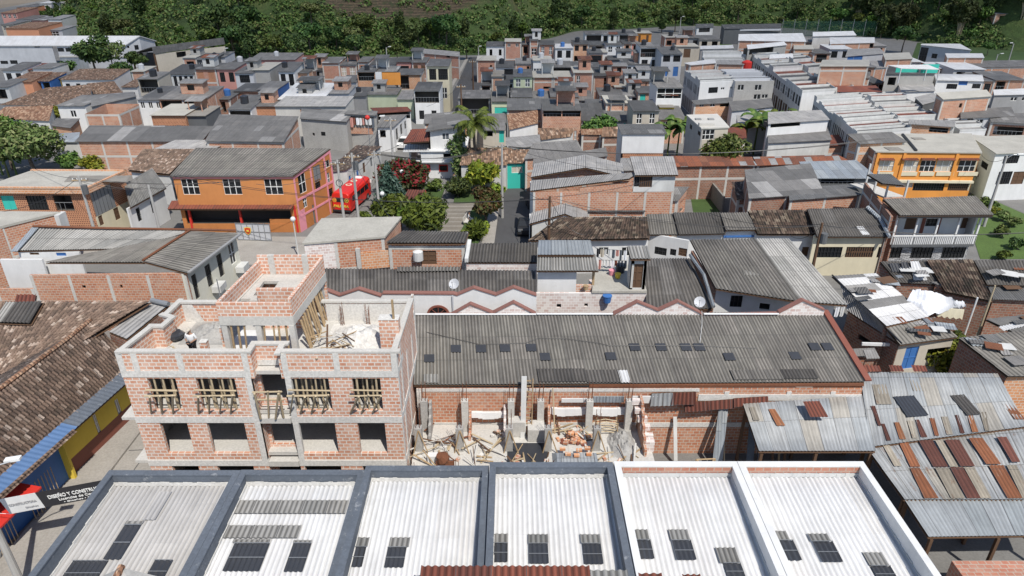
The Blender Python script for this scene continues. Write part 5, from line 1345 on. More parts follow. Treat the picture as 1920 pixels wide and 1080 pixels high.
def zigzag():
 r=thing('zigzag_house','white walled house with zigzag dark red coping and long dark corrugated roof','house',V3((-6,40,0)))
 Yz=37.4
 q=[PY(604,566,Yz+.25),PY(1006,566,Yz+.25),P(1004,507,6.1),P(606,503,6.1)]
 q[0].z=q[1].z=5.9
 waves('roof',r,*q,'g_fibrod',rows=3)
 prof=[(600,541),(637,555),(673,543),(714,556),(718,551),(850,552),(857,554),(888,541),(930,554),(963,540),(1006,555)]
 pr=[PY(x,y,Yz)for x,y in prof];w=MB();c=MB()
 for a,d in zip(pr[:-1],pr[1:]):
  a0,d0=flatz(a,3),flatz(d,3);t=V3((0,.22,0));o=V3((0,-.06,.003));t2=V3((0,.36,0))
  w.prism([a0,d0,d0+t,a0+t],[a,d,d+t,a+t])
  lo=[a+o,d+o,d+o+t2,a+o+t2];c.prism(lo,[p+V3((0,0,.08))for p in lo])
 w.build('wall','white',r);c.build('coping','coping',r)
 b=MB();cc=PY(822,590,Yz-.03)
 for k in range(12):
  a0,a1=math.pi*k/12,math.pi*(k+1)/12
  for rr,R2 in((.58,.72),):
   p=lambda an,rad:cc+V3((math.cos(an)*rad,0,math.sin(an)*rad*.95))
   b.prism([p(a0,rr),p(a0,R2),p(a1,R2),p(a1,rr)],[v+V3((0,-.06,0))for v in(p(a0,rr),p(a0,R2),p(a1,R2),p(a1,rr))])
 for an in(.78,1.57,2.36):b.bar(cc+V3((0,-.02,0)),cc+V3((math.cos(an)*.58,-.02,math.sin(an)*.55)),.025,0,4)
 o=b.build('arched_window','maroon',r)
 g=MB();g.face([cc+V3((math.cos(math.pi*k/12)*.6,.005,math.sin(math.pi*k/12)*.57))for k in range(13)][::-1]);g.build('pane','glass',o)
 p=MB();x=PY(849,560,Yz).x;p.bar(V3((x,Yz-.08,5.2)),V3((x,Yz-.08,6.8)),.06,0,6);p.build('drain_pipe','lgrey',r)
 p1=[PPL(x,y,q[0],q[1],q[3])for x,y in((745,512),(862,511),(864,502),(745,502))]
 waves('ridge_patch',r,*p1,'g_fibro',lift=.1,under=None)
zigzag()
r=mk('zinc_house','raised zinc roofed house on a white wall with an open brick corner','house',P(1060,490,7))
q=[P(1006,508,6.9),P(1122,508,6.9),P(1116,476,7.5),P(1008,476,7.5)]
waves('roof',r,*q,'g_fibrol',pitch=.19,rows=1)
q2=[P(1008,478,7.6),P(1114,478,7.6),P(1107,450,8.0),P(1010,450,8.0)]
waves('roof',r,*q2,'zincb',amp=.012,rows=1)
a,c=q[0]+V3((.1,.5,0)),q[1]+V3((-.15,.5,0))
cw(r,a,a.lerp(c,.68),6.7,6.8,'white',[],base=0,name='wall');cw(r,a.lerp(c,.68),c,5.6,5.6,'brickn',[],base=3,name='brick_corner');cw(r,c,q[2]+V3((-.15,0,0)),5.6,5.6,'brickw',[])
b=MB();b.box(c.x-.16,c.x,c.y+.02,c.y+.18,5.6,6.8);b.build('post','wood',r)
r=mk('terrace_house','limewashed block house whose concrete roof terrace carries tubs and laundry','house',P(1160,530,5.6))
q=[P(1008,580,5.0),P(1212,545,5.6),P(1205,500,5.6),P(1112,508,5.6)]
A,B=P(1110,546,5.6),P(1213,546,5.6)
sl_=[A,B,P(1196,492,5.6),P(1116,500,5.6)];slabroof('roof_slab',r,sl_,'slab',.16)
cw(r,V3((P(1005,546,5.6).x,A.y+.06,0)),B+V3((0,.06,0)),5.42,5.42,'brickw',[(1044,570,1052,577,'v'),(1096,569,1102,575,'v')],base=0)
def tower():
 r=mk('stair_cabin','little tower cabin with doorway and corrugated lid beside the laundry terrace','cabin',P(1193,520,5.6))
 A,B=P(1180,545,5.5),P(1208,545,5.5)
 cw(r,A,B,7.9,7.9,'whited',[(1185,495,1203,540,'d')],base=5.4);cw(r,B,B+V3((0,1.2,0)),7.9,7.9,'clight',[],base=5.4);cw(r,A+V3((0,1.2,0)),A,7.9,7.9,'clight',[],base=5.4)
 waves('roof',r,A+V3((-.15,-.3,7.95-5.5)),B+V3((.15,-.3,7.95-5.5)),B+V3((.2,1.4,8.15-5.5)),A+V3((-.15,1.4,8.15-5.5)),'g_fibrol')
tower()
def laundry(A,B,n,label,group,seed,hgt=.7,drop=(.4,.8)):
 r_=random.Random(seed);d=B-A
 line=MB();line.bar(A,B,.012,0,4);tag(line.build('washing_line','dark'),'washing line '+label,'washing line')
 cols=['white','tarp','slate','maroon','white','tarpb','slate','white','lgrey','beige','pink']
 x=.02
 for k in range(n):
  w=r_.uniform(.55,1.0)/n;hh=r_.uniform(*drop);p=A+d*x;q=A+d*min(1,x+w);x+=1/n
  b=MB();o=V3((0,.02,0));N_=4
  for i in range(N_):
   s0=p.lerp(q,i/N_)+V3((0,.05*math.sin(i*2),0));s1=p.lerp(q,(i+1)/N_)+V3((0,.05*math.sin((i+1)*2),0))
   b.prism([s0-V3((0,0,hh*(1+.06*math.sin(i)))),s1-V3((0,0,hh*(1+.06*math.sin(i+1)))),s1-V3((0,0,hh*(1+.06*math.sin(i+1))))+o,s0-V3((0,0,hh*(1+.06*math.sin(i))))+o],[s0,s1,s1+o,s0+o])
  cn=r_.choice(cols);tag(b.build('garment',cn),'garment hanging in the wash '+label,'laundry',group)
laundry(P(1118,466,7.3),P(1176,470,7.3),8,'on the upper line of the concrete roof terrace','wash on the upper terrace line',3)
laundry(P(1122,487,6.6),P(1176,489,6.6),9,'on the lower line of the concrete roof terrace','wash on the lower terrace line',5)
for i,(x,y,m,rr,lab)in enumerate(((1147,515,'pinkt',.22,'pink tub on the laundry terrace'),(1158,521,'yellow',.2,'yellow tub on the laundry terrace, in front of the pink one'),(1163,510,'tarpb',.35,'round black water tank on the laundry terrace'),(1098,543,'wood',.18,'clay pot on the limewashed wall top'),(1143,567,'blue',.3,'blue basin resting on the limewashed block wall'))):
 z=5.62 if i<3 else(5.45 if i==3 else 5.45);p=P(x,y,z)
 if i==4:p=V3((p.x,A.y-.2,4.9))
 t=thing('tub',lab,'tub',p);b=MB();b.bar(p,p+V3((0,0,rr*1.5)),rr*.8,0,10,rr);b.build('bowl',m,t);b=MB();b.bar(p+V3((0,0,rr*1.5)),p+V3((0,0,rr*1.5+.04)),rr*1.08,0,10);b.build('rim',m,t)
r=mk('corrugated_house','low dark corrugated roof sunk between laundry terrace and the twin pitched roof','house',P(1270,520,5))
q=[P(1213,586,5.0),P(1338,578,5.0),P(1292,484,5.8),P(1207,484,5.8)]
waves('roof',r,*q,'g_fibrod',rows=3);cw(r,q[0]+V3((0,.1,0)),q[1]+V3((0,.1,0)),4.9,4.9,'brickd',[])
q3=[PPL(x,y,q[0],q[1],q[3])for x,y in((1208,504),(1300,503),(1292,484),(1208,484))]
def twin():
 r=mk('white_house','white walled house under twin grey corrugated pitches with a ragged light patch','house',P(1430,510,6))
 FL,FR,BR,BL=P(1342,541,5.9),P(1502,566,5.9),P(1415,447,7.2),P(1294,449,6.6)
 waves('roof',r,FL,FR,BR,BL,'g_fibro',rows=4)
 RL,RR,SR,SL=FR,P(1589,572,5.6),P(1478,447,6.9),BR
 waves('roof',r,RL,RR,SR,SL,'g_fibrol',rows=4)
 A=FL+V3((.15,.5,0));B=V3((P(1402,552,5.6).x,A.y-.1,0))
 cw(r,A,B,5.75,5.75,'white',[(1371,554,1396,576,'b')]);cw(r,B,V3((RR.x-.5,RR.y+.6,0)),5.5,5.4,'white',[(1425,568,1442,582,'v')])
 p=[PPL(x,y,FL,FR,BL)+V3((0,0,.03))for x,y in((1395,519),(1490,520),(1478,500),(1390,505))]
 waves('roof_patch',r,*p,'g_fibrol',under=None,lift=.05)
 cw(r,P(1296,470,6.2),FL+V3((0,.4,0)),6.2,5.7,'brickd',[],name='side_wall');g=MB();g.path([P(1294,478,6.3),P(1320,515,6.0),P(1338,575,5.3)],.12,0,6);g.build('flashing','zincb',r)
twin()
def dish(label,p,rr=.34,mat='lgrey'):
 t=thing('satellite_dish',label,'satellite dish',p-V3((0,0,.5)))
 b=MB();aim=V3((-.25,-.72,.6)).normalized();a=aim.cross(V3((0,0,1))).normalized();c=a.cross(aim)
 rings=[]
 for i in range(4):
  f=i/3;rings.append([p+(a*math.cos(k*math.pi/6)+c*math.sin(k*math.pi/6))*rr*f-aim*(.12*(1-f*f))for k in range(12)])
 for i in range(3):
  for k in range(12):b.face([rings[i][k],rings[i+1][k],rings[i+1][(k+1)%12],rings[i][(k+1)%12]],smooth=True)
 for k in range(12):b.face([rings[3][k],rings[0][k]-aim*.03,rings[0][(k+1)%12]-aim*.03,rings[3][(k+1)%12]])
 b.build('reflector',mat,t);d=MB();d.bar(p-aim*.12,p-V3((0,-.1,.5)),.025,0,5);d.build('mast','steel',t);e=MB();e.bar(p+c*-rr*.9,p+aim*.35,.012,0,4);e.ball(p+aim*.36,.04);e.build('feed_arm','steel',t)
dish('white satellite dish on the long dark roof behind the zigzag coping',PY(851,532,38.6));dish('white satellite dish at a gable foot of the long warehouse parapet',PY(1312,566,36.6))
# ============================== row across the street: tiles and corrugated
def across():
 r=mk('tiled_house','long blackened tile house with white front across the street from the laundry terrace','house',P(1120,430,4))
 q=[P(990,452,3.4),P(1218,448,3.4),P(1213,407,4.6),P(1050,408,4.6)]
 waves('roof',r,*q,'g_tiled',pitch=.22,tile=True,samp=4)
 cw(r,q[0]+V3((.2,.5,0)),q[1]+V3((0,.5,0)),3.3,3.3,'white',[(1123,464,1140,478,'w'),(1166,464,1183,480,'w')])
 cw(r,q[3]+V3((.1,0,0)),q[0]+V3((.2,.5,0)),4.2,3.3,'whited',[])
 r=mk('white_house','white house with mossy corrugated roof and barred gate beside the long black tiles','house',P(1240,430,4))
 q=[P(1218,440,3.5),P(1272,440,3.5),P(1265,400,4.6),P(1212,401,4.6)]
 waves('roof',r,*q,'g_fibro',rows=2);cw(r,q[0]+V3((0,.5,0)),P(1292,452,3.4)+V3((0,.1,0)),3.4,3.4,'white',[(1228,462,1249,480,'b'),(1257,466,1267,480,'b'),(1273,464,1287,482,'d')])
 r=mk('corrugated_house','house under broad brown grey corrugated roof, second right of the long black tiles','house',P(1310,420,4))
 q=[P(1273,440,3.6),P(1361,438,3.6),P(1350,398,4.8),P(1262,398,4.8)]
 waves('roof',r,*q,'g_fibrod',rows=2);cw(r,q[0]+V3((0,.5,0)),q[1]+V3((0,.5,0)),3.5,3.5,'white',[])
 r=mk('corrugated_house','narrow corrugated house with white and blue fascia among the roofs across the street','house',P(1390,420,4))
 q=[P(1361,432,3.9),P(1420,431,3.9),P(1400,398,4.8),P(1350,399,4.8)]
 waves('roof',r,*q,'g_fibro',rows=2);cw(r,q[0]+V3((0,.4,0)),q[1]+V3((0,.4,0)),3.8,3.8,'white',[]);b=MB();b.obox(V3((q[0].x,q[0].y+.3,3.1)),q[1]-q[0],V3((0,.1,0)),V3((0,0,.14)));b.build('fascia','blue',r)
 r=mk('tiled_house','tile roofed white house left of the beige garage house','house',P(1470,420,4))
 q=[P(1420,440,3.6),P(1533,440,3.6),P(1512,394,4.9),P(1402,395,4.9)]
 waves('roof',r,*q,'g_tiled',pitch=.22,tile=True,samp=4);cw(r,q[0]+V3((0,.5,0)),q[1]+V3((0,.5,0)),3.5,3.5,'white',[(1440,462,1452,482,'d'),(1505,463,1514,480,'d')])
 r=mk('beige_house','beige house with three dark garage gates under dark corrugated roof','house',P(1600,420,4))
 q=[P(1532,444,3.9),P(1670,444,3.9),P(1627,390,5.2),P(1513,391,5.2)]
 waves('roof',r,*q,'g_fibrod',rows=3);cw(r,q[0]+V3((0,.5,0)),q[1]+V3((0,.5,0)),3.8,3.8,'cream',[(1535,463,1576,483,'b'),(1588,463,1635,483,'g'),(1648,463,1664,483,'b')])
 p=[PPL(x,y,q[0],q[1],q[3])for x,y in((1616,441),(1630,441),(1616,425),(1604,425))];waves('roof_pane',r,*p,'g_white',under=None,lift=.04)
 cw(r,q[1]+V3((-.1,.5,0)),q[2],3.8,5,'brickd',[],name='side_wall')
 g=MB();g.path([P(1668,444,4.1),P(1650,410,4.8),P(1626,388,5.4)],.16,0,6);g.build('flashing','zincb',r)
across()
def balcony_house():
 r=mk('balcony_house','white balcony house with balustrade above a slate clad ground floor','house',P(1760,420,5))
 FL,FR,BR,BL=P(1687,404,5.6),P(1863,403,5.6),P(1828,367,6.3),P(1655,373,6.3)
 waves('roof',r,FL,FR,BR,BL,'g_fibro',rows=2)
 f=MB();f.obox(FL+V3((0,.05,-.28)),FR-FL,V3((0,.1,0)),V3((0,0,.26)));f.build('fascia','dark',r)
 A,B=FL+V3((.3,2.0,0)),FR+V3((-.4,2.0,0))
 cw(r,A,B,5.4,5.4,'white',[(1700,408,1716,430,'d'),(1738,410,1755,424,'b'),(1806,408,1820,428,'d')],base=2.7,name='upper_wall')
 for x in(1731,1760):p=PW(x,418,A,B);b=MB();b.obox(p+V3((-.15,-.06,-1.0)),V3((.3,0,0)),V3((0,.05,0)),V3((0,0,1.7)));b.build('curtain','maroon',r)
 a,c=FL+V3((.25,.55,0)),FR+V3((-.5,.55,0))
 cw(r,a+V3((0,.4,0)),c+V3((0,.4,0)),2.55,2.55,'stone',[(1671,464,1687,484,'b'),(1711,464,1746,484,'b'),(1769,464,1808,484,'b'),(1818,465,1835,485,'b')],name='ground_wall')
 sl=MB();sl.obox(flatz(a,2.5)+V3((0,-.1,0)),c-a,V3((0,2.2,0)),V3((0,0,.2)));sl.build('balcony_floor','dgrey',r)
 bl=MB();n=44;d=(c-a);d.z=0
 for k in range(n+1):p=flatz(a+d*(k/n),2.7);bl.obox(p,V3((.09,0,0)),V3((0,.09,0)),V3((0,0,.75)))
 bl.obox(flatz(a,3.42)+V3((0,-.03,0)),d,V3((0,.16,0)),V3((0,0,.1)))
 bl.build('balustrade','white',r)
 for k in range(5):p=flatz(a+d*(k/4),2.7);b=MB();b.obox(p+V3((-.07,0,0)),V3((.14,0,0)),V3((0,.14,0)),V3((0,0,2.8)));b.build('column','white',r)
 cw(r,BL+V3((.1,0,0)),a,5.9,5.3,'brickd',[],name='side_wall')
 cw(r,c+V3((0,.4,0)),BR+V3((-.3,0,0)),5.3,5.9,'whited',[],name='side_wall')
 p=PW(1700,464,a,c);s=MB();s.obox(p+V3((-.1,.3,0)),V3((.8,0,0)),V3((0,.06,0)),V3((0,0,.5)));s.build('name_plate','lgrey',r)
balcony_house()
r=mk('brick_house','red block house with open roof cabin behind the white balcony house','house',P(1660,370,6))
q=[P(1622,345,6.3),P(1700,372,6.3),P(1724,352,6.3),P(1650,330,6.3)]
cw(r,P(1621,342,5.8),P(1672,402,5.8),5.8,5.6,'brickd',[],frame=True);q=[P(1656,373,5.7),P(1695,372,5.7),P(1700,350,5.7),P(1640,350,5.7)]
cw(r,P(1658,374,5.8),P(1696,372,5.8),5.9,5.9,'brick',[],base=4.8);waves('roof',r,P(1654,344,7.3),P(1697,348,7.3),P(1670,326,7.4),P(1625,326,7.5),'fibrod',amp=.012)
b=MB()
for x,y in((1659,372),(1695,371),(1625,338),(1640,352)):p=P(x,y,5.6);b.box(p.x-.07,p.x+.07,p.y-.07,p.y+.07,4.6,7.25)
b.build('post','whited',r)
b=MB();b.obox(P(1658,372,4.9),P(1696,371,4.9)-P(1658,372,4.9),V3((-1.5,4.0,0)),V3((0,0,.15)));b.build('floor_slab','clight',r)
def orange_house():
 r=mk('orange_house','bright orange two-storey house with curtained windows by the curved road','house',P(1740,290,6))
 FL,FR,BR,BL=P(1642,284,5.9),P(1842,286,5.9),P(1822,250,5.9),P(1600,251,5.9)
 slabroof('roof',r,[FL,FR,BR,BL],'slab',.12)
 A,B=FL+V3((.05,.15,0)),FR+V3((-.05,.15,0))
 cw(r,A,B,5.8,5.8,'orange',[(1650,301,1673,321,'c'),(1691,301,1718,322,'c'),(1728,301,1750,322,'w'),(1758,301,1787,322,'c'),(1800,301,1832,322,'w')],base=2.7,name='upper_wall')
 cw(r,A,B,2.5,2.5,'orange',[(1683,336,1710,352,'c'),(1716,336,1768,358,'b'),(1782,336,1820,358,'g')],name='lower_wall')
 w=MB();d=(B-A);d.z=0
 w.obox(flatz(A,2.45)+V3((0,-.35,0)),d,V3((0,.5,0)),V3((0,0,.25)));w.build('ledge','cream',r)
 for u in(.02,.27,.77):g=MB();g.obox(flatz(A+d*u,2.7)+V3((0,-.12,0)),V3((.3,0,0)),V3((0,.12,0)),V3((0,0,3.1)));g.build('pilaster','orange',r)
 for x0,x1 in((1648,1675),(1689,1720),(1726,1752),(1756,1789),(1798,1834)):
  p,q=PW(x0,299,A,B),PW(x1,299,A,B);b=MB();b.obox(p+V3((0,-.4,0)),q-p,V3((0,.4,.12)),V3((0,0,.05)));b.build('window_hood','redr',r)
  p,q=PW(x0,321,A,B),PW(x1,321,A,B);b=MB();b.obox(p+V3((0,-.1,-.5)),q-p,V3((0,.08,0)),V3((0,0,.42)));b.build('window_apron','cream',r)
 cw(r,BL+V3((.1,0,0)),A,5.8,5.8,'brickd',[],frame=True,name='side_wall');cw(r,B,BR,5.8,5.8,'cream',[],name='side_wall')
 for x0,y0,x1,y1 in((1652,268,1672,258),(1668,282,1684,276),(1716,262,1728,258)):
  p=P(x0,y0,5.94);q2=P(x1,y1,5.94);s=MB();s.box(p.x,q2.x,p.y,q2.y,5.9,5.96);s.build('roof_patch','slabd',r)
 s=MB();s.obox(P(1716,283,5.95),V3((.25,0,0)),P(1690,252,5.95)-P(1716,283,5.95),V3((0,0,.12)));s.build('roof_upstand','dark',r)
orange_house()
b=thing('kiosk','small brown hipped street kiosk at the corner of the orange house','kiosk',P(1832,362,0))
c0=P(1828,362,0);m=MB();m.box(c0.x-1.1,c0.x+1.1,c0.y,c0.y+2,0,2.2);m.build('wall','cream',b);k=MB();q=[c0+V3((x,y,2.2))for x,y in((-1.5,-.5),(1.6,-.5),(1.6,2.4),(-1.5,2.4))];ap=c0+V3((0,1,3.0))
for i in range(4):k.face([q[i],q[(i+1)%4],ap])
k.face(q[::-1]);k.build('roof','redr',b)
hq([(1868,288),(1990,284),(1960,252),(1820,256)],5.6,5.6,'white','slab','white corner house with brick upper wall at the right edge by the road',[(1882,292,1906,306,'b'),(1872,322,1890,345,'b'),(1900,322,1915,345,'d')],(),[(1842,300,1850,320,'b')],name='corner_house')
# ============================== yard blocks between the park street and the orange house
def gablehouse():
 r=mk('brick_house','big block house with two stepped pale corrugated roofs and glazed corner gallery','house',P(1120,360,5))
 a=[P(994,358,5.0),P(1180,335,6.3),P(1200,322,6.5),P(996,338,5.3)]
 waves('roof',r,a[0],a[1],a[2],a[3],'fibrol',amp=.015,rows=1)
 ff=P(994,360,5.0);A=ff+V3((.3,.3,0));B=V3((P(1252,340,5).x,A.y+.1,0))
 cw(r,A,B,4.85,5.0,'brick',[],frame=True)
 m=P(1178,336,6.3);
 cw(r,V3((P(1085,350,5).x,A.y+.02,0)),V3((P(1176,340,5).x,A.y+.02,0)),5.3,5.95,'brick',[],base=4.9,name='gable_wall')
 C0,C1=V3((P(1178,340,5).x,A.y+.02,0)),V3((B.x,B.y,0))
 cw(r,C0,C1,6.6,6.6,'wframe' if False else 'whited',[(1181,327,1198,350,'W'),(1200,325,1222,351,'g')],base=4.9,name='gallery_wall')
 cw(r,C1,C1+V3((.6,5,0)),6.6,6.6,'whited',[(1225,312,1254,345,'w')],base=4.9,name='gallery_wall');cw(r,B,B+V3((.6,5,0)),4.9,4.9,'brick',[])
 waves('roof',r,flatz(C0,6.65)+V3((0,-.3,0)),flatz(C1,6.65)+V3((.2,-.3,0)),flatz(C1,7.0)+V3((.8,5,0)),flatz(C0,7.0)+V3((.3,5,0)),'fibrol',amp=.015)
 cw(r,P(994,338,5.1),A,5.0,4.85,'white',[],name='side_wall')
gablehouse()
r=mk('brick_house','block house with shallow gabled pale roof, behind the stepped pale roofs','house',P(1100,310,5))
a,m_,c=P(995,330,5.0),P(1092,298,5.9),P(1166,322,5.0)
dv=V3((.5,4.5,0));bl_=V3((0,-.4,0))
m_=V3((m_.x,a.y,6.0));c=V3((c.x,a.y,5.0))
waves('roof',r,a+bl_,a+bl_+V3((0,0,.0))if False else m_+bl_,m_+dv,a+dv,'fibrol',amp=.012,under='woodd');waves('roof',r,m_+bl_,c+bl_,c+dv,m_+dv,'fibrol',amp=.012)
cw(r,a+V3((.1,.1,0)),m_+V3((0,.1,0)),4.9,5.9,'brick',[],frame=True);cw(r,m_+V3((0,.1,0)),c+V3((-.1,.1,0)),5.9,4.9,'brick',[],frame=True)
hq([(1100,396),(1210,396),(1204,376),(1105,376)],3.0,3.3,'dgrey','fibrod','small black corrugated shed with red chimney against the block house',[(1160,398,1200,406,'c')],name='black_shed',cat='shed',frame=False)
p=P(1151,398,3.1);b=MB();b.box(p.x-.18,p.x+.18,p.y+.8,p.y+1.16,2.9,4.4);tag(b.build('chimney_pipe','maroon'),'red square chimney rising through the small black shed roof','chimney')
hq([(1216,376),(1272,376),(1292,350),(1240,350)],3.9,4.2,'brick','fibro','small brick annex with grey roof, between the black shed and the grassy yard',[(1221,378,1251,388,'o')],[(1276,378,1284,390,'v')],name='brick_annex')
r=mk('white_house','low white gabled shed behind the black tiles at the park street corner','house',P(1050,400,3))
a=P(992,420,3.0);m_=P(1055,384,3.8);c=P(1098,406,3.0);m_=V3((m_.x,a.y,4.0));c=V3((c.x,a.y,3.1))
waves('roof',r,a,m_,m_+V3((.3,3,0)),a+V3((.3,3,0)),'fibrol',amp=.012);waves('roof',r,m_,c,c+V3((.3,3,0)),m_+V3((.3,3,0)),'fibrol',amp=.012)
cw(r,a+V3((.1,.1,0)),m_+V3((0,.1,0)),2.9,3.9,'whited',[]);cw(r,m_+V3((0,.1,0)),c+V3((-.1,.1,0)),3.9,3.0,'whited',[]);cw(r,a+V3((.1,3,0)),a+V3((.1,.1,0)),2.9,2.9,'white',[])
def wallthing(label,A,B,z,mat,th=.2,name='yard_wall'):
 A,B=V3((A.x,A.y,0)),V3((B.x,B.y,0));d=(B-A).normalized();n=V3((-d.y,d.x,0));b=MB();b.obox(A,B-A,n*th,V3((0,0,z)));return tag(b.build(name,mat),label,'wall')
wallthing('long mossy yard wall right of the grassy strip',P(1310,345,0),P(1352,400,0),1.9,'slabd');wallthing('low brick yard wall at the back of the grassy strip',P(1280,352,0),P(1420,350,0),1.9,'brickd')
wallthing('grey block yard wall below the blackened yard tiles',P(1352,398,0),P(1400,396,0),1.6,'cgrey');wallthing('grey garden wall in front of the large leaves, left of the cube house',P(1075,278,0),P(1165,276,0),2.4,'grey')
hq([(1382,374),(1445,372),(1440,335),(1372,340)],3.2,4.0,'brickd','tiled','crooked tile roofed yard house beside the mossy yard wall',name='tiled_house')
hq([(1480,375),(1616,365),(1600,345),(1478,352)],4.6,4.6,'brick','fibrod','brick house with pale lower wall below the big patched roof',[],name='brick_house')
hq([(1404,372),(1546,362),(1520,306),(1396,318)],4.6,5.6,'brickd','fibrom','wide dark patched roof house between rusty strip and tile roofs',name='workshop',cat='workshop')
hq([(1518,334),(1648,334),(1606,300),(1498,303)],5.0,5.6,'dgrey','zincb','workshop with blue grey zinc roof left of the bright orange house',[(1540,336,1600,345,'o')],name='workshop',cat='workshop')
hq([(1262,312),(1420,310),(1410,294),(1258,292)],4.0,4.5,'brickd','zincr','long rusty zinc strip roof behind the yards, left part by the white box',name='rusty_shed',cat='shed')
hq([(1256,328),(1404,326),(1408,313),(1260,314)],2.6,2.8,'brickd','fibrol','pale low roof strip along the yards in front of the rusty strip',name='pale_shed',cat='shed',frame=False)
hq([(1420,310),(1600,304),(1570,290),(1412,294)],4.0,4.6,'brickd','zincr','long rusty zinc strip roof, right part below the banana leaves',name='rusty_shed',cat='shed')
hq([(1160,320),(1262,318),(1262,296),(1164,296)],4.4,4.8,'brick','fibrol','pale roof house joining the glazed gallery to the rusty strip',name='brick_house')
r=mk('white_box_house','white sheet clad box above pierced brick screens, beside the large leaves','house',P(1200,280,5))
A,B=P(1164,298,3.6),P(1242,298,3.6)
cw(r,A,B,4.3,4.3,'calado',[]);cw(r,A+V3((0,-.02,0)),B+V3((0,-.02,0)),6.6,6.6,'white',[],base=4.3,name='white_cladding');cw(r,B,B+V3((.4,4,0)),6.6,6.6,'whited',[],base=0);cw(r,A+V3((0,4,0)),A,6.6,6.6,'whited',[],base=0)
slabroof('roof',r,[flatz(A,6.65)+V3((-.2,-.2,0)),flatz(B,6.65)+V3((.2,-.2,0)),flatz(B,6.75)+V3((.5,4.2,0)),flatz(A,6.75)+V3((-.1,4.2,0))],'fibrod',.08)
# ============================== RIGHT MIDDLE: patched roofs, tent, tile strip
r=mk('patched_house','grey patched corrugated roof with black panes and one white pane below the slate clad house','house',P(1700,510,4))
q=[P(1684,530,3.5),P(1770,534,3.5),P(1737,488,4.6),P(1650,490,4.6)]
waves('roof',r,*q,'g_fibrod',rows=2);cw(r,q[0]+V3((.1,.2,0)),q[1]+V3((0,.2,0)),3.4,3.4,'brickd',[]);cw(r,q[3],q[0]+V3((.1,.2,0)),4.4,3.4,'brickd',[])
for qq,m in(((1712,526,1738,526,1721,490,1706,490),'g_white'),((1672,510,1690,510,1684,494,1666,494),'skyl'),((1692,508,1706,508,1700,492,1688,492),'skyl')):
 p=[PPL(qq[i],qq[i+1],q[0],q[1],q[3])for i in(0,2,4,6)];waves('roof_pane',r,*p,m,under=None,lift=.04)
r=mk('tiled_house','dark reddish tile roof running down between white pane and dark corrugated sheets','house',P(1800,520,4))
q=[P(1772,548,3.3),P(1862,566,3.3),P(1822,487,4.7),P(1737,488,4.7)]
waves('roof',r,*q,'g_tiled',pitch=.22,tile=True,samp=4);cw(r,q[0]+V3((.1,.2,0)),q[1]+V3((0,.2,0)),3.2,3.2,'brickd',[])
r=mk('corrugated_house','dark finely corrugated roof at the right edge, right of the reddish tiles','house',P(1890,510,4))
q=[P(1850,534,3.7),P(1990,538,3.7),P(1975,488,4.8),P(1825,487,4.8)]
waves('roof',r,*q,'g_fibrod',rows=2);cw(r,q[0]+V3((.1,.2,0)),q[1]+V3((0,.2,0)),3.6,3.6,'grey',[])
hq([(1862,560),(2000,566),(1990,538),(1852,535)],3.3,3.5,'brickd','fibrod','lower dark roof at the right edge below the finely corrugated one',name='corrugated_house',frame=False)
r=mk('patched_house','roof chequered with white and grey sheets beside the white tarpaulin tent','house',P(1650,560,4))
q=[P(1662,612,3.9),P(1742,594,3.9),P(1642,512,4.3),P(1560,517,4.3)]
waves('roof',r,*q,'fibrow',rows=4,pitch=.3,amp=.012);cw(r,q[0],q[1],3.7,3.7,'brickd',[]);
b=MB();b.path([q[3]+V3((0,0,.06)),P(1690,645,3.5)+V3((0,0,.06))],.06,0,5);b.build('gutter','dark',r)
r=mk('shed_roof_house','pale slanting sheet roof along the chequered roof, above the white door frame','house',P(1630,600,3.4))
q=[P(1588,582,3.3),P(1690,648,3.1),P(1660,612,3.95),P(1574,530,4.2)]
waves('roof',r,*q,'fibrol',pitch=.3,amp=.012,rows=2);cw(r,q[0]+V3((.15,.1,0)),q[1]+V3((-.1,.15,0)),3.1,3.0,'brickd',[(1610,625,1630,650,'v')])
r=mk('patched_house','grey patchwork roof on mud walls above the yellow green bush','house',P(1720,620,3.6))
q=[P(1688,647,3.3),P(1796,632,3.3),P(1752,594,3.8),P(1660,612,3.8)]
waves('roof',r,*q,'g_fibro',rows=4,pitch=.3,amp=.012);cw(r,q[0]+V3((.2,.4,0)),q[1]+V3((-.1,.2,0)),3.1,3.1,'beige',[(1700,652,1712,690,'D'),(1740,655,1775,672,'v')])
b=MB();a=P(1616,648,2.6);c=P(1688,650,2.6);b.obox(a,c-a,V3((0,.12,0)),V3((0,0,.2)));b.obox(c+V3((-.1,0,-2.6)),V3((.25,0,0)),V3((0,.15,0)),V3((0,0,2.8)));tag(b.build('door_frame','white'),'white painted lintel and post under the pale slanting roof','door frame')
r=mk('corrugated_house','long patchy grey roof with pale blue strip at the right edge','house',P(1880,660,4))
q=[P(1890,706,3.6),P(2050,706,3.6),P(1930,618,4.0),P(1797,633,4.0)]
waves('roof',r,*q,'g_fibro',rows=4,pitch=.3,amp=.012);cw(r,q[3]+V3((.1,0,0)),q[0]+V3((.1,.2,0)),3.8,3.4,'brickd',[]);cw(r,q[0]+V3((.1,.2,0)),q[1],3.4,3.4,'bricko',[])
p=[PPL(x,y,q[0],q[1],q[3])for x,y in((1822,650),(1880,652),(1866,642),(1806,633))];waves('roof_pane',r,*p,'zincb',under=None,lift=.05)
r=mk('corrugated_house','brown grey roof at the right edge above the pale blue strip, with a white band','house',P(1890,600,3.6))
q=[P(1935,640,3.5),P(2060,640,3.5),P(1990,582,4.0),P(1848,598,3.9)]
waves('roof',r,*q,'fibrom',pitch=.3,amp=.012,rows=3);cw(r,q[0],q[1],3.4,3.4,'brickd',[])
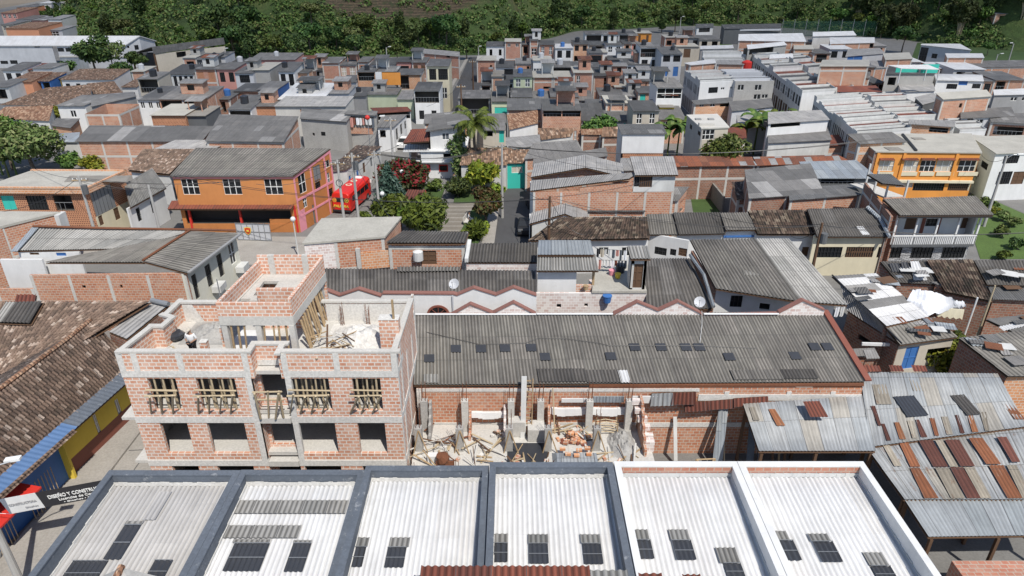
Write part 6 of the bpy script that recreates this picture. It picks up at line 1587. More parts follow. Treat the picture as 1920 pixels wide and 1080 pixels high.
p=[PPL(x,y,q[0],q[1],q[3])for x,y in((1880,622),(1960,604),(1950,597),(1870,614))];waves('roof_pane',r,*p,'g_white',under=None,lift=.05)
def tent():
 r=thing('tarpaulin_tent','white tarpaulin tent with yellow cloth skirt pitched among the patched roofs','tent',P(1745,590,2.5))
 z=3.9;a=[P(1690,572,3.7),P(1740,592,3.5),P(1800,578,3.6),P(1812,574,3.7)];t=[P(1712,542,4.8),P(1742,546,4.9),P(1790,562,4.5),P(1808,566,4.2)]
 b=MB();n=40
 def smp(L_,s):s*=len(L_)-1;i=min(int(s),len(L_)-2);return L_[i].lerp(L_[i+1],s-i)
 g=[[smp(a,i/n).lerp(smp(t,i/n),j/12)+V3((0,-.1*math.sin(math.pi*j/12),.16*mnoise.noise(V3((i*.35,j*.3,1)))+.08*mnoise.noise(V3((i*.9,j*.25,4)))-.1*math.sin(math.pi*j/12)))for j in range(13)]for i in range(n+1)]
 for i in range(n):
  for j in range(12):b.face([g[i][j],g[i+1][j],g[i+1][j+1],g[i][j+1]],smooth=True)
 bk=[p+V3((.6,1.6,-.9))for p in t]
 for i in range(3):b.face([t[i],t[i+1],bk[i+1],bk[i]])
 b.build('cover','tarp',r)
 s=MB()
 for i in range(9):
  p,q=smp([P(1758,582,3.6),P(1782,586,3.5),P(1808,588,3.5)],i/9),smp([P(1758,582,3.6),P(1782,586,3.5),P(1808,588,3.5)],(i+1)/9)
  s.prism([p-V3((0,0,.35+.15*(i%2))),q-V3((0,0,.35+.15*((i+1)%2))),q-V3((0,-.05,.35)),p-V3((0,-.05,.35))],[p+V3((0,.1,.25)),q+V3((0,.1,.25)),q+V3((0,.15,.25)),p+V3((0,.15,.25))])
 s.build('skirt','cream',r)
 for x,y in((1738,596),(1820,594)):p=P(x,y,2.4);m=MB();m.bar(V3((p.x,p.y,0)),V3((p.x+.1,p.y+.1,3.9)),.06,0,6);m.build('tent_pole','wframe',r)
tent()
laundry(P(1546,578,3.6),P(1588,574,3.6),4,'between warehouse verge and twin pitched roof','wash beside the warehouse verge',9)
for i,(q,z,m,lab)in enumerate((([(1600,668),(1648,668),(1640,652),(1594,654)],2.4,'fibro','small sooty lean-to roof beside the warehouse verge'),([(1625,672),(1650,671),(1640,655),(1618,656)],2.9,'fibrol','small pale ribbed awning by the white post'),([(1790,545),(1850,548),(1835,528),(1745,528)],3.4,'fibrom','ragged sheet roof strip above the tarpaulin tent'))):
 hq(q,z,z+.3,'brickd',m,lab,name='lean_to',cat='lean-to',frame=False)
r_=random.Random(77)
for k in range(46):
 x,y,z=r_.choice(((1600,560,4.2),(1640,540,4.2),(1700,600,3.75),(1720,622,3.6),(1745,615,3.7),(1860,660,3.85),(1880,680,3.75),(1700,512,4.1),(1880,512,4.3),(1890,545,3.5),(1900,610,3.85),(1840,645,3.95)))
 p=P(x+r_.uniform(-22,22),y+r_.uniform(-12,12),z)+V3((0,0,.12));a=r_.uniform(-.5,.3);L1,L2=r_.uniform(.4,1.5),r_.uniform(.3,.9);b=MB();b.obox(p,V3((math.cos(a)*L1,math.sin(a)*L1,r_.uniform(-.05,.05))),V3((-math.sin(a)*L2,math.cos(a)*L2,.07*L2)),V3((0,0,.03)))
 tag(b.build('loose_sheet',r_.choice(('fibro','fibrod','fibrol','zincb','rust','woodd','whited'))),'loose sheet or board lying on the patched roofs at the right','roof sheet','loose sheets on the patched roofs')
# ============================== FAR NEIGHBOURHOODS
B_,P_,D_='brick','brickp','brickd'
def factory():
 r=mk('factory','long pale grey factory with white roof and strip windows before the wood','factory',P(140,110,0))
 FL,FR=P(-60,85,5.2),P(233,85,5.2);RR,BRk=P(262,67,7.0),P(293,76,5.2);RL,BLk=V3((FL.x,RR.y,RR.z)),V3((FL.x,BRk.y,BRk.z))
 rb=MB();lo=V3((0,0,-.2));rb.prism([p+lo for p in(FL,FR,RR,RL)],[FL,FR,RR,RL]);rb.prism([p+lo for p in(RL,RR,BRk,BLk)],[RL,RR,BRk,BLk]);rb.build('roof','whiter',r)
 m=V3((P(95,85,5.2).x,FL.y+.3,0));m2=V3((P(104,85,5.2).x,FL.y+.3,0))
 cw(r,FL+V3((0,.3,0)),m,5.0,5.0,'lgrey',[(0,114,16,120,'W'),(18,113,34,120,'W'),(64,87,75,89,'v')])
 cw(r,m2,FR+V3((-.3,.3,0)),5.0,5.0,'lgrey',[(107,90,121,97,'W'),(122,90,135,97,'W'),(148,90,162,97,'W'),(131,110,146,117,'W'),(155,110,170,117,'W'),(190,95,210,102,'W')])
 cw(r,m+V3((0,2.5,0)),m2+V3((0,2.5,0)),5.0,5.0,'dgrey',[])
 A=FR+V3((-.3,.3,0));Rm=RR+V3((-.3,0,0));Bm=BRk+V3((-.3,-.3,0))
 cw(r,A,Rm,5.0,6.8,'lgrey',[(238,86,243,90,'v'),(251,84,261,93,'W')]);cw(r,Rm,Bm,6.8,5.0,'lgrey',[])
 e=MB();e.obox(V3((m2.x,m2.y-.25,2.5)),V3((FR.x-m2.x-.3,0,0)),V3((0,.25,0)),V3((0,0,.3)));e.build('ledge','clight',r)
factory()
r=mk('gabled_shed','dark open gabled shed at the right end of the factory','shed',P(300,100,4))
a,m_,c=P(246,100,4.4),P(290,88,5.6),P(300,101,4.2);dv=V3((11,14,.4))
m_=V3((P(285,95,5).x,a.y,5.8));c=V3((P(300,100,4).x,a.y,4.4))
for q in((a,m_,m_+dv,a+dv),(m_,c,c+dv,m_+dv)):
 rb=MB();rb.prism([p-V3((0,0,.15))for p in q],list(q));rb.build('roof','fibrod',r)
cw(r,c+V3((0,.3,0)),c+dv+V3((0,-.3,0)),4.2,4.2,'beige',[(330,98,350,106,'v')]);cw(r,a+V3((.4,3,0)),c+V3((-.3,3,0)),4.2,4.2,'dgrey',[])
for p in(a,c):b=MB();b.box(p.x-.15,p.x+.15,p.y+.1,p.y+.4,0,4.3);b.build('post','woodd',r)
t=thing('storage_tank','round grey blue storage tank under the gabled shed','tank',P(265,122,0));p=P(265,122,0);b=MB();b.bar(p,p+V3((0,0,3.2)),2.2,0,16);b.build('barrel','zincb',t);b=MB();b.bar(p+V3((0,0,3.2)),p+V3((0,0,3.7)),2.25,0,16,.3);b.build('lid','zincb',t)
wallthing('brick boundary wall below the gabled shed',P(313,122,0),P(358,116,0),2.4,D_)
wallthing('corrugated grey fence along the factory foot',P(118,132,0),P(168,132,0),2.6,'zincb',name='sheet_fence')
def roof_room(r,c,w,d,hgt,wl,rf,kind):
 x0,x1,y0,y1=c.x-w/2,c.x+w/2,c.y-d/2,c.y+d/2;b=MB()
 if kind:
  for x in(x0,x1-.12):
   for y in(y0,y1-.12):b.box(x,x+.12,y,y+.12,c.z-.2,c.z+hgt)
  b.box(x0,x1,y1-.11,y1-.01,c.z-.2,c.z+hgt*.9)
  b.box(x0-.02,x1+.02,y0-.02,y1+.02,c.z-.3,c.z-.12)
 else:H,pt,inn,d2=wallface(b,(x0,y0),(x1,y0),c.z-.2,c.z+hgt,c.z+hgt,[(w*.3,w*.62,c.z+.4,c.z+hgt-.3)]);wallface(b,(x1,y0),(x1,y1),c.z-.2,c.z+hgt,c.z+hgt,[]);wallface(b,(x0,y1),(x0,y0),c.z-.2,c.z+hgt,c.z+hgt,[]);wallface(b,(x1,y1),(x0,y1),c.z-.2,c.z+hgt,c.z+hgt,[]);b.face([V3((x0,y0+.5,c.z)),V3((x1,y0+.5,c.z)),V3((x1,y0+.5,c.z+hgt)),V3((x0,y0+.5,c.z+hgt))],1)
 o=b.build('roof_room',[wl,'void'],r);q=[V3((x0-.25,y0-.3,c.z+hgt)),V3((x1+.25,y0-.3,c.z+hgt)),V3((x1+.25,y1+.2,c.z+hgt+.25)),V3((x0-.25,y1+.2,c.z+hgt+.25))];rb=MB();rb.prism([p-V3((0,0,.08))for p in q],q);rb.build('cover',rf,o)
far=[(8,70,53,5,14,1.0,'salmon','tiler','long salmon hall with reddish roof on the far left slope',()),(0,30,24,6,14,1.5,'pink','tiler','pink house at the top left corner of the view',W(3)),(30,62,14,6,14,1,'salmon','fibro','salmon house near the top left corner, left of brown shed',W(3)),(76,106,17,5,18,2.0,D_,'redr','brown roofed shed near the top left, under the white roof',()),(72,112,6,7,16,1.2,'whited','whiter','white roofed hall at the top edge beside the wood',()),(88,113,36,5.5,10,1,'white','fibrol','white two-storey house at the wood edge, far left',W(1,'w',.8,2)),(82,115,56,4,9,.8,'lgrey','fibrol','grey house at the wood edge just above the factory roof',W(1)),(28,62,36,4,10,1,'whited','fibro','weathered house with grey roof above the salmon hall',W(2)),(0,24,46,4,10,.8,'beige','fibro','beige house left of the salmon hall',W(2)),(58,84,38,4.2,10,1,'pink','fibrom','pink house with mottled roof left of the white wood edge house',W(2)),(2,40,132,3.4,8,1.2,'white','fibro','white house with grey roof at the left edge below factory windows',W(2,'b',.6,2.2)),(40,58,131,3.2,7,.8,D_,'redr','brown sheeted house between two white ones below the factory',()),(58,96,128,3.6,7,.3,'white','fibro','plain white house below the gap of the factory',W(1,'v',1.2,2.8,.4)),(112,212,149,3.2,8,1.6,'white','tile','long tiled house with white wall below the factory fence',W(5,'b',.8,2.2,.4)),(14,58,153,3.2,8,1.3,'salmon','tiler','salmon gabled house at the left with tile roof',()),(58,92,152,3.0,7,1.2,'blue','tile','blue porch house next to the salmon tiled one',W(2,'o',.3,2.4,.8)),(90,112,147,3.0,7,.8,'mustard','fibro','mustard porch house next to the blue porch house',W(2,'o',.3,2.2,.7)),(-20,14,163,3.0,7,.8,'whited','fibro','white house at the left edge below the salmon gabled one',W(1,'v',.5,2.2)),(255,295,148,5.6,6,.7,'beige','fibro','tall dark topped timber house above the grey street roofs',W(1,'o',.2,2.4,.9)),(243,270,134,4.6,6,.4,'brick','slab','small brick house left of the dark topped timber house',()),(226,256,163,3.2,6,.8,'white','tile','low white tiled house left of the dark topped timber house',W(1,'v',1.0,2.0)),(340,367,108,5.2,7,.4,P_,'slab','pink brick house at the wood edge left of the dark fronted one',W(1,'v',.8,1.6)),(367,400,112,5.0,7,.9,'dgrey','fibrod','dark fronted house with pale gable at the wood edge',W(2,'w',.6,2.2,.5)),(399,421,107,5.0,7,.6,'lgrey','fibrod','pale grey gable house at the wood edge',()),(420,466,122,3.4,8,.5,'grey','fibrod','low dark roofed house at the foot of the wood',W(2,'v',.5,1.6)),(309,362,139,4.2,9,1.2,'whited','fibrod','house with red and blue painted fronts under dark roof',W(5,'b',.4,2.4,.6)),(362,404,130,5.0,8,.3,P_,'fibrod','pink brick house with dark awning right of the red and blue fronts',W(2,'k',.5,2.4)),(404,440,130,5.0,8,.6,'pink','fibro','pink house with wide dark window right of the awning brick house',W(2,'b',.6,2.4)),(438,474,137,5.0,7,.6,'lgrey','fibrod','grey house with dark window band in the left quarter',W(1,'b',.4,1.8)),(466,553,112,5.2,8,.8,'pink','fibro','long pink house with dark windows at the foot of the wood',W(4,'v',.7,2.4,.6)),(472,505,131,5.4,9,.4,'cgrey','slab','bare concrete house below the long pink house',()),(520,552,134,5.4,8,1.3,'white','fibrod','white house with tall windows under dark hipped roof',W(2,'b',.5,2.6,.6)),(552,578,137,4.8,7,.4,'bricko','fibrod','orange brick annex right of the tall windowed white house',()),(575,604,132,4.2,8,.6,'grey','fibrod','low dark house between orange annex and brick pair',W(1,'v',.3,1.5)),(602,636,118,5.6,8,.9,P_,'fibrom','left house of the brick pair before the wood, with skylit roof',()),(634,668,121,5.2,8,.8,P_,'fibro','right house of the brick pair, with beige windows',W(2,'c',.6,2.2,.6)),(669,692,116,5.6,8,.5,P_,'fibro','pink brick house with one dark window left of the low blue roof',W(1,'b',.8,2.4)),(692,742,121,5.0,8,1.2,'white','fibrod','white house under a long dark blue grey roof at the hill foot',W(4,'w',.4,1.6)),(742,772,116,5.6,8,.4,'pink','fibrod','pink house with steel window before the wood',W(1,'b',.8,2.2,.6)),(771,800,117,5.6,8,.5,P_,'fibrod','brick house left of the cream three storey corner house',W(2,'d',.6,2.4)),(799,842,124,8.0,8,1.0,'cream','fibrod','cream three-storey corner house at the far street',W(1,'b',.5,2.3,.8,.05,.45)+W(1,'b',.5,2.3,.8,.45,1)+W(2,'w',3.6,5.4,.5)),(668,703,135,5.8,7,.5,'bricko','fibrod','orange brick house with laundry gallery left of the orange tarpaulin',W(1,'o',.2,1.6,.92)+W(1,'v',3.2,4.2,.3,.5,1)),(703,744,134,5.6,7,.6,'grey','fibrom','grey house carrying the orange and white tarpaulin',W(1,'o',.2,2.2,.9)),(744,790,140,5.2,7,.8,'bricko','fibrod','brick house with dark porch right of the orange tarpaulin',W(1,'o',.3,2.6,.7,0,.55)),(636,668,154,4.2,8,.7,'white','fibrod','white house with two windows left of the laundry gallery',W(2,'b',.6,1.8,.4)),(775,824,170,5.4,8,1.0,'white','fibrod','dark roofed house with crowded balcony at the far street',W(1,'o',.2,2.0,.96)+W(2,'b',3.2,4.6,.4)),(684,745,177,3.6,7,.6,'green','fibro','low grey roofed house with green edge near the far street',()),(743,775,186,3.4,8,.8,'green','fibrol','house with pale mottled roof and green edge left of the crowded balcony',()),(640,686,180,3.6,9,.7,'grey','fibrod','low dark roof right of the white factory like roof',()),(520,606,186,4.4,12,1.2,'white','whiter','house with broad bright white roof in the left middle',()),(548,600,188,4.0,6,.6,'lgrey','zincb','blue grey roof with a hatch, in front of the bright white roof',()),(604,654,175,4.6,8,.8,'lgrey','fibrol','pale house with slanted roof right of the bright white roof',W(1,'v',.8,2)),(480,520,168,4.6,8,.3,'blue','fibro','blue walled house left of the bright white roof',W(1,'d',.8,3)),(295,385,186,5.0,9,1.0,'brick','fibro','brick terrace house under wide grey roof in the left quarter',W(2,'o',.3,2.3,.9)),(255,316,187,4.2,10,1.0,'white','fibrom','white house under patched roof left of the brick terrace house',W(4,'w',.4,1.4,.5)),(385,430,186,4.0,8,.4,D_,'fibro','small grey roof tucked right of the brick terrace house',W(1,'v',.5,2.2)),(425,470,205,4.0,9,1.2,'white','fibrod','dark blue grey roof with white edge over a shady laundry yard',W(1,'o',.3,2.6,.9)),(436,486,171,4.4,7,.4,'brick','fibrod','brick house with pierced screens behind the dark blue roof',W(2,'k',.4,1.8,.7)),(155,222,214,5.2,7,.5,'brick',None,'orange brick block with concrete bands, open to the sky',()),(280,346,216,4.6,7,.2,'calado','slab','pierced brick house left of the ivy wall',W(2,'w',1.5,2.3,.3)),(346,385,217,4.4,6,.2,'dgrey','slabd','ivy darkened wall house right of the pierced brick house',()),(470,515,199,4.0,7,.3,'calado','fibro','pierced pink brick house below the dark tarred roof',()),(104,158,198,4.4,8,.4,'white','fibro','white house with one window under the black tile mass',W(1,'w',.8,1.8,.2)),(513,648,199,4.6,7,.5,'clight','fibrol','house with long pale canopy roof above the concrete block house',W(1,'k',.5,1.6,.3)),(911,947,86,5.4,8,.8,'white','fibrod','white house at the left end of the topmost middle row',W(2,'v',.8,2.2,.3)),(946,978,78,6.4,7,.3,P_,'slab','pinkish brick house second in the topmost middle row',W(2,'w',.5,1.2,.4)),(978,993,84,5.0,7,.9,'brick','fibrod','narrow brick house third in the topmost middle row',W(1,'v',.4,2)),(993,1010,76,6.4,7,.3,P_,'fibrod','brick house with framed window fourth in the topmost middle row',W(1,'w',1.8,3.2,.6)),(1010,1041,84,5.6,7,1.2,P_,'fibrod','brick house with two tall pale windows under a dark roof',W(2,'l',.4,2.2,.4)),(1041,1075,90,5.2,7,.9,'white','whiter','white house with white roof and two barred windows, topmost middle row',W(2,'b',.6,2.2,.55)),(1074,1105,83,5.8,7,1.0,'bricko','fibrod','bright brick house with four dark windows, topmost middle row',W(2,'b',.3,1.5,.5)+W(2,'v',2.6,3.8,.6)),(1097,1131,64,5.2,7,1.0,'white','fibro','gallery house with grey roof, leftmost of the hill edge houses',W(1,'o',.3,2.6,.85)),(1130,1161,65,5.0,7,.6,'white','fibro','hill edge house with two dark openings and white pillars',W(2,'v',.3,2.2,.8)),(1161,1193,64,5.0,7,.5,'white','fibrod','hill edge house with one wide dark gallery',W(1,'o',.3,2.2,.95)),(1192,1223,62,5.2,7,.3,'orange','slab','orange and yellow house, rightmost of the hill edge row',W(2,'d',.6,2.6,.3)),(1247,1282,70,4.8,7,.3,P_,'slab','ruddy unfinished brick house right of the orange hill edge house',W(2,'v',.8,2)),(1279,1314,71,5.2,7,.7,'grey','fibro','grey hill edge house with metal gate near the small court',W(2,'b',.6,2.4,.5)),(1268,1312,87,4.6,7,.3,'beige','slab','beige rough house with brown door below the grey hill edge house',W(1,'d',.6,2.6,.3)),(1105,1138,85,4.8,7,.9,'beige','fibrod','beige house under dark roof below the leftmost gallery',W(1,'v',.3,1.6,.5)),(1137,1168,84,5.4,7,.6,'white','fibrod','white two-storey house with framed windows above an orange brick patch',W(2,'w',.4,1.7,.5)),(1168,1186,82,5.4,7,.6,'brick','fibrod','narrow brick house right of the framed white house',W(1,'v',.4,1.6,.4)),(1185,1201,82,5.2,7,.4,'pink','fibrol','narrow pink house with canopy, left of the white balcony gallery',W(1,'v',.4,2.0,.6)),(1201,1241,89,8.0,8,.8,'white','fibrom','tall white house with dark roof gallery and arched windows',W(1,'o',.3,1.9,.96)+W(2,'W',2.4,4.2,.6)+W(1,'d',5.2,7.5,.3,0,.5)),(1241,1281,101,7.6,9,1.4,'lgrey','fibrod','tall grey house with dark hipped roof and blue windows',W(2,'b',.3,1.5,.7)+W(2,'D',2.4,4.2,.5)+W(2,'g',5.0,7.2,.8)),(893,930,113,4.6,8,.2,P_,'slab','brick corner house at the far street, with one small window',W(1,'v',1,2.4,.2,.5,1)),(929,966,126,4.8,8,1.1,'white','fibrod','white house with dark wide window near the far street',W(1,'b',.4,2.2,.9,.4,1)),(966,999,119,5.4,8,.5,'brick','fibrol','brick fronted house with white upper band, second middle row',W(1,'v',.6,1.1,.3,.5,1)),(999,1036,113,6.2,7,.3,'white','slab','white cube house with grey window strip, second middle row',W(1,'l',1.6,3.2,.9,0,.5)+W(1,'b',1.8,3.0,.5,.5,1)),(1035,1073,126,5.0,7,1.4,'lgrey','fibro','house with broad grey green roof and shady balcony, second middle row',W(1,'o',.2,2.2,.95)),(1072,1108,124,4.6,7,.5,'grey','fibrod','low dark roof house right of the shady balcony',W(2,'v',.4,1.4,.8)),(1104,1131,99,5.4,7,.5,'brick','fibrod','brick house with white canopy and dark window, second middle row',W(1,'b',.6,2,.9)),(1130,1140,98,5.0,7,.2,'white','slab','narrow white tower house in the second middle row',()),(1140,1200,112,4.0,7,.5,'grey','fibrod','low dark roofs house with pale edges behind the white barred house',W(2,'v',.5,1.6)),(1168,1220,121,4.8,7,.7,'white','fibrod','white house with long barred window beside the small court',W(1,'w',.5,1.8,.8,0,.35)+W(1,'b',.5,1.8,.9,.35,1)),(1108,1168,126,4.0,7,.6,'whited','fibrod','shabby house with dark roof and leaning pole, second middle row',W(3,'v',.4,1.8,.6)),(921,945,143,5.4,8,.2,'brick','slabd','slim orange brick house above the cream one, with railing on top',W(1,'c',1.2,2.4,.3)),(941,964,154,4.6,8,.9,'white','fibrod','small white house between slim brick and cream houses',W(2,'b',.4,1.6,.5)),(962,999,144,6.4,8,1.0,'green','fibrod','pale green cream house of two storeys with dark roof',W(2,'l',.4,1.7,.5)+W(2,'w',3.8,5.0,.4)),(999,1038,145,6.0,8,.3,P_,'slab','brick row house with a white notice, right of the pale green house',W(1,'v',1.6,2.0,.6,.4,1)),(1037,1076,145,6.0,8,.3,P_,'slab','brick row house with two slit windows, middle of three brick row houses',W(2,'v',1.6,2.2,.4)),(1075,1114,136,6.8,8,.3,P_,'slab','tallest of the three brick row houses',W(1,'w',.6,2.0,.35,0,.5)+W(2,'v',3.2,4.2,.25)),(1113,1150,142,5.2,8,1.0,P_,'fibrod','brick house with pink fascia and white balcony, right of the brick row',W(1,'o',.4,2.0,.5,.4,1)+W(1,'v',3,4.2,.2,0,.5)),(1150,1195,147,4.4,8,.8,'grey','fibrod','low house with black roof left of the teal window brick house',()),(1152,1174,163,4.6,6,.2,P_,'slab','small brick box house with white ledge, lower middle row',()),(1172,1196,165,4.4,6,.8,'woodd','fibro','small brown house with layered eaves in the lower middle row',()),(1194,1221,152,5.4,7,.8,'brick','fibrod','brick house with dark and white window, above the teal window house',W(1,'w',.4,1.8,.35,0,.5)+W(1,'v',.3,1.8,.2,.5,.9)),(1197,1233,174,4.8,7,.3,'brick','fibrod','brick house with teal windows left of the railing house',W(1,'t',.3,1.9,.6,0,.5)+W(1,'t',.3,1.2,.5,.5,1)),(1232,1282,164,7.2,8,1.3,'white','fibro','white house with railing gallery at the terrace street corner',W(1,'w',.2,1.7,.96)+W(1,'l',3.4,4.6,.8,0,.5)+W(1,'W',3.2,5.4,.8,.5,1)),(957,999,182,4.6,8,1.0,'cream','fibrod','cream house with two barred windows below the pale green one',W(2,'b',.3,1.7,.7)),(999,1034,188,3.6,8,1.2,'grey','fibro','grey sheet roofed house between cream barred and yellow fascia houses',()),(1032,1086,182,4.2,8,1.1,'dorange','fibrod','house with yellow fascia and orange red front',W(2,'w',.8,2.0,.6)),(1085,1114,188,3.6,8,1.4,'grey','fibro','plain grey roofed house right of the yellow fascia',W(1,'v',.3,.9,.6)),(1124,1170,180,4.0,8,.8,'brick','fibro','brick house with pale roof spot and white ledge, third middle row',()),(1169,1198,180,4.0,8,.8,'white','fibrom','white house with mottled roof and two barred windows, third middle row',W(2,'b',.3,1.6,.6)),(858,920,184,3.4,8,.6,'grey','fibro','open carport house at the near end of the far street',W(1,'o',.2,2.8,.9)),(921,958,190,3.8,9,1.1,'green','fibro','house with green shutter under grey roof at the near end of the far street',W(1,'t',1.0,2.0,.7)),(900,922,160,4.0,7,.4,'brickd','fibrod','dark brick house with porch beside the far street',W(1,'o',.3,1.8,.7)),(950,1020,206,4.2,9,1.0,'brick','fibrod','long dark roof behind the reddish tiles, left part',()),(1017,1091,207,5.6,8,1.3,'brick','fibrod','brick two-storey house with long dark gallery under its roof',W(2,'o',.15,.95,.95)+W(1,'v',2.9,4.2,.2,.05,.4)+W(1,'k',2.9,4.2,.3,.35,.75)+W(1,'w',2.9,4.2,.25,.75,1)),(1102,1134,203,4.2,7,.9,'white','fibrod','small white and blue house right of the long gallery house',W(1,'D',.4,2,.3)),(1136,1185,193,5.4,7,.2,'brick','slab','house with plain orange brick back wall above a black roof',()),(1090,1139,226,3.6,7,1.1,'lgrey','fibrod','house with grey gate and black roof beside the gallery house',W(1,'v',.3,2,.7,0,.35)+W(1,'s',.3,2.6,.8,.35,1)),(1137,1188,226,3.6,8,1.3,'lgrey','fibrod','grey house with teal window under black roof with pale pane',W(1,'t',.4,1.8,.2,.5,.9)),(1187,1238,208,6.0,7,1.1,'beige','fibrod','pair house of beige block with four windows',W(2,'w',.4,1.8,.4)+W(2,'v',4.0,5.4,.45)),(1237,1266,201,4.6,7,.3,'yellow','slabd','small yellow house behind the beige pair house',W(1,'b',.3,1.4,.5,.4,1)),(1236,1287,224,3.6,8,1.3,'brick','fibro','brick house with low grey roof left of the grey concrete cube house',W(1,'w',.4,1.3,.35,0,.5)),]
for(x0,x1,ye,z,d,rise,wl,rf,lab,op)in far:
 if ye<215:d,rise=(d*.8,rise*.3)if x0>600 else(d*.9,rise*.55)
 q=h(x0,x1,ye,z,d,rise,wl,rf,lab,op,cat='hall' if 'hall' in lab.split()else 'house')
 if rng.random()<.42 and x0>260 and rf:
  wd=max(2.0,(x1-x0)*(q.location.y*.9)/1280*rng.uniform(.35,.6));roof_room(q,V3((q.location.x+rng.uniform(-1,1),q.location.y+rng.uniform(0,.9),z+rise*.6)),wd,rng.uniform(1.8,2.6),rng.uniform(1.4,2.1),rng.choice(('brick','brick','brickp','whited','cgrey')),rng.choice(('fibro','fibrod','fibrol','zincr')),rng.random()<.45)
 elif rng.random()<.4 and x0>230:
  c=q.location+V3((rng.uniform(-1,1),rng.uniform(-1,.5),z+rise*.5-.1));b=MB();rr=rng.uniform(.4,.6);b.bar(c,c+V3((0,0,rr*1.9)),rr,0,9,rr*1.08);b.bar(c+V3((0,0,rr*1.9)),c+V3((0,0,rr*2.25)),rr*1.08,0,9,rr*.35)
  mt=rng.choice(('tarpb','tarpb','blue','lgrey'));tag(b.build('water_tank',mt),'%s water tank on the %s'%({'tarpb':'black','blue':'blue','lgrey':'pale grey'}[mt],' '.join(lab.split()[:9])),'water tank')
def tq(label,px4,zs,wall='whited',mat='tile',name='tiled_house'):
 hq(px4,zs[0],zs[1],wall,mat,label,name=name)
tq('great brown mass of old barrel tiles in the left quarter',[(0,196),(172,200),(170,158),(88,164)],(3.0,4.6));tq('smaller dark tile roof right of the great tile mass',[(158,176),(232,176),(214,152),(165,156)],(3.0,4.2));tq('ochre tile roof at the left edge above the garden trees',[(-20,222),(92,226),(100,198),(10,200)],(3.0,4.2),'whited','tiler')
hq([(170,200),(256,180),(250,172),(172,178)],4.4,4.6,'grey','fibro','grey tilted canopy roof over the orange brick block',name='canopy_house',frame=False)
hq([(140,265),(378,265),(402,236),(168,235)],4.4,5.2,'brick','fibrom','long block house under patchwork grey roof in the left quarter',name='brick_house')
hq([(384,264),(532,266),(560,218),(412,214)],5.2,6.4,'brick','fibro','big dark grey shed roof with brick flank beside the concrete house',[(400,266,520,272,'_')],name='brick_house')
hq([(98,266),(146,266),(150,248),(104,250)],3.0,3.4,'whited','zincb','small pale zinc roof beside the garden trees',name='zinc_house')
hq([(95,235),(132,240),(150,222),(105,222)],3.0,3.4,'bricko','fibro','orange mud shack behind the garden trees',name='shack',cat='shack',frame=False)
hq([(562,222),(650,228),(664,208),(565,204)],4.3,4.8,'cgrey','fibrom','raw grey block house with patched roof left of the laundry balcony',[(603,247,612,255,'b'),(587,249,592,255,'v'),(574,224,582,227,'w')],(),name='concrete_house',frame=False)
hq([(645,213),(706,216),(708,208),(652,206)],4.9,5.1,'cgrey','fibro','house whose balcony is full of coloured laundry',[(648,217,703,238,'v')],name='concrete_house',frame=False)
laundry(P(650,219,4.45)+V3((0,-.35,0)),P(702,221,4.45)+V3((0,-.35,0)),9,'on the laundry balcony of the raw grey house','wash on the laundry balcony',13,drop=(.9,1.4))
b=MB();A_,B2=P(645,238,2.9),P(704,240,2.9);b.obox(A_+V3((0,-.5,-.8)),B2-A_,V3((0,.35,0)),V3((0,0,.9)));tag(b.build('balcony_band','brick'),'red brick balcony band below the coloured laundry','balcony')
hq([(706,212),(772,208),(764,200),(694,202)],4.2,4.4,'white','redr','house with brown red tin roof and white upper terrace by the bus street',[(708,212,770,222,'o')],name='tin_roof_house')
hq([(706,238),(738,238),(764,214),(716,216)],3.6,3.8,'white','fibro','white street house with dark windows beside the small white car',[(712,244,724,258,'v')],[(742,242,747,260,'b'),(750,234,755,250,'b'),(758,228,762,240,'b')],name='street_house')
hq([(794,232),(880,226),(882,206),(796,214)],4.8,5.3,'bricko','fibro','brick house with grey roof behind the white park house',[(838,226,846,232,'v')],name='brick_house')
hq([(905,244),(948,244),(946,212),(885,214)],4.2,5.2,'beige','fibro','beige house with tall green door behind the palm',[(910,246,925,256,'v'),(937,244,946,267,'t')],name='beige_house')
hq([(880,232),(950,230),(948,214),(880,214)],4.6,5.4,'beige','fibro','pale grey roof with looped white hose behind the palm crown',name='beige_house')
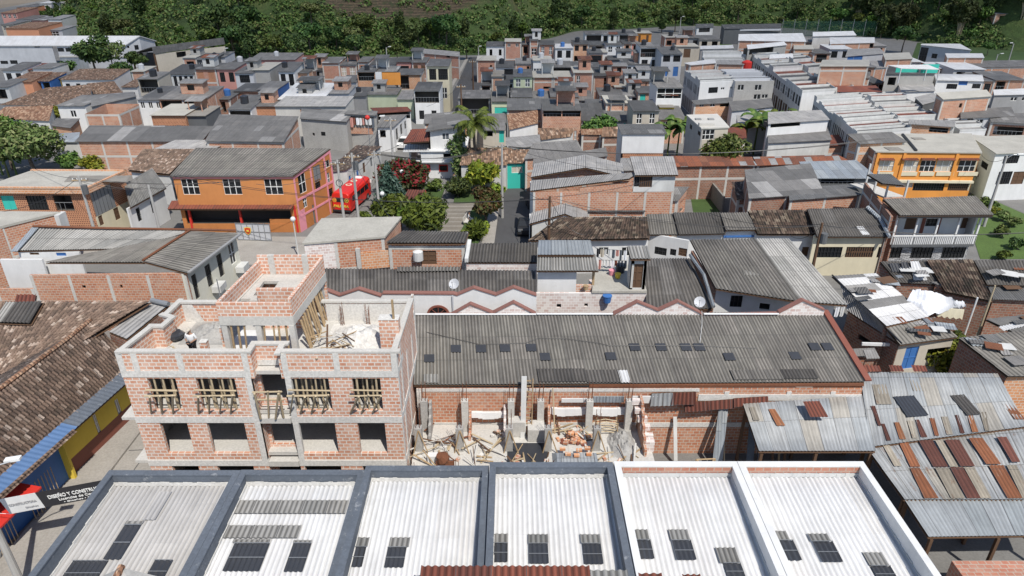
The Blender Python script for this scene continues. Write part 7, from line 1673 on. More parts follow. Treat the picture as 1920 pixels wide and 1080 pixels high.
def parkhouse():
 r=mk('park_house','white two-storey house with maroon windows and rust awning facing the park','house',P(820,290,5))
 A,B=P(770,334,0),P(864,335,0);B.y=A.y;xm=P(808,334,0).x;d=V3((0,6.5,0));Yf=A.y
 cw(r,A,B,2.2,2.2,'white',[(795,309,807,321,'b'),(823,309,840,321,'b')],name='lower_wall')
 u=V3((0,-.6,0));x0=P(793,334,0).x
 cw(r,V3((x0,Yf,0))+u,B+V3((.7,0,0))+u,3.55,3.55,'white',[(831,288,847,295,'v')],base=2.1,name='balcony_wall')
 cw(r,V3((xm,Yf,0)),B+V3((.7,0,0)),6.0,6.6,'white',[(829,250,842,262,'l')],base=3.6,name='upper_wall')
 cw(r,V3((xm,Yf+6,0)),V3((xm,Yf,0)),6.0,6.0,'white',[],base=3.6,name='upper_wall')
 s=MB();s.obox(V3((A.x-.6,Yf-.8,3.55)),V3((B.x-A.x+1.4,0,0)),V3((0,7,0)),V3((0,0,.16)));s.build('floor_slab','white',r)
 for za,zb in((2.15,2.3),):s=MB();s.obox(V3((x0-.8,Yf-.7,za)),V3((B.x-x0+1.5,0,0)),V3((0,3,0)),V3((0,0,zb-za)));s.build('floor_slab','white',r)
 rb=MB();q=[V3((xm-.3,Yf-.5,6.05)),V3((B.x+1.0,Yf-.5,6.75)),V3((B.x+1.2,Yf+6.5,6.9)),V3((xm-.1,Yf+6.5,6.3))];rb.prism([p-V3((0,0,.12))for p in q],q);rb.build('roof','fibro',r)
 waves('awning',r,V3((A.x-.5,Yf-.9,4.7)),V3((xm+.1,Yf-.9,4.9)),V3((xm+.1,Yf+2.4,5.7)),V3((A.x+.2,Yf+2.4,5.6)),'g_redr',amp=.02,samp=4)
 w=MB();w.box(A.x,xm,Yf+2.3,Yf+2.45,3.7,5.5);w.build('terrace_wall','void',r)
 t=MB()
 for k in range(16):x=A.x-.5+(xm-A.x+.5)*k/15;t.box(x,x+.04,Yf-.78,Yf-.74,3.7,4.5)
 t.box(A.x-.5,xm,Yf-.79,Yf-.73,4.5,4.56);t.build('railing','dark',r)
 for xa,xb in((795,807),(823,840)):
  p,q=PW(xa,309,A,B),PW(xb,321,A,B);f=MB();w_=q.x-p.x
  f.box(p.x,q.x,Yf-.06,Yf-.002,p.z-.1,p.z+.04);f.box(p.x,q.x,Yf-.07,Yf-.002,q.z-.06,q.z+.08);f.box(p.x-.02,p.x+.1,Yf-.055,Yf-.002,q.z+.08,p.z-.1);f.box(q.x-.1,q.x+.02,Yf-.055,Yf-.002,q.z+.08,p.z-.1);f.build('window_frame','red',r)
 cw(r,B,B+d,6.5,6.5,'whited',[],name='side_wall');cw(r,A+d,A,3.5,3.5,'white',[],name='side_wall')
parkhouse()
hq([(862,309),(950,309),(960,278),(870,276)],3.2,4.4,'whited','tile','long tiled house with pink front behind the park',[(885,312,900,325,'d'),(909,310,922,322,'v'),(928,312,940,324,'c')],name='tiled_house')
hq([(946,306),(994,305),(996,280),(958,280)],3.2,4.2,'teal','tile','turquoise fronted house at the head of the park street',[(958,312,978,324,'c')],name='turquoise_house')
hq([(955,243),(1010,230),(1008,206),(950,215)],3.6,4.8,'white','tiler','reddish tile house with white gable, upper of two behind the palm',name='tiled_house')
hq([(1010,262),(1070,256),(1078,240),(1008,240)],3.4,4.4,'whited','tile','brown tile house with white gable right of the yellow shrub',name='tiled_house')
hq([(1128,256),(1240,254),(1240,236),(1130,238)],3.6,4.6,D_,'tile','wide brown tile roof behind the white box house',name='tiled_house');hq([(1090,252),(1162,252),(1160,240),(1088,242)],3.4,4.0,D_,'tiler','reddish low tile roof left of the wide brown one',name='tiled_house')
hq([(948,280),(1014,272),(1012,252),(948,258)],4.0,4.4,'white','fibrol','small white house with chimney duct behind the palm',name='white_house')
hq([(982,298),(1096,290),(1082,262),(1000,268)],4.0,5.0,'brick','fibro','twin gabled grey roof with orange gable behind the long tiles',name='brick_house')
hq([(998,312),(1140,292),(1136,276),(1000,298)],4.4,4.8,'brickp','fibro','long low grey roof with brick screen in front of the garden bush',name='brick_house')
def cube():
 r=mk('concrete_house','grey concrete cube house with flat white roof and one framed window','house',P(1325,250,6))
 FL,FR,BR,BL=P(1315,240,7.0),P(1368,238,7.0),P(1345,213,7.0),P(1287,215,7.0)
 slabroof('roof_slab',r,[FL,FR,BR,BL],'clight',.15)
 cw(r,FL+V3((.1,.1,0)),FR+V3((-.1,.1,0)),6.85,6.85,'beige',[(1316,244,1338,261,'w'),(1317,275,1333,287,'k')]);cw(r,BL+V3((.1,0,0)),FL+V3((.1,.1,0)),6.85,6.85,'cgrey',[(1294,232,1297,244,'b'),(1309,244,1313,256,'b')],name='side_wall');cw(r,FR+V3((-.1,.1,0)),BR,6.85,6.85,'cgrey',[],name='side_wall')
 for x,y in((1309,224),(1333,224)):p=P(x,y,7.02);b=MB();b.box(p.x-.35,p.x+.35,p.y-.3,p.y+.3,7.0,7.14);b.build('roof_hatch','grey',r)
 p=P(1324,236,7.0);b=MB();b.box(p.x-.9,p.x+.9,p.y-.3,p.y+.3,7.0,7.35);b.build('roof_box','clight',r)
cube()
for a in[([(1302,196),(1374,192),(1374,182),(1296,188)],5.2,5.6,'bricko','fibrod','bright orange brick house above the concrete cube house',[(1312,194,1320,200,'w'),(1332,192,1340,200,'w'),(1351,189,1373,199,'v')]),([(1372,208),(1450,200),(1446,184),(1366,190)],5.0,5.4,'lgrey','fibro','grey house with salmon parapet right of the orange brick house',[(1420,198,1432,204,'b')]),([(1385,236),(1445,232),(1440,212),(1380,216)],4.2,4.6,'white','fibrol','white low house with pale roof right of the concrete cube house',[]),([(1440,232),(1556,224),(1540,206),(1440,210)],6.2,6.6,'white','fibrol','white house with long dark balcony below the terraces',[(1445,222,1498,236,'v'),(1528,248,1543,262,'W')]),([(1360,262),(1400,258),(1398,236),(1358,240)],3.6,4.4,'brick','redr','brown roofed hut beside the concrete cube house',[]),([(1440,268),(1560,262),(1550,236),(1440,246)],4.4,4.8,'whited','fibro','weathered house with curved grey roof behind the banana leaves',[]),([(1612,270),(1702,266),(1672,247),(1588,251)],6.3,7.0,'bricko','fibro','grey gabled roof with orange end rising behind the bright orange house',[]),([(1704,232),(1790,238),(1792,226),(1704,224)],6.4,6.6,'bricko','fibrol','salmon brick house with dark gallery at the near end of the striped terraces',[(1743,238,1776,250,'o')]),([(1500,274),(1585,272),(1580,252),(1500,256)],3.6,4.0,'brick','redr','brick shed with brown roof by the banana leaves',[]),([(1700,268),(1800,280),(1920,262),(1800,250)],4.6,5.0,'whited','slab','pale flat roofed house behind the orange house, by the right street',[]),([(1858,228),(1930,232),(1925,212),(1852,212)],5.2,5.8,D_,'fibro','house with dark ribbed canopy at the right edge below the brick blocks',[(1865,236,1915,256,'o')]),([(1802,222),(1905,218),(1896,200),(1800,206)],5.6,6.2,'lgrey','fibro','grey house with striped flat roof near the right edge',[(1812,222,1822,238,'w'),(1828,224,1838,240,'w')]),([(1768,186),(1860,180),(1850,168),(1754,174)],8.0,8.3,'brick','slab','tall brick house with cream top band near the right edge',[(1798,194,1801,202,'v')]),([(1864,178),(1960,176),(1960,164),(1862,168)],7.4,7.6,'grey','whiter','grey rendered house with two windows at the right edge',[(1894,182,1904,189,'w'),(1915,182,1924,189,'w')]),([(1660,138),(1754,138),(1750,122),(1668,122)],7.4,7.4,'cgrey','fibrod','bare concrete house with teal sheet on its roof',[(1665,145,1676,160,'v')]),([(1755,150),(1845,152),(1842,140),(1752,138)],6.2,6.4,'white','whiter','white and grey house with wide windows near the right edge',[(1775,157,1792,167,'b'),(1798,150,1812,160,'D'),(1823,157,1836,166,'W')]),([(1536,124),(1630,124),(1630,112),(1542,112)],8.6,8.6,'brick','slab','taller plain brick block among the white terraces',[]),([(1553,148),(1632,146),(1632,134),(1553,138)],6.4,6.6,'brick','fibrom','lower plain brick block with one window among the white terraces',[(1595,151,1601,159,'b')]),([(1726,84),(1822,94),(1800,82),(1728,82)],7.0,7.2,'lgrey','whiter','tall white and grey house at the foot of the bamboo',[(1727,88,1734,120,'W'),(1748,100,1756,110,'W')]),([(1776,108),(1846,108),(1842,100),(1772,100)],6.6,6.9,'brick','whiter','brick house right of the tall white house at the bamboo foot',[]),([(1828,126),(1960,124),(1950,112),(1812,114)],5.4,5.6,'brick','fibro','long brick house at the right edge below the lamp posts',[]),([(1635,128),(1700,124),(1690,112),(1632,114)],5.2,5.4,'brick','fibrol','brick house with white striped roof left of the teal sheet',[]),([(1660,112),(1712,110),(1705,98),(1655,100)],6.6,6.8,'brick','slab','orange brick block below the upper terraces',[]),([(1585,106),(1660,100),(1650,90),(1590,92)],6.2,6.4,'lgrey','fibrol','grey house with blue panel below the upper terraces',[(1588,104,1598,112,'D'),(1600,104,1614,114,'D')]),([(1556,82),(1640,80),(1640,70),(1556,70)],6.2,6.8,'brick','whiter','brick flanked house of the upper terraces, white roofed',[(1630,82,1638,90,'v')]),([(1524,68),(1606,66),(1600,58),(1524,60)],6.8,7.4,'whited','whiter','white gabled house at the back of the upper terraces',[]),([(1384,76),(1512,78),(1505,62),(1385,64)],7.0,7.8,'brick','whiter','long brick flanked house at the back left of the terraces',[]),([(1488,92),(1526,92),(1524,84),(1488,84)],6.0,6.2,'bricko','slab','small orange brick box within the terraces',[]),([(1402,92),(1476,84),(1470,78),(1400,84)],7.2,7.6,'cgrey','whiter','grey flanked house with bright white roof within the terraces',[(1404,92,1448,98,'v')]),([(1442,110),(1488,108),(1486,100),(1444,102)],6.0,6.6,'lgrey','whiter','low white gabled loft on the second terrace',[]),([(1313,92),(1376,90),(1374,84),(1312,86)],6.0,6.2,'grey','whiter','grey and brick flanked house beside the small sloping lawn',[]),([(1295,122),(1343,118),(1340,110),(1282,118)],7.0,7.2,'brick','whiter','brick gable house on the first terrace, left one',[]),([(1344,120),(1396,121),(1392,112),(1344,112)],7.0,7.2,'brick','fibrol','brick gable house on the first terrace, beside the red tank',[]),([(1715,182),(1730,196),(1768,186),(1750,174)],6.2,6.4,'dgrey','fibrol','slate grey house with gates left of the tall brick house',[(1717,188,1728,202,'b')]),([(1570,172),(1655,172),(1642,160),(1570,162)],5.8,6.0,'lgrey','redr','grey house with red brown roof edge above the third terrace',[(1572,172,1576,180,'w')]),([(1690,172),(1754,170),(1750,156),(1684,158)],5.4,5.6,'white','fibrol','white house with dark canopy below the bare concrete house',[(1706,160,1750,172,'_')]),]:
 op=[o for o in a[6]if isinstance(o,tuple)and len(o)==5 and o[0]>5]
 hq(a[0],a[1],a[2],a[3],a[4],a[5],op,name='brick_house' if a[3].startswith('brick')else 'plastered_house',frame=None)
t=thing('roof_tank','bright red roof tank on the first white terrace','tank',P(1399,126,6.3));p=P(1399,130,6.0);b=MB();b.bar(p,p+V3((0,0,1.3)),.9,0,12);b.build('barrel','red',t);b=MB();b.bar(p+V3((0,0,1.3)),p+V3((0,0,1.6)),.9,0,12,.3);b.build('lid','red',t)
A_=P(1726,137,8.5);b=MB();b.obox(A_,V3((2.6,0,0)),V3((0,.1,0)),V3((0,0,1.3)));b.obox(A_+V3((-3.6,.6,0)),V3((3.6,0,0)),V3((0,.1,0)),V3((0,0,.9)));tag(b.build('wind_screen','teal'),'teal sheet screen on the roof of the bare concrete house','screen')
r=thing('roof_canopy','bright white canopy roof over the teal screen','canopy',P(1700,130,7.4));q=[P(1690,128,9.6),P(1762,130,9.6),P(1740,121,9.8),P(1664,122,9.8)];slabroof('sheet',r,q,'whiter',.08)
b=MB()
for p in q:b.box(p.x-.06,p.x+.06,p.y-.06,p.y+.06,7.4,p.z-.1)
b.build('post','lgrey',r)
hq([(612,322),(650,318),(716,274),(668,272)],3.2,3.4,'whited','tiled','tiled shop row with blue front along the left kerb of the bus street',[],[(654,330,660,348,'D'),(668,316,674,334,'D'),(680,306,686,322,'d'),(694,296,699,310,'s')],name='shop_row')
b=MB();A_=P(706,160,4.2);b.obox(A_+V3((0,-.3,0)),V3((1.1,0,0)),V3((0,.05,.0)),V3((0,.1,2.3)));tag(b.build('hanging_sheet','white'),'white sheet hung beside the orange tarpaulin','sheet')
b=MB();b.obox(A_+V3((1.15,-.32,.1)),V3((3.2,0,0)),V3((0,.05,.0)),V3((0,.1,2.1)));tag(b.build('orange_tarpaulin','orange'),'bright orange tarpaulin hung on a grey house in the far middle','tarpaulin')
ORD=('nearest','second','third','fourth','fifth','sixth','seventh','eighth','ninth','tenth','eleventh','twelfth','thirteenth','fourteenth')
def terrace(nl,fl,nr,z,n,text,group,roofs,wall='white',par=.3,seed=1,win=True):
 NL,FL,NR=P(nl[0],nl[1],z),P(fl[0],fl[1],z),P(nr[0],nr[1],z)
 dv=FL-NL;w=NR-NL;r_=random.Random(seed)
 for i in range(n):
  a=NL+dv*(i/n);c=NL+dv*((i+1)/n);dz=V3((0,0,r_.uniform(-.25,.35)+.4*(r_.random()<.2)))
  ln=(c-a).length
  lw=[]
  if win:
   k=r_.choice('wWb');lw=[(ln*.12,ln*.42,z-2.2,z-.7,k),(ln*.58,ln*.88,z-2.2,z-.7,'W'),(ln*.1,ln*.4,.1,2.2,'d'),(ln*.5,ln*.92,.1,2.3,'g')]
  C=[a+dz,a+w+dz,c+w+dz,c+dz]
  build_house('terrace_house','%s white row house %s'%(ORD[i],text),'house',C,wall,roofs[i%len(roofs)],(),(),lw,ov=(.02,.02),parapet=par*r_.uniform(.4,1.0),pthick=.055,group=group,side='whited' if wall=='white' else wall,frame=False)
terrace((1312,156),(1284,134),(1378,153),6.0,7,'from the white end wall on the first left terrace','first terrace, left row',['fibrod','redr','fibrol'],seed=2)
terrace((1378,153),(1350,133),(1450,152),6.2,7,'from the grey end wall on the first left terrace','first terrace, right row',['whiter','fibrod'],'lgrey',seed=3,win=False)
terrace((1322,122),(1316,104),(1400,122),5.6,5,'behind the brick gables of the first left terrace','first terrace, back row',['fibrod','fibro'],seed=4)
terrace((1504,174),(1408,104),(1568,170),5.6,12,'from the near end of the long second terrace','second terrace, left row',['fibrod','redr','fibro','zincb'],seed=5)
terrace((1606,254),(1526,186),(1708,246),5.6,14,'from the near end of the striped third terrace','third terrace, left row',['fibrod','fibrod','redr','fibro'],seed=6)
terrace((1712,244),(1610,178),(1790,240),5.4,12,'on the right half of the striped third terrace, from near','third terrace, right row',['redr','fibrod','fibrod'],'whited',seed=7,win=False)
terrace((1800,244),(1742,206),(1850,242),5.2,7,'on the short fourth terrace at right, from near','fourth terrace',['fibrol','fibro','fibrod'],seed=8)
terrace((1420,84),(1396,72),(1480,84),5.6,6,'on the top terrace below the sports hall, from near','top terrace',['whiter','fibrol'],seed=9)
terrace((1560,168),(1470,108),(1600,164),5.4,9,'in the right half of the long second terrace, from near','second terrace, right row',['redr','fibrod','fibro'],'whited',seed=10,win=False)
def endwall(label,a,b_,z,wall,op):
 A,B=P(a[0],a[1],z),P(b_[0],b_[1],z);r=mk('end_wall',label,'wall',A);cw(r,A+V3((0,-.3,0)),B+V3((0,-.3,0)),z+.1,z+.1,wall,op)
endwall('white end wall with three windows closing the first left terrace',(1312,156),(1377,153),6.0,'white',[(1329,164,1345,174,'b'),(1352,164,1358,168,'w'),(1369,163,1373,166,'v')])
endwall('grey end wall with four windows closing the first left terrace',(1378,153),(1451,152),6.2,'cgrey',[(1384,159,1394,169,'w'),(1416,159,1427,169,'w'),(1414,177,1425,186,'w'),(1429,177,1439,184,'w')])
hq([(1358,54),(1464,52),(1466,44),(1352,46)],4.4,4.8,'dgrey','fibrod','long low sports hall with pale fascia at the hill foot',name='sports_hall',cat='hall')
A_,B2=P(1360,54,4.3),P(1464,53,4.3);b=MB();b.obox(A_+V3((0,-.3,-.6)),B2-A_,V3((0,.3,0)),V3((0,0,.5)));tag(b.build('hall_fascia','lgrey'),'pale fascia beam along the front of the low sports hall','fascia')
hq([(1306,52),(1338,51),(1338,44),(1304,45)],4.2,4.4,'white','fibrod','white pavilion with dark roof left of the sports hall',[(1310,53,1330,60,'o')],name='pavilion',cat='pavilion')
b=thing('court_fence','tall green mesh fence around the sports court at the hill foot','fence',P(1550,66,0))
gm,nt_,bs_=newmat('green fence mesh');bs_.inputs['Base Color'].default_value=(.012,.06,.04,1);bs_.inputs['Alpha'].default_value=.3;M['mesh']=gm
A_,B2=P(1464,68,0),P(1640,68,0);m=MB();m.obox(A_,B2-A_,V3((0,.05,0)),V3((0,0,4.6)));m.build('mesh_panel','mesh',b)
for k in range(9):p=A_.lerp(B2,k/8);m=MB();m.bar(p,p+V3((0,0,5.2)),.09,0,6);m.build('post','steel',b)
h(1868,1945,26,8.6,9,.8,'brick','fibrol','unfinished brick house on concrete stilts high on the right slope',W(3,'v',.5,1.7,.3),base=5.2)
p0=P(1866,44,5.1);st=thing('concrete_stilts','concrete stilt frame carrying the unfinished house on the right slope','frame',p0);b=MB()
for k in range(6):
 for dy in(.3,5):x=p0.x+2.6*k;b.box(x-.2,x+.2,p0.y+dy-.2,p0.y+dy+.2,0,5.1)
b.box(p0.x-.3,p0.x+13.5,p0.y,p0.y+8,4.9,5.15);b.build('frame','cgrey',st)
hq([(793,100),(862,106),(862,97),(793,91)],4.8,5.0,'brickp','fibrol','lone brick house with slanted pale roof at the hill foot by the far street',[(838,101,845,108,'v')],name='brick_house')
for(x0,x1,ye,z,d,rise,wl,rf,lab,op)in[(1440,1492,124,5.0,7,.3,'whited','fibro','weathered flat house wedged behind the long second terrace',W(3,'b',.5,1.8)),(1490,1537,132,5.2,6,.3,'lgrey','fibrol','pale house with three windows left of the plain brick blocks',W(3,'b',.5,1.8)),(1466,1512,146,5.0,6,.2,'brick','redr','brick house with red brown roof left of the lower brick block',W(2,'v',.6,1.8)),(1510,1556,156,5.2,6,.2,'white','fibrod','white house with four dark windows below the lower brick block',W(4,'b',.5,1.9)),(1600,1645,126,5.8,6,.2,'brick','fibro','brick house between plain brick block and bare concrete house',W(2,'v',.6,1.8,.3)),(1636,1664,156,4.8,6,.2,'grey','fibrod','grey house with barred gallery left of the bare concrete house',W(2,'b',.3,1.9,.8)),(1700,1732,116,5.0,6,.3,'whited','whiter','pale house squeezed left of the tall white bamboo foot house',W(2,'b',.5,1.8)),(1845,1868,152,5.0,7,.3,'brick','fibro','small brick house between white grey house and right edge',W(1,'b',.5,1.9)),(1866,1925,150,5.2,7,.4,'brick','fibro','brick house with dark gallery at the right edge, above the grey rendered one',W(1,'o',.3,2,.6,0,.5)),(1790,1850,130,5.4,7,.3,'whited','whiter','pale striped roof house below the long brick house',W(2,'v',.5,1.6)),(1756,1800,128,5.0,6,.3,'brick','whiter','brick house with white roof edge right of the teal screen',W(1,'v',.5,1.6)),(1700,1745,206,4.4,6,.3,'lgrey','fibro','low grey house beside the short fourth terrace',W(2,'b',.4,1.8)),(1850,1905,196,5.0,6,.3,'brick','fibro','brick house under the grey rendered house at the right edge',W(1,'v',.5,1.8)),(1404,1440,228,3.6,6,.3,'brick','fibrod','small brick house behind the white low house with pale roof',W(1,'v',.4,1.6)),(1560,1600,240,3.6,6,.3,'whited','fibrod','dark low roof between white balcony house and third terrace',()),(1340,1400,104,5.0,6,.2,'brick','whiter','brick flanked house in the second row of the first terrace',W(1,'k',.4,1.6,.9)),(1400,1450,106,5.4,6,.2,'whited','whiter','pale house at the bend between first and second terrace',W(3,'b',.5,1.8)),(1556,1600,92,5.6,6,.3,'lgrey','whiter','pale house among the upper terraces with two dark windows',W(2,'b',.5,1.9)),(1606,1664,86,5.4,6,.3,'brick','fibrol','brick house at the end of the upper terraces near the wood',W(2,'v',.5,1.6)),(1526,1560,100,5.4,6,.2,'brick','fibro','brick house in the middle of the upper terraces',W(1,'o',.3,1.9,.6)),(1486,1530,78,5.4,6,.3,'brick','fibrol','brick house behind the small orange brick box',W(2,'b',.5,1.8)),(1312,1352,74,5.0,7,.3,'beige','fibro','low beige house left of the small sloping lawn',W(2,'v',.5,1.8)),]:h(x0,x1,ye,z,d,rise,wl,rf,lab,op)
# ============================== VEGETATION
M['leafd']=foliage('dark foliage',(.022,.044,.012),(.060,.10,.024),(.10,.135,.035),.18)
M['leafm']=foliage('mid foliage',(.034,.066,.013),(.085,.14,.026),(.13,.18,.04),.18)
M['leafy']=foliage('yellow green foliage',(.085,.12,.012),(.19,.22,.02),(.28,.27,.03),.15)
M['leafb']=foliage('blue green needles',(.035,.075,.060),(.075,.135,.11),(.12,.18,.15),.15)
M['leafr']=foliage('flowering red crown',(.02,.035,.01),(.05,.06,.016),(.19,.022,.012),.34)
M['leafp']=foliage('pine needles',(.06,.10,.012),(.115,.165,.025),(.03,.055,.01),.25)
M['leafg']=foliage('grey green foliage',(.065,.095,.026),(.125,.16,.045),(.17,.18,.07),.2)
M['leafw']=foliage('reddish bush foliage',(.05,.06,.015),(.14,.08,.03),(.06,.09,.02),.3)
M['leafh']=foliage('hillside brush foliage',(.055,.095,.022),(.11,.17,.04),(.17,.18,.06),.25)
M['bamb']=foliage('bamboo plume foliage',(.030,.045,.014),(.065,.085,.025),(.10,.115,.045),.15)
def leafcloud(lobes,n,size,seed,up=.4,elong=1.6,shell=.55):
 r=np.random.RandomState(seed);vol=np.array([l[3]*l[4]*l[5]for l in lobes])**.8;pr=vol/vol.sum()
 k=r.choice(len(lobes),n,p=pr);Lb=np.array(lobes)[k]
 d=r.normal(size=(n,3));d/=np.linalg.norm(d,axis=1)[:,None]
 rad=(shell+(1-shell)*r.rand(n))**.7*(1+.12*r.normal(size=n))
 p=Lb[:,:3]+d*rad[:,None]*Lb[:,3:6]
 nrm=d*.7+r.normal(size=(n,3))*.6+np.array([0,0,up]);nrm/=np.linalg.norm(nrm,axis=1)[:,None]
 t=np.cross(nrm,r.normal(size=(n,3)));t/=np.linalg.norm(t,axis=1)[:,None];b=np.cross(nrm,t)
 s=size*(.6+.8*r.rand(n))[:,None]
 V=np.stack([p-t*s*elong*.5,p-b*s*.42+nrm*s*.1,p+t*s*elong*.5,p+b*s*.42+nrm*s*.1],1).reshape(-1,3)
 return V,np.arange(4*n).reshape(n,4)
def trunkmesh(root,hgt,r0,branches,mat='bark',seed=1):
 r=random.Random(seed);b=MB();o=root.location
 pts=[V3((.12*math.sin(i*1.3+seed),.1*math.cos(i*1.7+seed),hgt*i/4))for i in range(5)];pts[0]=V3((0,0,-.5))
 for i in range(4):b.bar(o+pts[i],o+pts[i+1],r0*(1-.17*i),0,7,r0*(1-.17*(i+1)))
 for e in branches:b.bar(o+pts[3]if r.random()<.5 else o+pts[4],o+V3(e),r0*.45,0,5,r0*.12)
 return b.build('trunk',mat,root)
def tree(name,label,cat,loc,lobes,hgt,r0,leaf,n,size,seed,group=None,up=.4,elong=1.6,bark='bark',shell=.55):
 r=thing(name,label,cat,V3(loc),group)
 V,F=leafcloud(lobes,n,size,seed,up,elong,shell);V=V+np.array(r.location)
 fastmesh('crown',V,F,leaf,r);trunkmesh(r,hgt,r0,[l[:3]for l in lobes[:7]],bark,seed);return r
def lobes_round(R_,hgt,n,seed,sq=.7):
 r=random.Random(seed);out=[]
 for k in range(n):
  a=k*2.4+r.random();d=R_*.62*math.sqrt((k+.5)/n);q=R_*r.uniform(.34,.52)
  out.append((d*math.cos(a),d*math.sin(a),hgt+R_*sq*r.uniform(-.35,.55)*(1-d/R_*.5),q,q,q*r.uniform(.6,.85)))
 return out
def hill_at(x,y):return V3((x,y,hillz(x,y)))
def brush():
 r=np.random.RandomState(11);VV=[];FF=[];off=0
 for k in range(5200):
  x=r.uniform(-185,165);y=hbase(x)+2+55*r.rand()**1.4
  z=hillz(x,y)
  if 140<x<170 and y<240:continue
  if((x+31)/27)**2+((z-13.5)/7)**2<.8 and r.rand()<.8:continue
  R_=r.uniform(.7,1.9);V,F=leafcloud([(x,y,z+R_*.3,R_*1.2,R_,R_*.8)],34,.55,k)
  VV.append(V);FF.append(F+off);off+=len(V)
 o=fastmesh('hillside_brush',np.concatenate(VV),np.concatenate(FF),'leafh');stuff(o);return o
br=brush();tag(br,'dense low brush covering the dark hillside behind the town','brush')
GR='trees on the hillside'
protos=[tree('broadleaf_tree','dark round broadleaf tree growing on the hillside above the town','tree',hill_at(-72,198),lobes_round(4.2,6.2,9,1),5.5,.28,'leafd',1700,.62,1,GR),tree('broadleaf_tree','mid green spreading tree growing on the hillside above the town','tree',hill_at(-40,196),lobes_round(3.6,5.0,8,2,.5),4.6,.22,'leafm',1400,.6,2,GR),tree('broadleaf_tree','tall narrow dark tree growing on the hillside above the town','tree',hill_at(15,240),[(0,0,3.5,1.9,1.9,1.8),(.5,.2,5.6,2.0,2.0,1.9),(-.4,.3,7.6,1.7,1.7,1.7),(.2,-.3,9.2,1.1,1.1,1.4)],7.5,.2,'leafd',1500,.55,3,GR)]
protos+=[tree('broadleaf_tree','pale grey green tree growing on the hillside above the town','tree',hill_at(-55,200),lobes_round(3.0,5.2,6,4,.6),5.0,.2,'leafg',900,.55,4,GR),tree('broadleaf_tree','bright yellow green tree growing on the hillside above the town','tree',hill_at(-20,198),lobes_round(2.6,4.2,6,5,.5),4.0,.18,'leafp',900,.55,5,GR)]
r_=random.Random(5);placed=[]
for k in range(900):
 if len(placed)>150:break
 x=r_.uniform(-180,150);mid=-70<x<60;y=hbase(x)+2.5+46*r_.random()**(2.6 if mid else 1.2);z=hillz(x,y)
 if mid and r_.random()<.35:continue
 if((x+31)/27)**2+((z-13.5)/7)**2<1.1:continue
 if 62<x<118 and y<hbase(x)+8 and False:continue
 if 138<x<170 and y<250:continue
 if any((x-a)**2+(y-b_)**2<17 for a,b_ in placed):continue
 placed.append((x,y));p=protos[r_.choice((0,1,1,2,3,3,4))];q=dup(p,V3((x,y,z-.3)),None,r_.uniform(0,6.28),r_.uniform(.4,1.05))
def bamboo(label,loc,seed,group):
 r=thing('bamboo_clump',label,'bamboo',V3(loc),group);R_=random.Random(seed);b=MB();lobes=[];o=r.location
 for k in range(13):
  a=R_.random()*6.28;sp=R_.uniform(1.2,4.2);hh=R_.uniform(8.5,12.5);p=V3((.5*math.cos(a),.5*math.sin(a),-.5));pts=[]
  for i in range(6):f=i/5;pts.append(o+p+V3((math.cos(a)*sp*f**2.2,math.sin(a)*sp*f**2.2,hh*f*(1-.17*f*f))))
  b.path(pts,.07,0,4)
  for i in(3,4,5):q=pts[i]-o;s=(.9,1.15,.95)[i-3];lobes.append((q.x,q.y,q.z-.2,s,s,s*.85))
 b.build('culms','woodp',r);V,F=leafcloud(lobes,3600,.5,seed,.0,2.4,.3);fastmesh('foliage',V+np.array(o),F,'bamb',r);return r
BL_='feathery bamboo clump in the grove at the right foot of the hill';BG='bamboo clumps at the hill foot'
bp=bamboo(BL_,hill_at(122,228),3,BG);bq=bamboo(BL_,hill_at(132,214),8,BG)
for k,(x,y)in enumerate(((120,238),(127,234),(134,224),(140,215),(146,209),(128,244),(136,237),(144,228),(140,246),(116,246))):dup((bp,bq)[k%2],hill_at(x,y),None,k*1.9,.75+.35*((k*7)%5)/5)
def palm(label,loc,hgt,nf,ln,seed,leaf='leafm',droop=1.0):
 r=thing('palm_tree',label,'palm',V3(loc));R_=random.Random(seed);o=r.location;b=MB()
 pts=[o+V3((.15*math.sin(i),.1*math.cos(i*1.4),hgt*i/6-(.5 if i==0 else 0)))for i in range(7)]
 for i in range(6):b.bar(pts[i],pts[i+1],.24-.015*i,0,8,.24-.015*(i+1))
 b.build('trunk','bark',r);V=[];top=pts[-1]-o
 for k in range(nf):
  a=k*2.4+R_.random()*.5;el=R_.uniform(-.1,1.15);L_=ln*R_.uniform(.8,1.1);prev=np.array(top);dirh=np.array((math.cos(a),math.sin(a),0));n=26
  for i in range(n):
   t=i/n;e=el-droop*1.5*t*t-.2*t;q=prev+(dirh*math.cos(e)+np.array((0,0,math.sin(e))))*L_/n
   tang=(q-prev)/np.linalg.norm(q-prev);side=np.cross(tang,(0,0,1.0));side/=np.linalg.norm(side)+1e-9;w=.62*math.sin(math.pi*min(1,.12+.9*t))*ln/4+.05
   for s in(-1,1):
    tip=q+side*s*w+np.array((0,0,-.45*w-.1*R_.random()))+tang*.35*w;V+=[prev,q,tip+tang*.05,tip-tang*.02]
   prev=q
 V=np.array(V)+np.array(o);fastmesh('fronds',V,np.arange(len(V)).reshape(-1,4),leaf,r);return r
palm('tall feathery palm beside the white park house',P(893,345,0),7.6,26,3.4,3,'leafp')
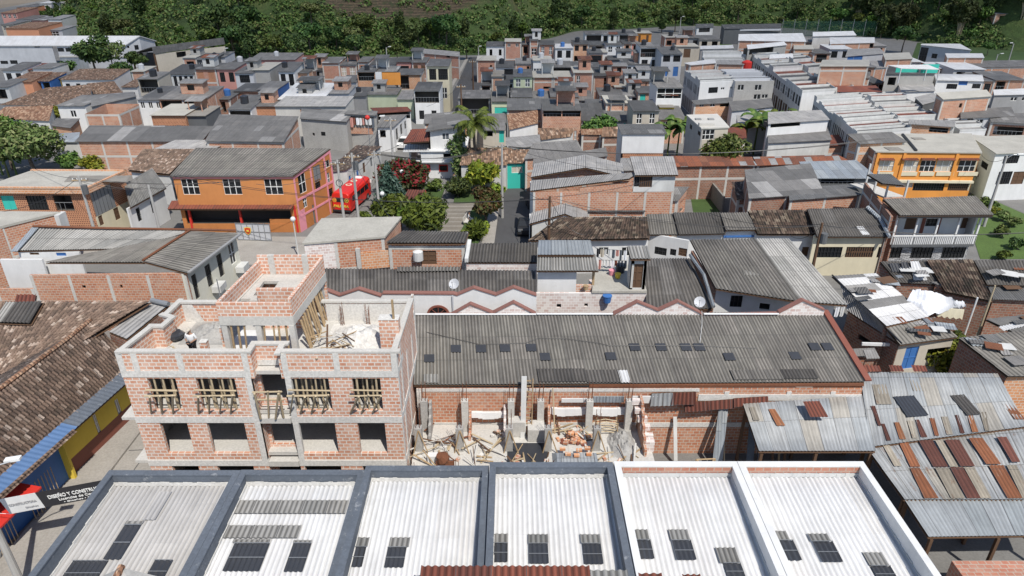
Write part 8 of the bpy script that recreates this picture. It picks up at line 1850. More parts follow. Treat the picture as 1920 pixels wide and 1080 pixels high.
def banana(label,loc,hgt,nf,ln,seed,leaf='leafm',group=None):
 r=thing('banana_plant',label,'banana plant',V3(loc),group);R_=random.Random(seed);o=r.location;b=MB();b.bar(o-V3((0,0,.3)),o+V3((.05,0,hgt)),.14,0,7,.09);b.build('stem','leafg',r);V=[]
 for k in range(nf):
  a=k*2.4+R_.random();el=R_.uniform(.5,1.3);L_=ln*R_.uniform(.7,1.1);prev=np.array((.05,0,hgt));dh=np.array((math.cos(a),math.sin(a),0));n=9;pw=.05
  for i in range(n):
   t=(i+1)/n;e=el-2.0*t*t;q=prev+(dh*math.cos(e)+np.array((0,0,math.sin(e))))*L_/n;sd=np.array((-dh[1],dh[0],-.15));w=.36*math.sin(math.pi*(.08+.86*t))*ln/2.4
   for s in(1,-1):V+=[prev,q,q+s*sd*w-np.array((0,0,.35*w)),prev+s*sd*pw-np.array((0,0,.35*pw))]
   prev,pw=q,w
 V=np.array(V)+np.array(o);fastmesh('leaves',V,np.arange(len(V)).reshape(-1,4),leaf,r);return r
GBn='banana plants behind the rusty strip roof'
for k,(x,y)in enumerate(((1392,296),(1412,290),(1432,298),(1455,292),(1475,298),(1490,294),(1440,284))):banana('banana plant with broad glossy leaves between concrete cube house and orange house',P(x,y,0),4.0+.4*(k%3),11,3.5,k+4,'leafm' if k%3 else 'leafp',GBn)
for k,(x,y)in enumerate(((1250,300),(1268,296),(1282,300))):banana('banana plant in the dark gap left of the concrete cube house',P(x,y,0),4.0,10,3.2,k+30,'leafm','banana plants in the dark gap')
for k,(x,y)in enumerate(((18,335),(5,328),(32,330))):banana('banana plant at the left edge below the garden trees',P(x,y,0),2.2,8,2.4,k+50,'leafm','banana plants at the left edge')
T=lambda name,lab,px,R_,hgt,leaf,n,size,seed,sq=.7,nl=9,cat='tree',**k:tree(name,lab,cat,P(px[0],px[1],0),lobes_round(R_,hgt,nl,seed,sq),hgt*.85,.07*R_,leaf,n,size,seed,**k)
T('flame_tree','broad flame tree with red blossom at the corner of the park',(762,360),3.4,1.9,'leafr',5000,.3,11,.62,12)
tree('pine_tree','bushy yellow green pine, largest of three behind the flat slab roof','tree',P(800,458,0),lobes_round(2.6,3.4,13,12,.9),3.2,.16,'leafp',4200,.26,12,elong=2.6)
tree('pine_tree','bushy yellow green pine beside the round white lamp, left of the largest','tree',P(734,440,0),lobes_round(1.9,2.9,9,13,.9),2.8,.12,'leafp',2600,.26,13,elong=2.6)
tree('pine_tree','bushy pine between the other two, touching the rusty kiosk roof','tree',P(768,440,0),lobes_round(1.7,2.4,8,14,.9),2.6,.12,'leafp',2200,.26,14,elong=2.6)
tree('pine_tree','small pine shoot at the left of the park pines','tree',P(686,425,0),lobes_round(.7,1.2,4,15,.9),1.2,.06,'leafp',500,.22,15,elong=2.6)
cl=[]
for i in range(9):f=i/8;q=1.75*(1-f)+.2;cl+=[(q*.45*math.cos(i*2.1+j*2.09),q*.45*math.sin(i*2.1+j*2.09),.8+4.3*f,q*.72,q*.72,.45)for j in range(3)]
tree('spruce_tree','blue green spruce in front of the flame tree','tree',P(732,392,0),cl,5.0,.12,'leafb',4200,.24,16,elong=2.2,shell=.3)
tree('slim_tree','slim grey green tree in front of the white park house corner','tree',P(862,345,0),[(0,0,2.2,1.0,1.0,1.0),(.3,0,3.6,1.2,1.1,1.0),(-.4,.2,4.7,1.0,1.0,.9),(.2,.1,5.7,.8,.8,.8)],4.6,.1,'leafg',1800,.24,17)
T('round_shrub','dark clipped round shrub beneath the slim grey green tree',(858,372),1.9,1.2,'leafd',1500,.22,18,.8,7,'shrub')
T('fan_shrub','yellow spotted dracaena shrub in the middle of the right park bed',(903,365),2.1,2.4,'leafy',1700,.42,19,.9,8,'shrub',elong=2.8)
T('olive_tree','rounded olive and red brown crown behind the yellow dracaena',(917,345),2.0,3.0,'leafw',1900,.26,20,.8,8)
T('red_shrub','tall loose reddish bush at the right edge of the park',(912,420),1.9,2.6,'leafw',2600,.26,21,1.1,9,'shrub')
T('yellow_shrub','yellow green hedge along the park pavement',(929,372),1.3,.9,'leafy',1200,.2,22,.7,6,'hedge')
T('yellow_shrub','yellow green hedge end below the reddish bush',(905,438),1.1,.6,'leafy',800,.2,23,.6,5,'hedge')
T('garden_shrub','leafy shrub on the left park lawn by the bench',(818,360),1.1,.8,'leafm',800,.22,24,.7,5,'shrub')
T('agave_shrub','pale spiky yucca beside the dark corrugated roof at the park end',(890,452),.8,1.1,'leafp',500,.45,25,.8,4,'shrub',elong=3.5)
T('roof_shrub','yellow leafed shrub in the yard behind the palm',(987,268),1.5,3.2,'leafy',1200,.3,26,.7,7,'shrub')
T('garden_bush','round bright garden bush left of the white box house',(1118,284),3.0,3.0,'leafm',3000,.34,27,.7,9,'bush');T('garden_bush','second garden bush touching the white box house',(1148,288),2.2,2.6,'leafp',1800,.34,28,.7,7,'bush')
tree('yard_tree','loose green tree in the yard before the rusty strip roof','tree',P(1352,352,0),lobes_round(3.0,4.8,10,29,.8),5.0,.1,'leafm',2300,.28,29);T('yard_bush','dark bush against the back wall of the yards',(1395,352),1.9,1.5,'leafd',1200,.26,49,.7,6,'bush');T('yard_bush','dark bush at the far end of the grassy strip',(1322,346),1.5,1.2,'leafd',900,.26,50,.7,6,'bush')
T('yard_bush','dark bush in the walled yard by the grass strip',(1370,352),1.6,1.4,'leafd',1000,.26,30,.7,6,'bush')
T('garden_tree','dense olive garden tree at the left edge, beside the slab roof',(66,332),4.6,4.6,'leafg',5200,.34,31,.8,12);T('garden_tree','second garden tree with bright leaves at the left edge',(24,318),3.6,4.8,'leafp',3400,.36,32,.7,9);T('garden_tree','yellowish small garden tree at the far left edge',(-6,300),2.6,4.0,'leafy',1800,.34,33,.7,7)
T('orange_shrub','reddish flowering shrub among the left garden trees',(20,296),1.7,3.0,'leafr',900,.3,34,.6,6,'shrub')
T('lime_bush','round lime green bush behind the corner block house',(178,330),1.9,1.6,'leafy',1700,.26,35,.7,7,'bush');T('vine_bush','darker climbing bush left of the lime green one',(138,326),1.6,1.6,'leafm',1000,.28,36,.8,6,'bush')
T('courtyard_tree','small green shrub in the courtyard of the great tile roof',(176,196),2.0,2.6,'leafp',900,.36,37,.5,6,'shrub');T('courtyard_tree','lime shrub beside the white house under the great tile roof',(105,240),2.2,2.4,'leafy',900,.36,38,.5,6,'shrub')
tree('factory_tree','big dark tree standing against the factory front','tree',P(184,150,0),lobes_round(4.2,6.0,11,39,1.1),6.5,.3,'leafd',3400,.5,39);tree('bare_tree','grey half bare tree right of the dark factory tree','tree',P(218,148,0),lobes_round(3.4,6.0,9,40,.8),6.5,.2,'leafg',900,.4,40)
T('factory_shrub','dark clump of shrubs right of the bare factory tree',(235,150),3.2,2.2,'leafd',1700,.45,41,.7,8,'shrub');T('tank_tree','dark cone tree before the storage tank',(262,138),2.4,3.2,'leafd',1500,.4,42,1.0,7);T('wood_shrub','green shrub row below the factory ledge',(125,138),2.6,1.6,'leafm',1300,.4,43,.6,7,'shrub')
T('spring_bush','yellow green bush by the patched roofs above the zinc sheds',(1765,702),2.2,1.2,'leafy',3000,.2,44,.6,9,'bush');T('edge_bush','dark green bush at the right edge beside the zinc shed',(1915,760),1.4,1.4,'leafm',1400,.2,45,.7,6,'bush');T('climber','climbing plant on the wall behind the yellow green bush',(1783,690),.7,2.2,'leafp',600,.2,46,1.4,5,'climber')
T('house_bush','bush in front of the bright orange house entrance',(1744,372),1.4,1.5,'leafp',1300,.24,47,.9,6,'bush');T('gap_bush','dark bush left of the bright orange house',(1592,296),1.9,1.8,'leafd',1100,.3,48,.7,6,'bush')
for k,(x,y,q,lf,lab)in enumerate(((1850,392,1.1,'leafm','leafy shrub on the bright lawn near the kiosk'),(1880,415,.9,'leafg','white flowering shrub along the bright lawn kerb, first'),(1900,425,.8,'leafg','white flowering shrub along the bright lawn kerb, further right'),(1876,445,.9,'leafm','low green shrub in the middle of the bright lawn'),(1905,468,.9,'leafd','dark low shrub on the bright lawn by the right edge'),(1880,488,.8,'leafp','pale weed tuft on the near lawn edge'),(1862,402,.8,'leafy','yellowish shrub beside the lawn kerb'))):T('lawn_shrub',lab,(x,y),q,q*.7,lf,700,.18,60+k,.7,5,'shrub')
GT='trees at the back of the far streets'
for k,(x,y,s)in enumerate(((875,112,.6),(850,118,.5),(782,118,.5),(560,122,.8),(520,112,.9),(470,112,.9),(440,108,.9),(395,100,1.0),(1240,62,.7),(1265,60,.8),(1300,48,.8),(1150,56,.7),(1010,74,.7),(930,84,.7),(905,90,.6),(668,112,.7),(745,112,.6),(1650,72,.8),(1690,100,.8),(1850,104,.5))):dup(protos[k%3],P(x,y,0),'tree at the wood edge behind the last row of houses',k*1.3,s,group=GT)
TMP=bpy.data.scenes.new('workbench')
def baked(o):
 TMP.collection.objects.link(o);TMP.view_layers[0].update();dg=TMP.view_layers[0].depsgraph
 m=bpy.data.meshes.new_from_object(o.evaluated_get(dg));TMP.collection.objects.unlink(o);return m
# ============================== POLES, WIRES, LAMPS
POLES={}
def pole(key,label,top,hgt,cross=True,mat='pole',r=.13,lamp=None,group=None,extra=None):
 t=P(top[0],top[1],hgt);b0=V3((t.x,t.y,0));rt=thing('utility_pole',label,'pole',b0,group);POLES[key]=t
 b=MB();b.bar(b0,t,r*1.25,0,8,r*.75);b.build('shaft',mat,rt)
 if cross:
  c=MB();c.obox(t+V3((-.7,-.05,-.45)),V3((1.4,.1,0)),V3((0,.1,0)),V3((0,0,.1)));c.build('crossarm','wood',rt)
  d=MB()
  for x in(-.6,-.2,.2,.6):d.bar(t+V3((x,0,-.35)),t+V3((x,0,-.2)),.04,0,5)
  d.build('insulators','wframe',rt)
 if extra=='box':e=MB();e.bar(t+V3((.3,-.1,-1.6)),t+V3((.3,-.1,-.8)),.26,0,10);e.build('transformer','dgrey',rt)
 if extra=='coil':
  e=MB();q=t+V3((0,-.2,-2.2))
  for k in range(14):a0,a1=k*math.pi/7,(k+1)*math.pi/7;e.bar(q+V3((.3*math.cos(a0),0,.34*math.sin(a0))),q+V3((.3*math.cos(a1),0,.34*math.sin(a1))),.035,0,4)
  e.build('cable_coil','dark',rt)
 if lamp:
  e=MB();e.path([t+V3((0,0,-.3)),t+V3((lamp*.5,-.1,.15)),t+V3((lamp,-.2,.2))],.035,0,5);e.build('lamp_arm','steel',rt)
  f=MB();f.obox(t+V3((lamp-.25,-.32,.14)),V3((.6,0,.04)),V3((0,.24,0)),V3((0,0,.12)));f.build('lamp_head','wframe',rt)
 return rt
pole('a','concrete utility pole at the corner block house with cable clutter',(147,330),8,extra='box');pole('b','thin concrete pole in front of the low white street house',(278,347),7,False)
pole('c','concrete pole behind the bus with a cable coil, nearer the orange wall',(632,300),8,extra='coil');pole('d','taller concrete pole beside the bus, right of the coil pole',(659,287),8.5,extra='box');pole('e','pale concrete pole on the far kerb of the bus street',(701,283),7.5)
pole('f','concrete pole at the park street pavement',(941,270),8);pole('g','dark timber pole standing before the long blackened tiles',(1031,368),7.5,False,'woodd',extra='coil');pole('h','concrete pole with dark transformer in front of the beige garage house',(1542,418),7.5,False,'woodd',extra='box')
pole('i','street lamp with white painted foot beside the curved road',(1888,292),7.5,False,lamp=1.1);pole('j','pole on the left side of the far street',(864,158),7,True,'woodd');pole('k','pole with white box on the right side of the far street',(886,112),7,True,'woodd')
pole('l','wooden light pole behind the small white car',(731,220),8,lamp=-.9);pole('m','lamp post on the slope behind the hill edge houses',(1277,32),7,False,lamp=.6);pole('n','lamp post at the grassy slope, right one',(1901,82),7,False,lamp=-.8);pole('o','lamp post at the grassy slope, left one',(1871,102),5,False,lamp=.7);pole('p','lamp post on the hill foot above the far street',(897,88),5,False,lamp=.4)
pole('q','pole by the white terraces behind the silver car',(1460,110),7,True);pole('r','lamp post at the small court beside the tall grey house',(1266,108),6.5,False,lamp=-.6);pole('s','lamp post on the wood edge above the red and blue fronts',(421,92),6,False,lamp=.5);pole('t','mast with solar panel at the hill foot',(724,89),6,False,lamp=.8);pole('u','steel pole carrying the sheets of the right middle courtyard',(1866,535),6,False,'woodp',.07)
GW='power lines over the bus street'
def span(a,c,n=3,sag=.5,lab='overhead power line strung between the street poles',grp=GW):
 for k in range(n):o=V3((-.5+k*1.0/max(1,n-1),0,-.22))if n>1 else V3((0,0,-.3));cable(lab,[a+o,c+o],sag,.02,name='power_line',cat='power line',group=grp)
q=POLES
span(q['c'],q['d']);span(q['d'],q['e'],2);span(q['a'],q['c'],2,1.2);span(q['d'],q['l'],3);span(q['e'],q['f'],4,.9);span(q['f'],q['f']+V3((40,2,.3)),3,1.2,'overhead power line running right from the park street pole','power lines over the yards')
span(q['g'],q['h'],2,1.0,'telephone line running past the long blackened tiles','telephone lines over the front street');span(q['g'],q['g']+V3((-34,6,.2)),2,1.2,'telephone line crossing before the park','telephone lines over the park');span(q['h'],q['h']+V3((22,-.6,.4)),2,.8,'telephone line past the slate clad house','telephone lines at the slate clad house');span(q['b'],q['a'],2,.5,'slack line between corner house pole and thin pole','lines at the corner block house');span(q['j'],q['k'],2,.6,'power line along the far street','power lines along the far street')
r_=random.Random(8)
for k,(a,c,z0,z1)in enumerate((((147,335),(30,300),7.6,6),((632,305),(480,345),7.6,6.4),((659,292),(560,300),8,6.6),((659,292),(745,420),8,7.6),((941,276),(870,255),7.6,6.2),((941,276),(1000,335),7.6,5.2),((1031,372),(1100,440),7,4),((1031,372),(985,355),7,5),((1542,422),(1480,440),7,4.4),((1542,422),(1700,405),7,5.8),((1888,296),(1840,290),7,5.8),((278,350),(330,332),6.8,6),((701,288),(780,250),7.2,5.6),((701,288),(650,320),7.2,3.4),((864,160),(800,200),6.6,5),((886,116),(915,95),6.6,5),((1031,370),(1250,330),7.2,6.4),((941,272),(1180,322),7.8,6.6),((1542,420),(1330,400),7.2,4.8),((147,333),(-40,400),7.8,5.2))):
 cable('service wire dropping from a street pole to a house roof',[P(a[0],a[1],z0),P(c[0],c[1],z1)],r_.uniform(.3,.9),.02,name='service_wire',cat='wire',group='service wires from the poles')
def globe(label,p,hgt=3.4,two=False):
 r=thing('park_lamp',label,'lamp',p);b=MB();b.bar(p,p+V3((0,0,hgt)),.07,0,7,.05);b.build('post','whited',r);c=MB();c.ball(p+V3((0,0,hgt+.18)),.24,0,10,7);c.build('globe','white',r)
globe('round white globe lamp among the park pines',P(722,425,0));globe('round white globe lamp beside the street gate',P(560,482,0),3.6);globe('round white globe lamp behind the spruce',P(757,372,0),3.0)
r=thing('red_beacon','thin mast with a red ball beside the bus street','mast',P(698,318,0));b=MB();p=P(698,318,0);tp=P(697,268,6.2);b.bar(p,V3((p.x,p.y,6.6)),.05,0,6);b.build('mast','steel',r);b=MB();b.ball((p.x,p.y,6.75),.32,0,9,6);b.build('ball','red',r)
r=thing('street_lamp','pale concrete street lamp leaning into the lower left corner','street lamp',V3((-21.95,21.4,0)));b=MB();b.bar(V3((-21.95,21.4,0)),V3((-21.95,21.4,7.2)),.17,0,10,.11);b.build('post','pole',r)
a,h2=V3((-21.95,21.4,6.6)),P(24,864,6.7);b=MB();b.path([a,a.lerp(h2,.5)+V3((0,0,.15)),h2],.035,0,5);b.build('lamp_arm','steel',r);b=MB();b.obox(h2+V3((-.3,-.12,-.04)),V3((.62,.1,.05)),V3((-.05,.24,0)),V3((0,0,.12)));b.build('lamp_head','wframe',r)
# ============================== LETTERING
def text(name,body,mat,parent,o,ux,uz,hgt,bold=0.0,width=None,shear=0.0):
 """flat raised letters: o = lower left corner, ux = reading direction, uz = up direction of the letters"""
 cu=bpy.data.curves.new(name,'FONT');cu.body=body;cu.size=1.0;cu.extrude=.02;cu.offset=bold;cu.shear=shear
 t=bpy.data.objects.new(name,cu);me=baked(t);bpy.data.objects.remove(t)
 co=np.array([v.co for v in me.vertices]);w=co[:,0].max()-co[:,0].min();co[:,0]-=co[:,0].min()
 sx=hgt/.72 if width is None else width/w;sy=hgt/.72;ux,uz=V3(ux).normalized(),V3(uz).normalized();n=ux.cross(uz)
 off=V3((0,0,0));q=parent
 while q is not None:off+=q.location;q=q.parent
 for v,c in zip(me.vertices,co):v.co=V3(o)+ux*(c[0]*sx)+uz*(c[1]*sy)+n*(c[2]*.5+.012)-off
 me.materials.clear();me.materials.append(M[mat]if isinstance(mat,str)else mat);ob=bpy.data.objects.new(name,me);COL.objects.link(ob);ob.parent=parent;return ob
M['bblack']=simple('banner black print',(.022,.022,.026),.6);M['bgrey']=simple('banner grey print',(.35,.35,.36),.6)
def banner():
 A=P(19,964,3.0);C=P(208,931,3.0);C=V3((C.x,C.y,3.1));d=C-A;up=V3((-.12,-.1,.96)).normalized();hgt=.98
 r=thing('street_banner','white and black advertising banner hung across the left street','banner',V3((A.x,A.y,2)))
 m=A+d*.345;th=V3((0,.015,0));b=MB()
 def strip(a,c,n,mb,amp):
  for k in range(n):
   p,q=a.lerp(c,k/n),a.lerp(c,(k+1)/n);w0,w1=amp*math.sin(k*1.9),amp*math.sin((k+1)*1.9);f=lambda x,s:x+V3((0,s,0))
   mb.prism([f(p,w0),f(q,w1),f(q,w1)+th,f(p,w0)+th],[f(p,-w0)+up*hgt,f(q,-w1)+up*hgt,f(q,-w1)+up*hgt+th,f(p,-w0)+up*hgt+th])
 strip(A,m,4,b,.0);b.build('white_panel','white',r);b=MB();strip(m,C,8,b,.0);b.build('black_panel','bblack',r)
 ux=d.normalized();n=ux.cross(up);e=n*.03
 text('lettering','DISEÑO Y CONSTRUCCIÓN','wframe',r,m+ux*.38+up*.50+e,ux,up,.21,.02,2.6)
 text('lettering','Licencias de Construcción','wframe',r,m+ux*.72+up*.29+e,ux,up,.14,.012,2.2);text('lettering','• Diseños • Planos','wframe',r,m+ux*.85+up*.12+e,ux,up,.08,.005,1.5)
 text('lettering','CONSTRUCTORA','bgrey',r,A+ux*.2+up*.5+e,ux,up,.13,0,1.1);text('lettering','Diseños','bgrey',r,A+ux*.75+up*.22+e,ux,up,.09,0,.5)
 for z in(.02,.97):c=MB();c.bar(A+up*hgt*z,V3((-24.3,A.y+.1,A.z+z)),.012,0,4);c.bar(C+up*hgt*z,V3((-16.3,21.0,C.z+z)),.012,0,4);c.build('rope','wframe',r)
banner()
# ============================== RED BUS
def bus():
 o=V3((-18.45,69.9,0));yaw=R(-10.5);ux,uy=V3((math.cos(yaw),math.sin(yaw),0)),V3((-math.sin(yaw),math.cos(yaw),0));L_,Wd=7.6,2.44
 T_=lambda x,y,z:o+ux*x+uy*y+V3((0,0,z))
 r=thing('red_bus','red town bus with yellow lettering on its tail, parked by the orange building','bus',o)
 pr=[(-Wd/2,.42),(-Wd/2,2.25),(-Wd/2+.08,2.6),(-Wd/2+.3,2.82),(-.5,2.9),(.5,2.9),(Wd/2-.3,2.82),(Wd/2-.08,2.6),(Wd/2,2.25),(Wd/2,.42)]
 ys=[(0,.9,.12),(.12,.97,.04),(.4,1,0),(L_-.9,1,0),(L_-.3,.96,.05),(L_,.88,.35)];b=MB();rows=[]
 for y,s,dz in ys:rows.append([T_(x*s,y,.42+(z-.42)*(1-dz*.35))for x,z in pr])
 for a,c in zip(rows[:-1],rows[1:]):
  for i in range(len(pr)-1):b.face([a[i+1],a[i],c[i],c[i+1]])
  b.face([a[0],a[-1],c[-1],c[0]])
 b.face(list(rows[0])[::-1][::-1]);b.face(rows[-1][::-1]);bo=b.build('body','busred',r,fix=True)
 for s in(-1,1):
  for k in range(4):y=.9+k*1.4;w=MB();w.obox(T_(s*(Wd/2+.004)-(.02 if s>0 else-.02),y,1.5),uy*1.22,ux*.03*s,V3((0,0,.72)));w.build('window','glass',r)
 w=MB();w.obox(T_(-.55,-.02,1.62),ux*1.1,uy*.03,V3((0,0,.6)));w.build('rear_window','glass',r);w=MB();w.obox(T_(-.95,L_-.03,1.35),ux*1.9,uy*.05,V3((0,0,.95)));w.build('windscreen','glass',r)
 for s in(-1,1):
  for y in(1.9,L_-1.7):
   w=MB();w.bar(T_(s*(Wd/2-.28),y,.48),T_(s*(Wd/2+.03),y,.48),.48,0,14);wh=w.build('wheel','tyre',r);w=MB();w.bar(T_(s*(Wd/2),y,.48),T_(s*(Wd/2+.05),y,.48),.24,0,10);w.build('rim','steel',wh)
  w=MB();w.obox(T_(s*.95-.12,-.03,.75),ux*.24,uy*.04,V3((0,0,.2)));w.build('tail_lamp','maroon',r)
  w=MB();w.obox(T_(s*1.28-.1,L_-.4,2.0),ux*.2,uy*.12,V3((0,0,.4)));w.build('mirror','wframe',r)
  c=T_(s*.82,-.0,1.88);e=MB();e.bar(c,c-uy*.03,.27,0,14);em=e.build('round_emblem','yellow',r);e=MB();e.bar(c-uy*.03,c-uy*.045,.18,0,12);e.build('emblem_ring','busred' if s<0 else 'dark',em);e=MB();e.bar(c-uy*.045,c-uy*.06,.09,0,10);e.build('emblem_dot','yellow',em)
 w=MB();w.obox(T_(-Wd/2+.03,-.06,.36),ux*(Wd-.06),uy*.14,V3((0,0,.26)));w.build('bumper','dark',r)
 text('lettering','PALMIRA','yellow',r,T_(-1.0,-.035,.95),ux,V3((0,0,1)),.34,.03,2.0,.2)
 for k,(x,y,rr)in enumerate(((-.1,3.2,.42),(-.1,4.9,.45))):e=MB();e.bar(T_(x,y,2.9),T_(x,y,2.925),rr,0,14);em=e.build('roof_roundel','cream',r);e=MB();e.bar(T_(x,y,2.925),T_(x,y,2.94),rr*.55,0,12);e.build('roundel_core','busred',em)
 e=MB();e.obox(T_(-.5,5.9,2.88),ux*1.0,uy*.8,V3((0,0,.12)));e.build('roof_vent','wframe',r);r.scale=(.85,.85,.85)
M['busred']=simple('bus red lacquer',(.58,.022,.014),.35);bus()
def car(label,loc,yaw,paint,ln=4.1):
 o=V3(loc);ux,uy=V3((math.cos(yaw),math.sin(yaw),0)),V3((-math.sin(yaw),math.cos(yaw),0));T_=lambda x,y,z:o+ux*x+uy*y+V3((0,0,z));r=thing('parked_car',label,'car',o);Wd=1.7
 pr=[(0,.35,.78),(.1,.35,.9),(.9,.3,.98),(1.25,.3,1.05),(ln-.6,.3,1.0),(ln-.1,.3,.85),(ln,.35,.6)];b=MB();rows=[[T_(-Wd/2,y,z0),T_(-Wd/2,y,z1-.06),T_(-Wd/2+.1,y,z1),T_(Wd/2-.1,y,z1),T_(Wd/2,y,z1-.06),T_(Wd/2,y,z0)]for y,z0,z1 in pr]
 for a,c in zip(rows[:-1],rows[1:]):
  for i in range(6):j=(i+1)%6;b.face([a[j],a[i],c[i],c[j]])
 b.face(rows[0]);b.face(rows[-1][::-1]);b.build('body',paint,r,fix=True);g=MB();q0=[T_(x,y,.98)for x,y in((-.78,.7),(.78,.7),(.78,ln-1.2),(-.78,ln-1.2))];q1=[T_(x,y,1.44)for x,y in((-.6,1.1),(.6,1.1),(.6,ln-1.9),(-.6,ln-1.9))];g.prism(q0,q1);g.build('glasshouse','glass',r)
 g=MB();g.prism([p+V3((0,0,.0))for p in q1],[p+V3((0,0,.06))for p in q1]);g.build('roof',paint,r)
 for s in(-1,1):
  for y in(.75,ln-.8):w=MB();w.bar(T_(s*(Wd/2-.2),y,.32),T_(s*(Wd/2+.01),y,.32),.32,0,12);wh=w.build('wheel','tyre',r);w=MB();w.bar(T_(s*(Wd/2),y,.32),T_(s*(Wd/2+.03),y,.32),.18,0,9);w.build('rim','steel',wh)
  w=MB();w.obox(T_(s*.6-.14,-.02,.62),ux*.28,uy*.05,V3((0,0,.16)));w.build('headlight','glassl',r)
car('small white car driving up the bus street behind the park',P(754,282,0),R(-8),'white');car('silver car parked between the white terraces',P(1466,196,0),R(-20),'lgrey');car('dark car parked in shade on the park street, right side',P(976,446,0)+V3((.5,0,0)),R(-4),'dark',3.6)
def moto(label,loc,yaw,mat='red'):
 o=V3(loc);ux,uy=V3((math.cos(yaw),math.sin(yaw),0)),V3((-math.sin(yaw),math.cos(yaw),0));T_=lambda x,y,z:o+ux*x+uy*y+V3((0,0,z));r=thing('motorcycle',label,'motorcycle',o)
 for y in(0,1.25):w=MB();w.bar(T_(-.06,y,.3),T_(.06,y,.3),.3,0,12);w.build('wheel','tyre',r)
 b=MB();b.prism([T_(-.12,.3,.4),T_(.12,.3,.4),T_(.12,1.0,.4),T_(-.12,1.0,.4)],[T_(-.14,.5,.85),T_(.14,.5,.85),T_(.1,1.0,.78),T_(-.1,1.0,.78)]);b.bar(T_(0,0,.3),T_(0,.3,1.0),.04);b.build('frame',mat,r);b=MB();b.obox(T_(-.14,.7,.8),ux*.28,uy*.65,V3((0,0,.09)));b.build('seat','dark',r);b=MB();b.bar(T_(-.33,.3,1.0),T_(.33,.3,1.0),.025);b.build('handlebar','steel',r)
moto('dark motorcycle parked at the wall in the bus street',P(678,330,0),R(60),'dark');moto('grey motorcycle parked beside the dark one in the bus street',P(684,322,0),R(70),'slate');moto('red motorcycle parked before the shop row of the bus street',P(672,345,0),R(30),'red')
moto('red motorcycle parked outside the corner shop at right',P(1915,362,0),R(80));moto('dark motorcycle in the shade of the park street houses',P(984,392,0)+V3((.4,0,0)),R(10),'dark')
# ============================== PARK FURNITURE
r=thing('park_kiosk','open park kiosk under a rust brown sheet roof','kiosk',P(772,385,0));q4=[P(747,388,2.7),P(787,394,2.7),P(798,356,2.9),P(766,355,2.9)];waves('roof',r,*q4,'g_redr',pitch=.3,amp=.02,samp=4)
for p in q4:b=MB();c=p.lerp((q4[0]+q4[2])/2,.1);b.box(c.x-.06,c.x+.06,c.y-.06,c.y+.06,0,p.z-.1);b.build('post','rust',r)
def bench(label,p,yaw):
 r=thing('park_bench',label,'bench',p);ux,uy=V3((math.cos(yaw),math.sin(yaw),0)),V3((-math.sin(yaw),math.cos(yaw),0));b=MB();b.obox(p-ux*.8+V3((0,0,.42)),ux*1.6,uy*.42,V3((0,0,.06)));b.build('seat','clight',r);b=MB();b.obox(p-ux*.8+uy*.42+V3((0,0,.5)),ux*1.6,uy*.06,V3((0,.05,.42)));b.build('backrest','clight',r)
 for s in(-.65,.55):b=MB();b.obox(p+ux*s+V3((0,0,0)),ux*.1,uy*.42,V3((0,0,.42)));b.build('leg','cgrey',r)
bench('concrete bench on the left park lawn path',P(829,358,0),R(80));bench('concrete bench by the reddish bush at the steps',P(880,420,0),R(80));bench('concrete bench beside the dark clipped shrub',P(852,360,0),R(-80))
b=MB();b.box(-2.05,-1.95,72,72.1,0,1.2);p=P(948,334,0);b2_=thing('litter_bin','dark litter bin at the head of the park street','bin',p);b=MB();b.bar(p,p+V3((0,0,.9)),.3,0,10,.34);b.build('bucket','dark',b2_);b=MB();b.bar(p+V3((0,0,.9)),p+V3((0,0,.95)),.36,0,10);b.build('rim','steel',b2_)
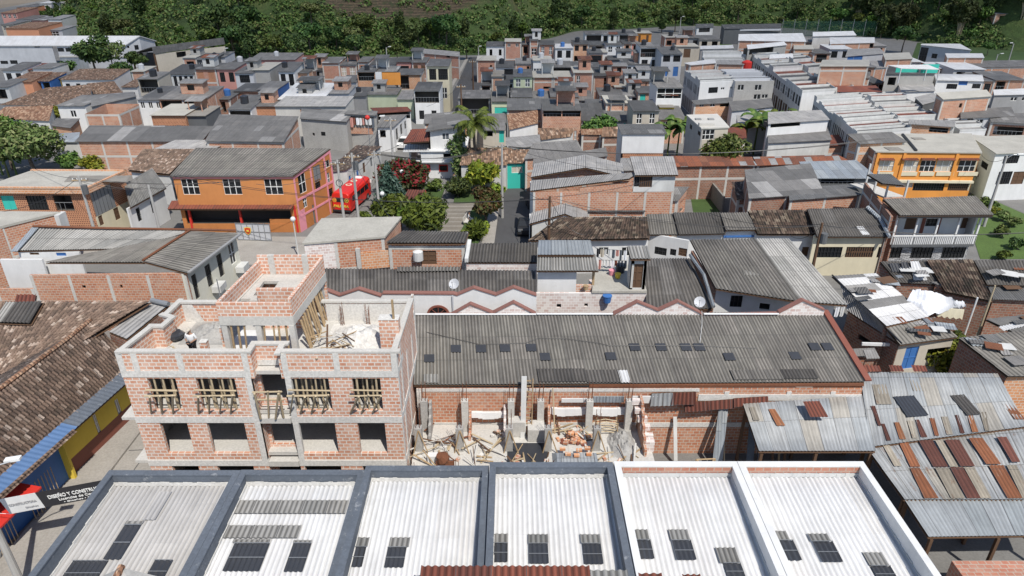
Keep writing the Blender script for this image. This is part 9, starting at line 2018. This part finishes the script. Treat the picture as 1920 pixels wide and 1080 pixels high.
# ============================== PEOPLE
SK={'pelvis':(0,0,.95),'spine':(0,.01,1.13),'chest':(0,.0,1.32),'neck':(0,0,1.47),'head':(0,-.015,1.58),'crown':(0,-.005,1.69)}
def person(label,loc,yaw,skin=(.30,.17,.11),top='white',legs='dark',hat=None,pose='stand',glasses=False,scale=1.0,hair=True):
 r=thing('person',label,'person',V3(loc));J=dict(SK)
 for s,n in((-1,'R'),(1,'L')):
  J['sh'+n]=(s*.18,.0,1.40)
  if pose=='hold':J['el'+n]=(s*.27,.02,1.14);J['wr'+n]=(s*.09,-.24,1.10);fd=V3((-s*.4,-.8,.1))
  elif pose=='walk':J['el'+n]=(s*.24,.06*s,1.13);J['wr'+n]=(s*.25,-.12*s,.93);fd=V3((0,-.2,-1))
  else:J['el'+n]=(s*.25,.03,1.13);J['wr'+n]=(s*.26,-.06,.90);fd=V3((0,-.2,-1))
  st=.16*s if pose=='walk' else 0
  if pose=='sit':J['hip'+n]=(s*.1,0,.92);J['kn'+n]=(s*.13,-.42,.93);J['an'+n]=(s*.13,-.44,.50);J['toe'+n]=(s*.14,-.60,.46)
  else:J['hip'+n]=(s*.095,0,.90);J['kn'+n]=(s*.105,-.02+st*.6,.50);J['an'+n]=(s*.11,.03+st*1.2,.09);J['toe'+n]=(s*.125,-.13+st*1.2,.03)
  J['pa'+n]=tuple(V3(J['wr'+n])+fd.normalized()*.07)
  side=fd.normalized().cross(V3((0,-1,.3)if pose!='hold' else(0,0,1))).normalized()
  for k in range(4):J['f%d%s'%(k,n)]=tuple(V3(J['pa'+n])+side*(.028*(k-1.5))+fd.normalized()*(.03+.07*(1,1.15,1.1,.85)[k])+V3((0,0,-.02)))
  J['th'+n]=tuple(V3(J['wr'+n])+side*-.06+fd.normalized()*.06)
 E_=[('pelvis','spine'),('spine','chest'),('chest','neck'),('neck','head'),('head','crown')]
 for n in 'RL':
  E_+=[('chest','sh'+n),('sh'+n,'el'+n),('el'+n,'wr'+n),('wr'+n,'pa'+n),('wr'+n,'th'+n),('pelvis','hip'+n),('hip'+n,'kn'+n),('kn'+n,'an'+n),('an'+n,'toe'+n)]+[('pa'+n,'f%d%s'%(k,n))for k in range(4)]
 RD={'pelvis':(.15,.11),'spine':(.14,.105),'chest':(.165,.115),'neck':(.055,.055),'head':(.082,.098),'crown':(.055,.065),'sh':.062,'el':.045,'wr':.03,'pa':(.03,.018),'th':.010,'hip':.095,'kn':.06,'an':.042,'toe':.036,'f0':.009,'f1':.009,'f2':.009,'f3':.008}
 def rad(k,g):v=RD.get(k)or RD[k[:-1]];v=(v,v)if not isinstance(v,tuple)else v;return(v[0]*g,v[1]*g)
 cy,sy=math.cos(yaw),math.sin(yaw)
 def grow(name,edges,mat,g=1.0,rootk='pelvis'):
  ks=[];[ks.append(k)for e in edges for k in e if k not in ks];me=bpy.data.meshes.new(name)
  me.from_pydata([(V3((J[k][0]*cy-J[k][1]*sy,J[k][0]*sy+J[k][1]*cy,J[k][2]))*scale)[:]for k in ks],[(ks.index(a),ks.index(c))for a,c in edges],[]);ob=bpy.data.objects.new(name,me);md=ob.modifiers.new('s','SKIN');md.use_smooth_shade=True
  for i,k in enumerate(ks):d=me.skin_vertices[0].data[i];q=rad(k,g);d.radius=(q[0]*scale,q[1]*scale);d.use_root=(k==rootk)
  sb=ob.modifiers.new('u','SUBSURF');sb.levels=1;sb.render_levels=1;m2=baked(ob);bpy.data.objects.remove(ob);m2.materials.clear();m2.materials.append(M[mat]if isinstance(mat,str)else mat)
  m2.polygons.foreach_set('use_smooth',[True]*len(m2.polygons));o2=bpy.data.objects.new(name,m2);COL.objects.link(o2);o2.parent=r;return o2
 sk=simple('skin %.2f'%skin[0],skin,.6);grow('body',E_,sk)
 grow('shirt',[('pelvis','spine'),('spine','chest')]+[e for n in 'RL' for e in(('chest','sh'+n),('sh'+n,'el'+n))],top,1.22)
 grow('trousers',[('pelvis','hip'+n)for n in 'RL']+[e for n in 'RL' for e in(('hip'+n,'kn'+n),('kn'+n,'an'+n))],legs,1.2)
 W_=lambda x,y,z:r.location+V3((x*cy-y*sy,x*sy+y*cy,z))*scale
 b=MB();b.ball(W_(0,.008,1.665),.098*scale,0,10,6,.8);b.build('hair' if not hat else 'cap',hat or 'dark',r)
 if hat:b=MB();b.prism([W_(-.08,-.07,1.66),W_(.08,-.07,1.66),W_(.06,-.19,1.65),W_(-.06,-.19,1.65)][::-1],[W_(-.08,-.07,1.675),W_(.08,-.07,1.675),W_(.06,-.19,1.66),W_(-.06,-.19,1.66)][::-1]);b.build('cap_brim',hat,r)
 f=MB();f.ball(W_(0,-.115,1.575),.018*scale,0,6,4,1.4);f.ball(W_(.083,0,1.585),.02*scale,0,5,4,1.6);f.ball(W_(-.083,0,1.585),.02*scale,0,5,4,1.6);f.build('nose_and_ears',sk,r)
 f=MB()
 for s in(-1,1):f.ball(W_(s*.034,-.098,1.605),(.03 if glasses else.014)*scale,0,7,5,.8)
 if glasses:f.bar(W_(-.04,-.102,1.608),W_(.04,-.102,1.608),.008)
 f.build('sunglasses' if glasses else 'eyes','dark',r);f=MB();f.bar(W_(-.025,-.1,1.535),W_(.025,-.1,1.535),.008*scale);f.build('mouth','maroon',r)
 for n,s in(('R',-1),('L',1)):a,t=V3(J['an'+n]),V3(J['toe'+n]);f=MB();m_=(a+t)/2;p,q2=W_(a.x,a.y+.03,t.z),W_(t.x,t.y-.05,t.z);f.bar(p,q2,.05*scale,0,8,.045*scale);f.build('shoe','dark',r)
 return r
man=person('man in white shirt and pale cap standing on the left terrace of the brick shell',P(353,616,9.7)*1.0-V3((0,0,1.72)),0,top='white',legs='dark',hat='beige',pose='hold',glasses=True)
b=MB();c=man.location+V3((0,-.33,1.12));b.obox(c+V3((-.1,-.03,-.02)),V3((.2,0,0)),V3((0,.06,.03)),V3((0,0,.035)));tag(b.build('remote_control','dark'),'dark remote control held by the man in white','remote control')
for(x,y,z,yw,tp,lg,ps,lab)in((796,380,0,.5,'red','dark','stand','person in red top and dark trousers beside the park kiosk'),(852,350,0,2.6,'dgrey','dark','walk','person in dark clothes walking on the park path'),(930,338,0,1.2,'blue','dark','stand','person in blue shirt standing at the head of the park street'),(936,336,0,-.6,'dgrey','slate','stand','person in dark shirt next to the one in blue'),(690,332,0,.4,'whited','slate','walk','person in pale shirt walking by the bus street kerb'),(1907,342,0,.3,'beige','slate','stand','person outside the corner shop at the right road'),(700,322,0,2.0,'pinkt','dark','walk','person in pink top crossing the bus street')):person(lab,P(x,y,z),yw,top=tp,legs=lg,pose=ps)
p=P(880,419,0);person('person in pale clothes sitting on the bench by the reddish bush',p+V3((0,.1,-.42)),R(80),top='lgrey',legs='white',pose='sit')
bpy.data.scenes.remove(TMP)
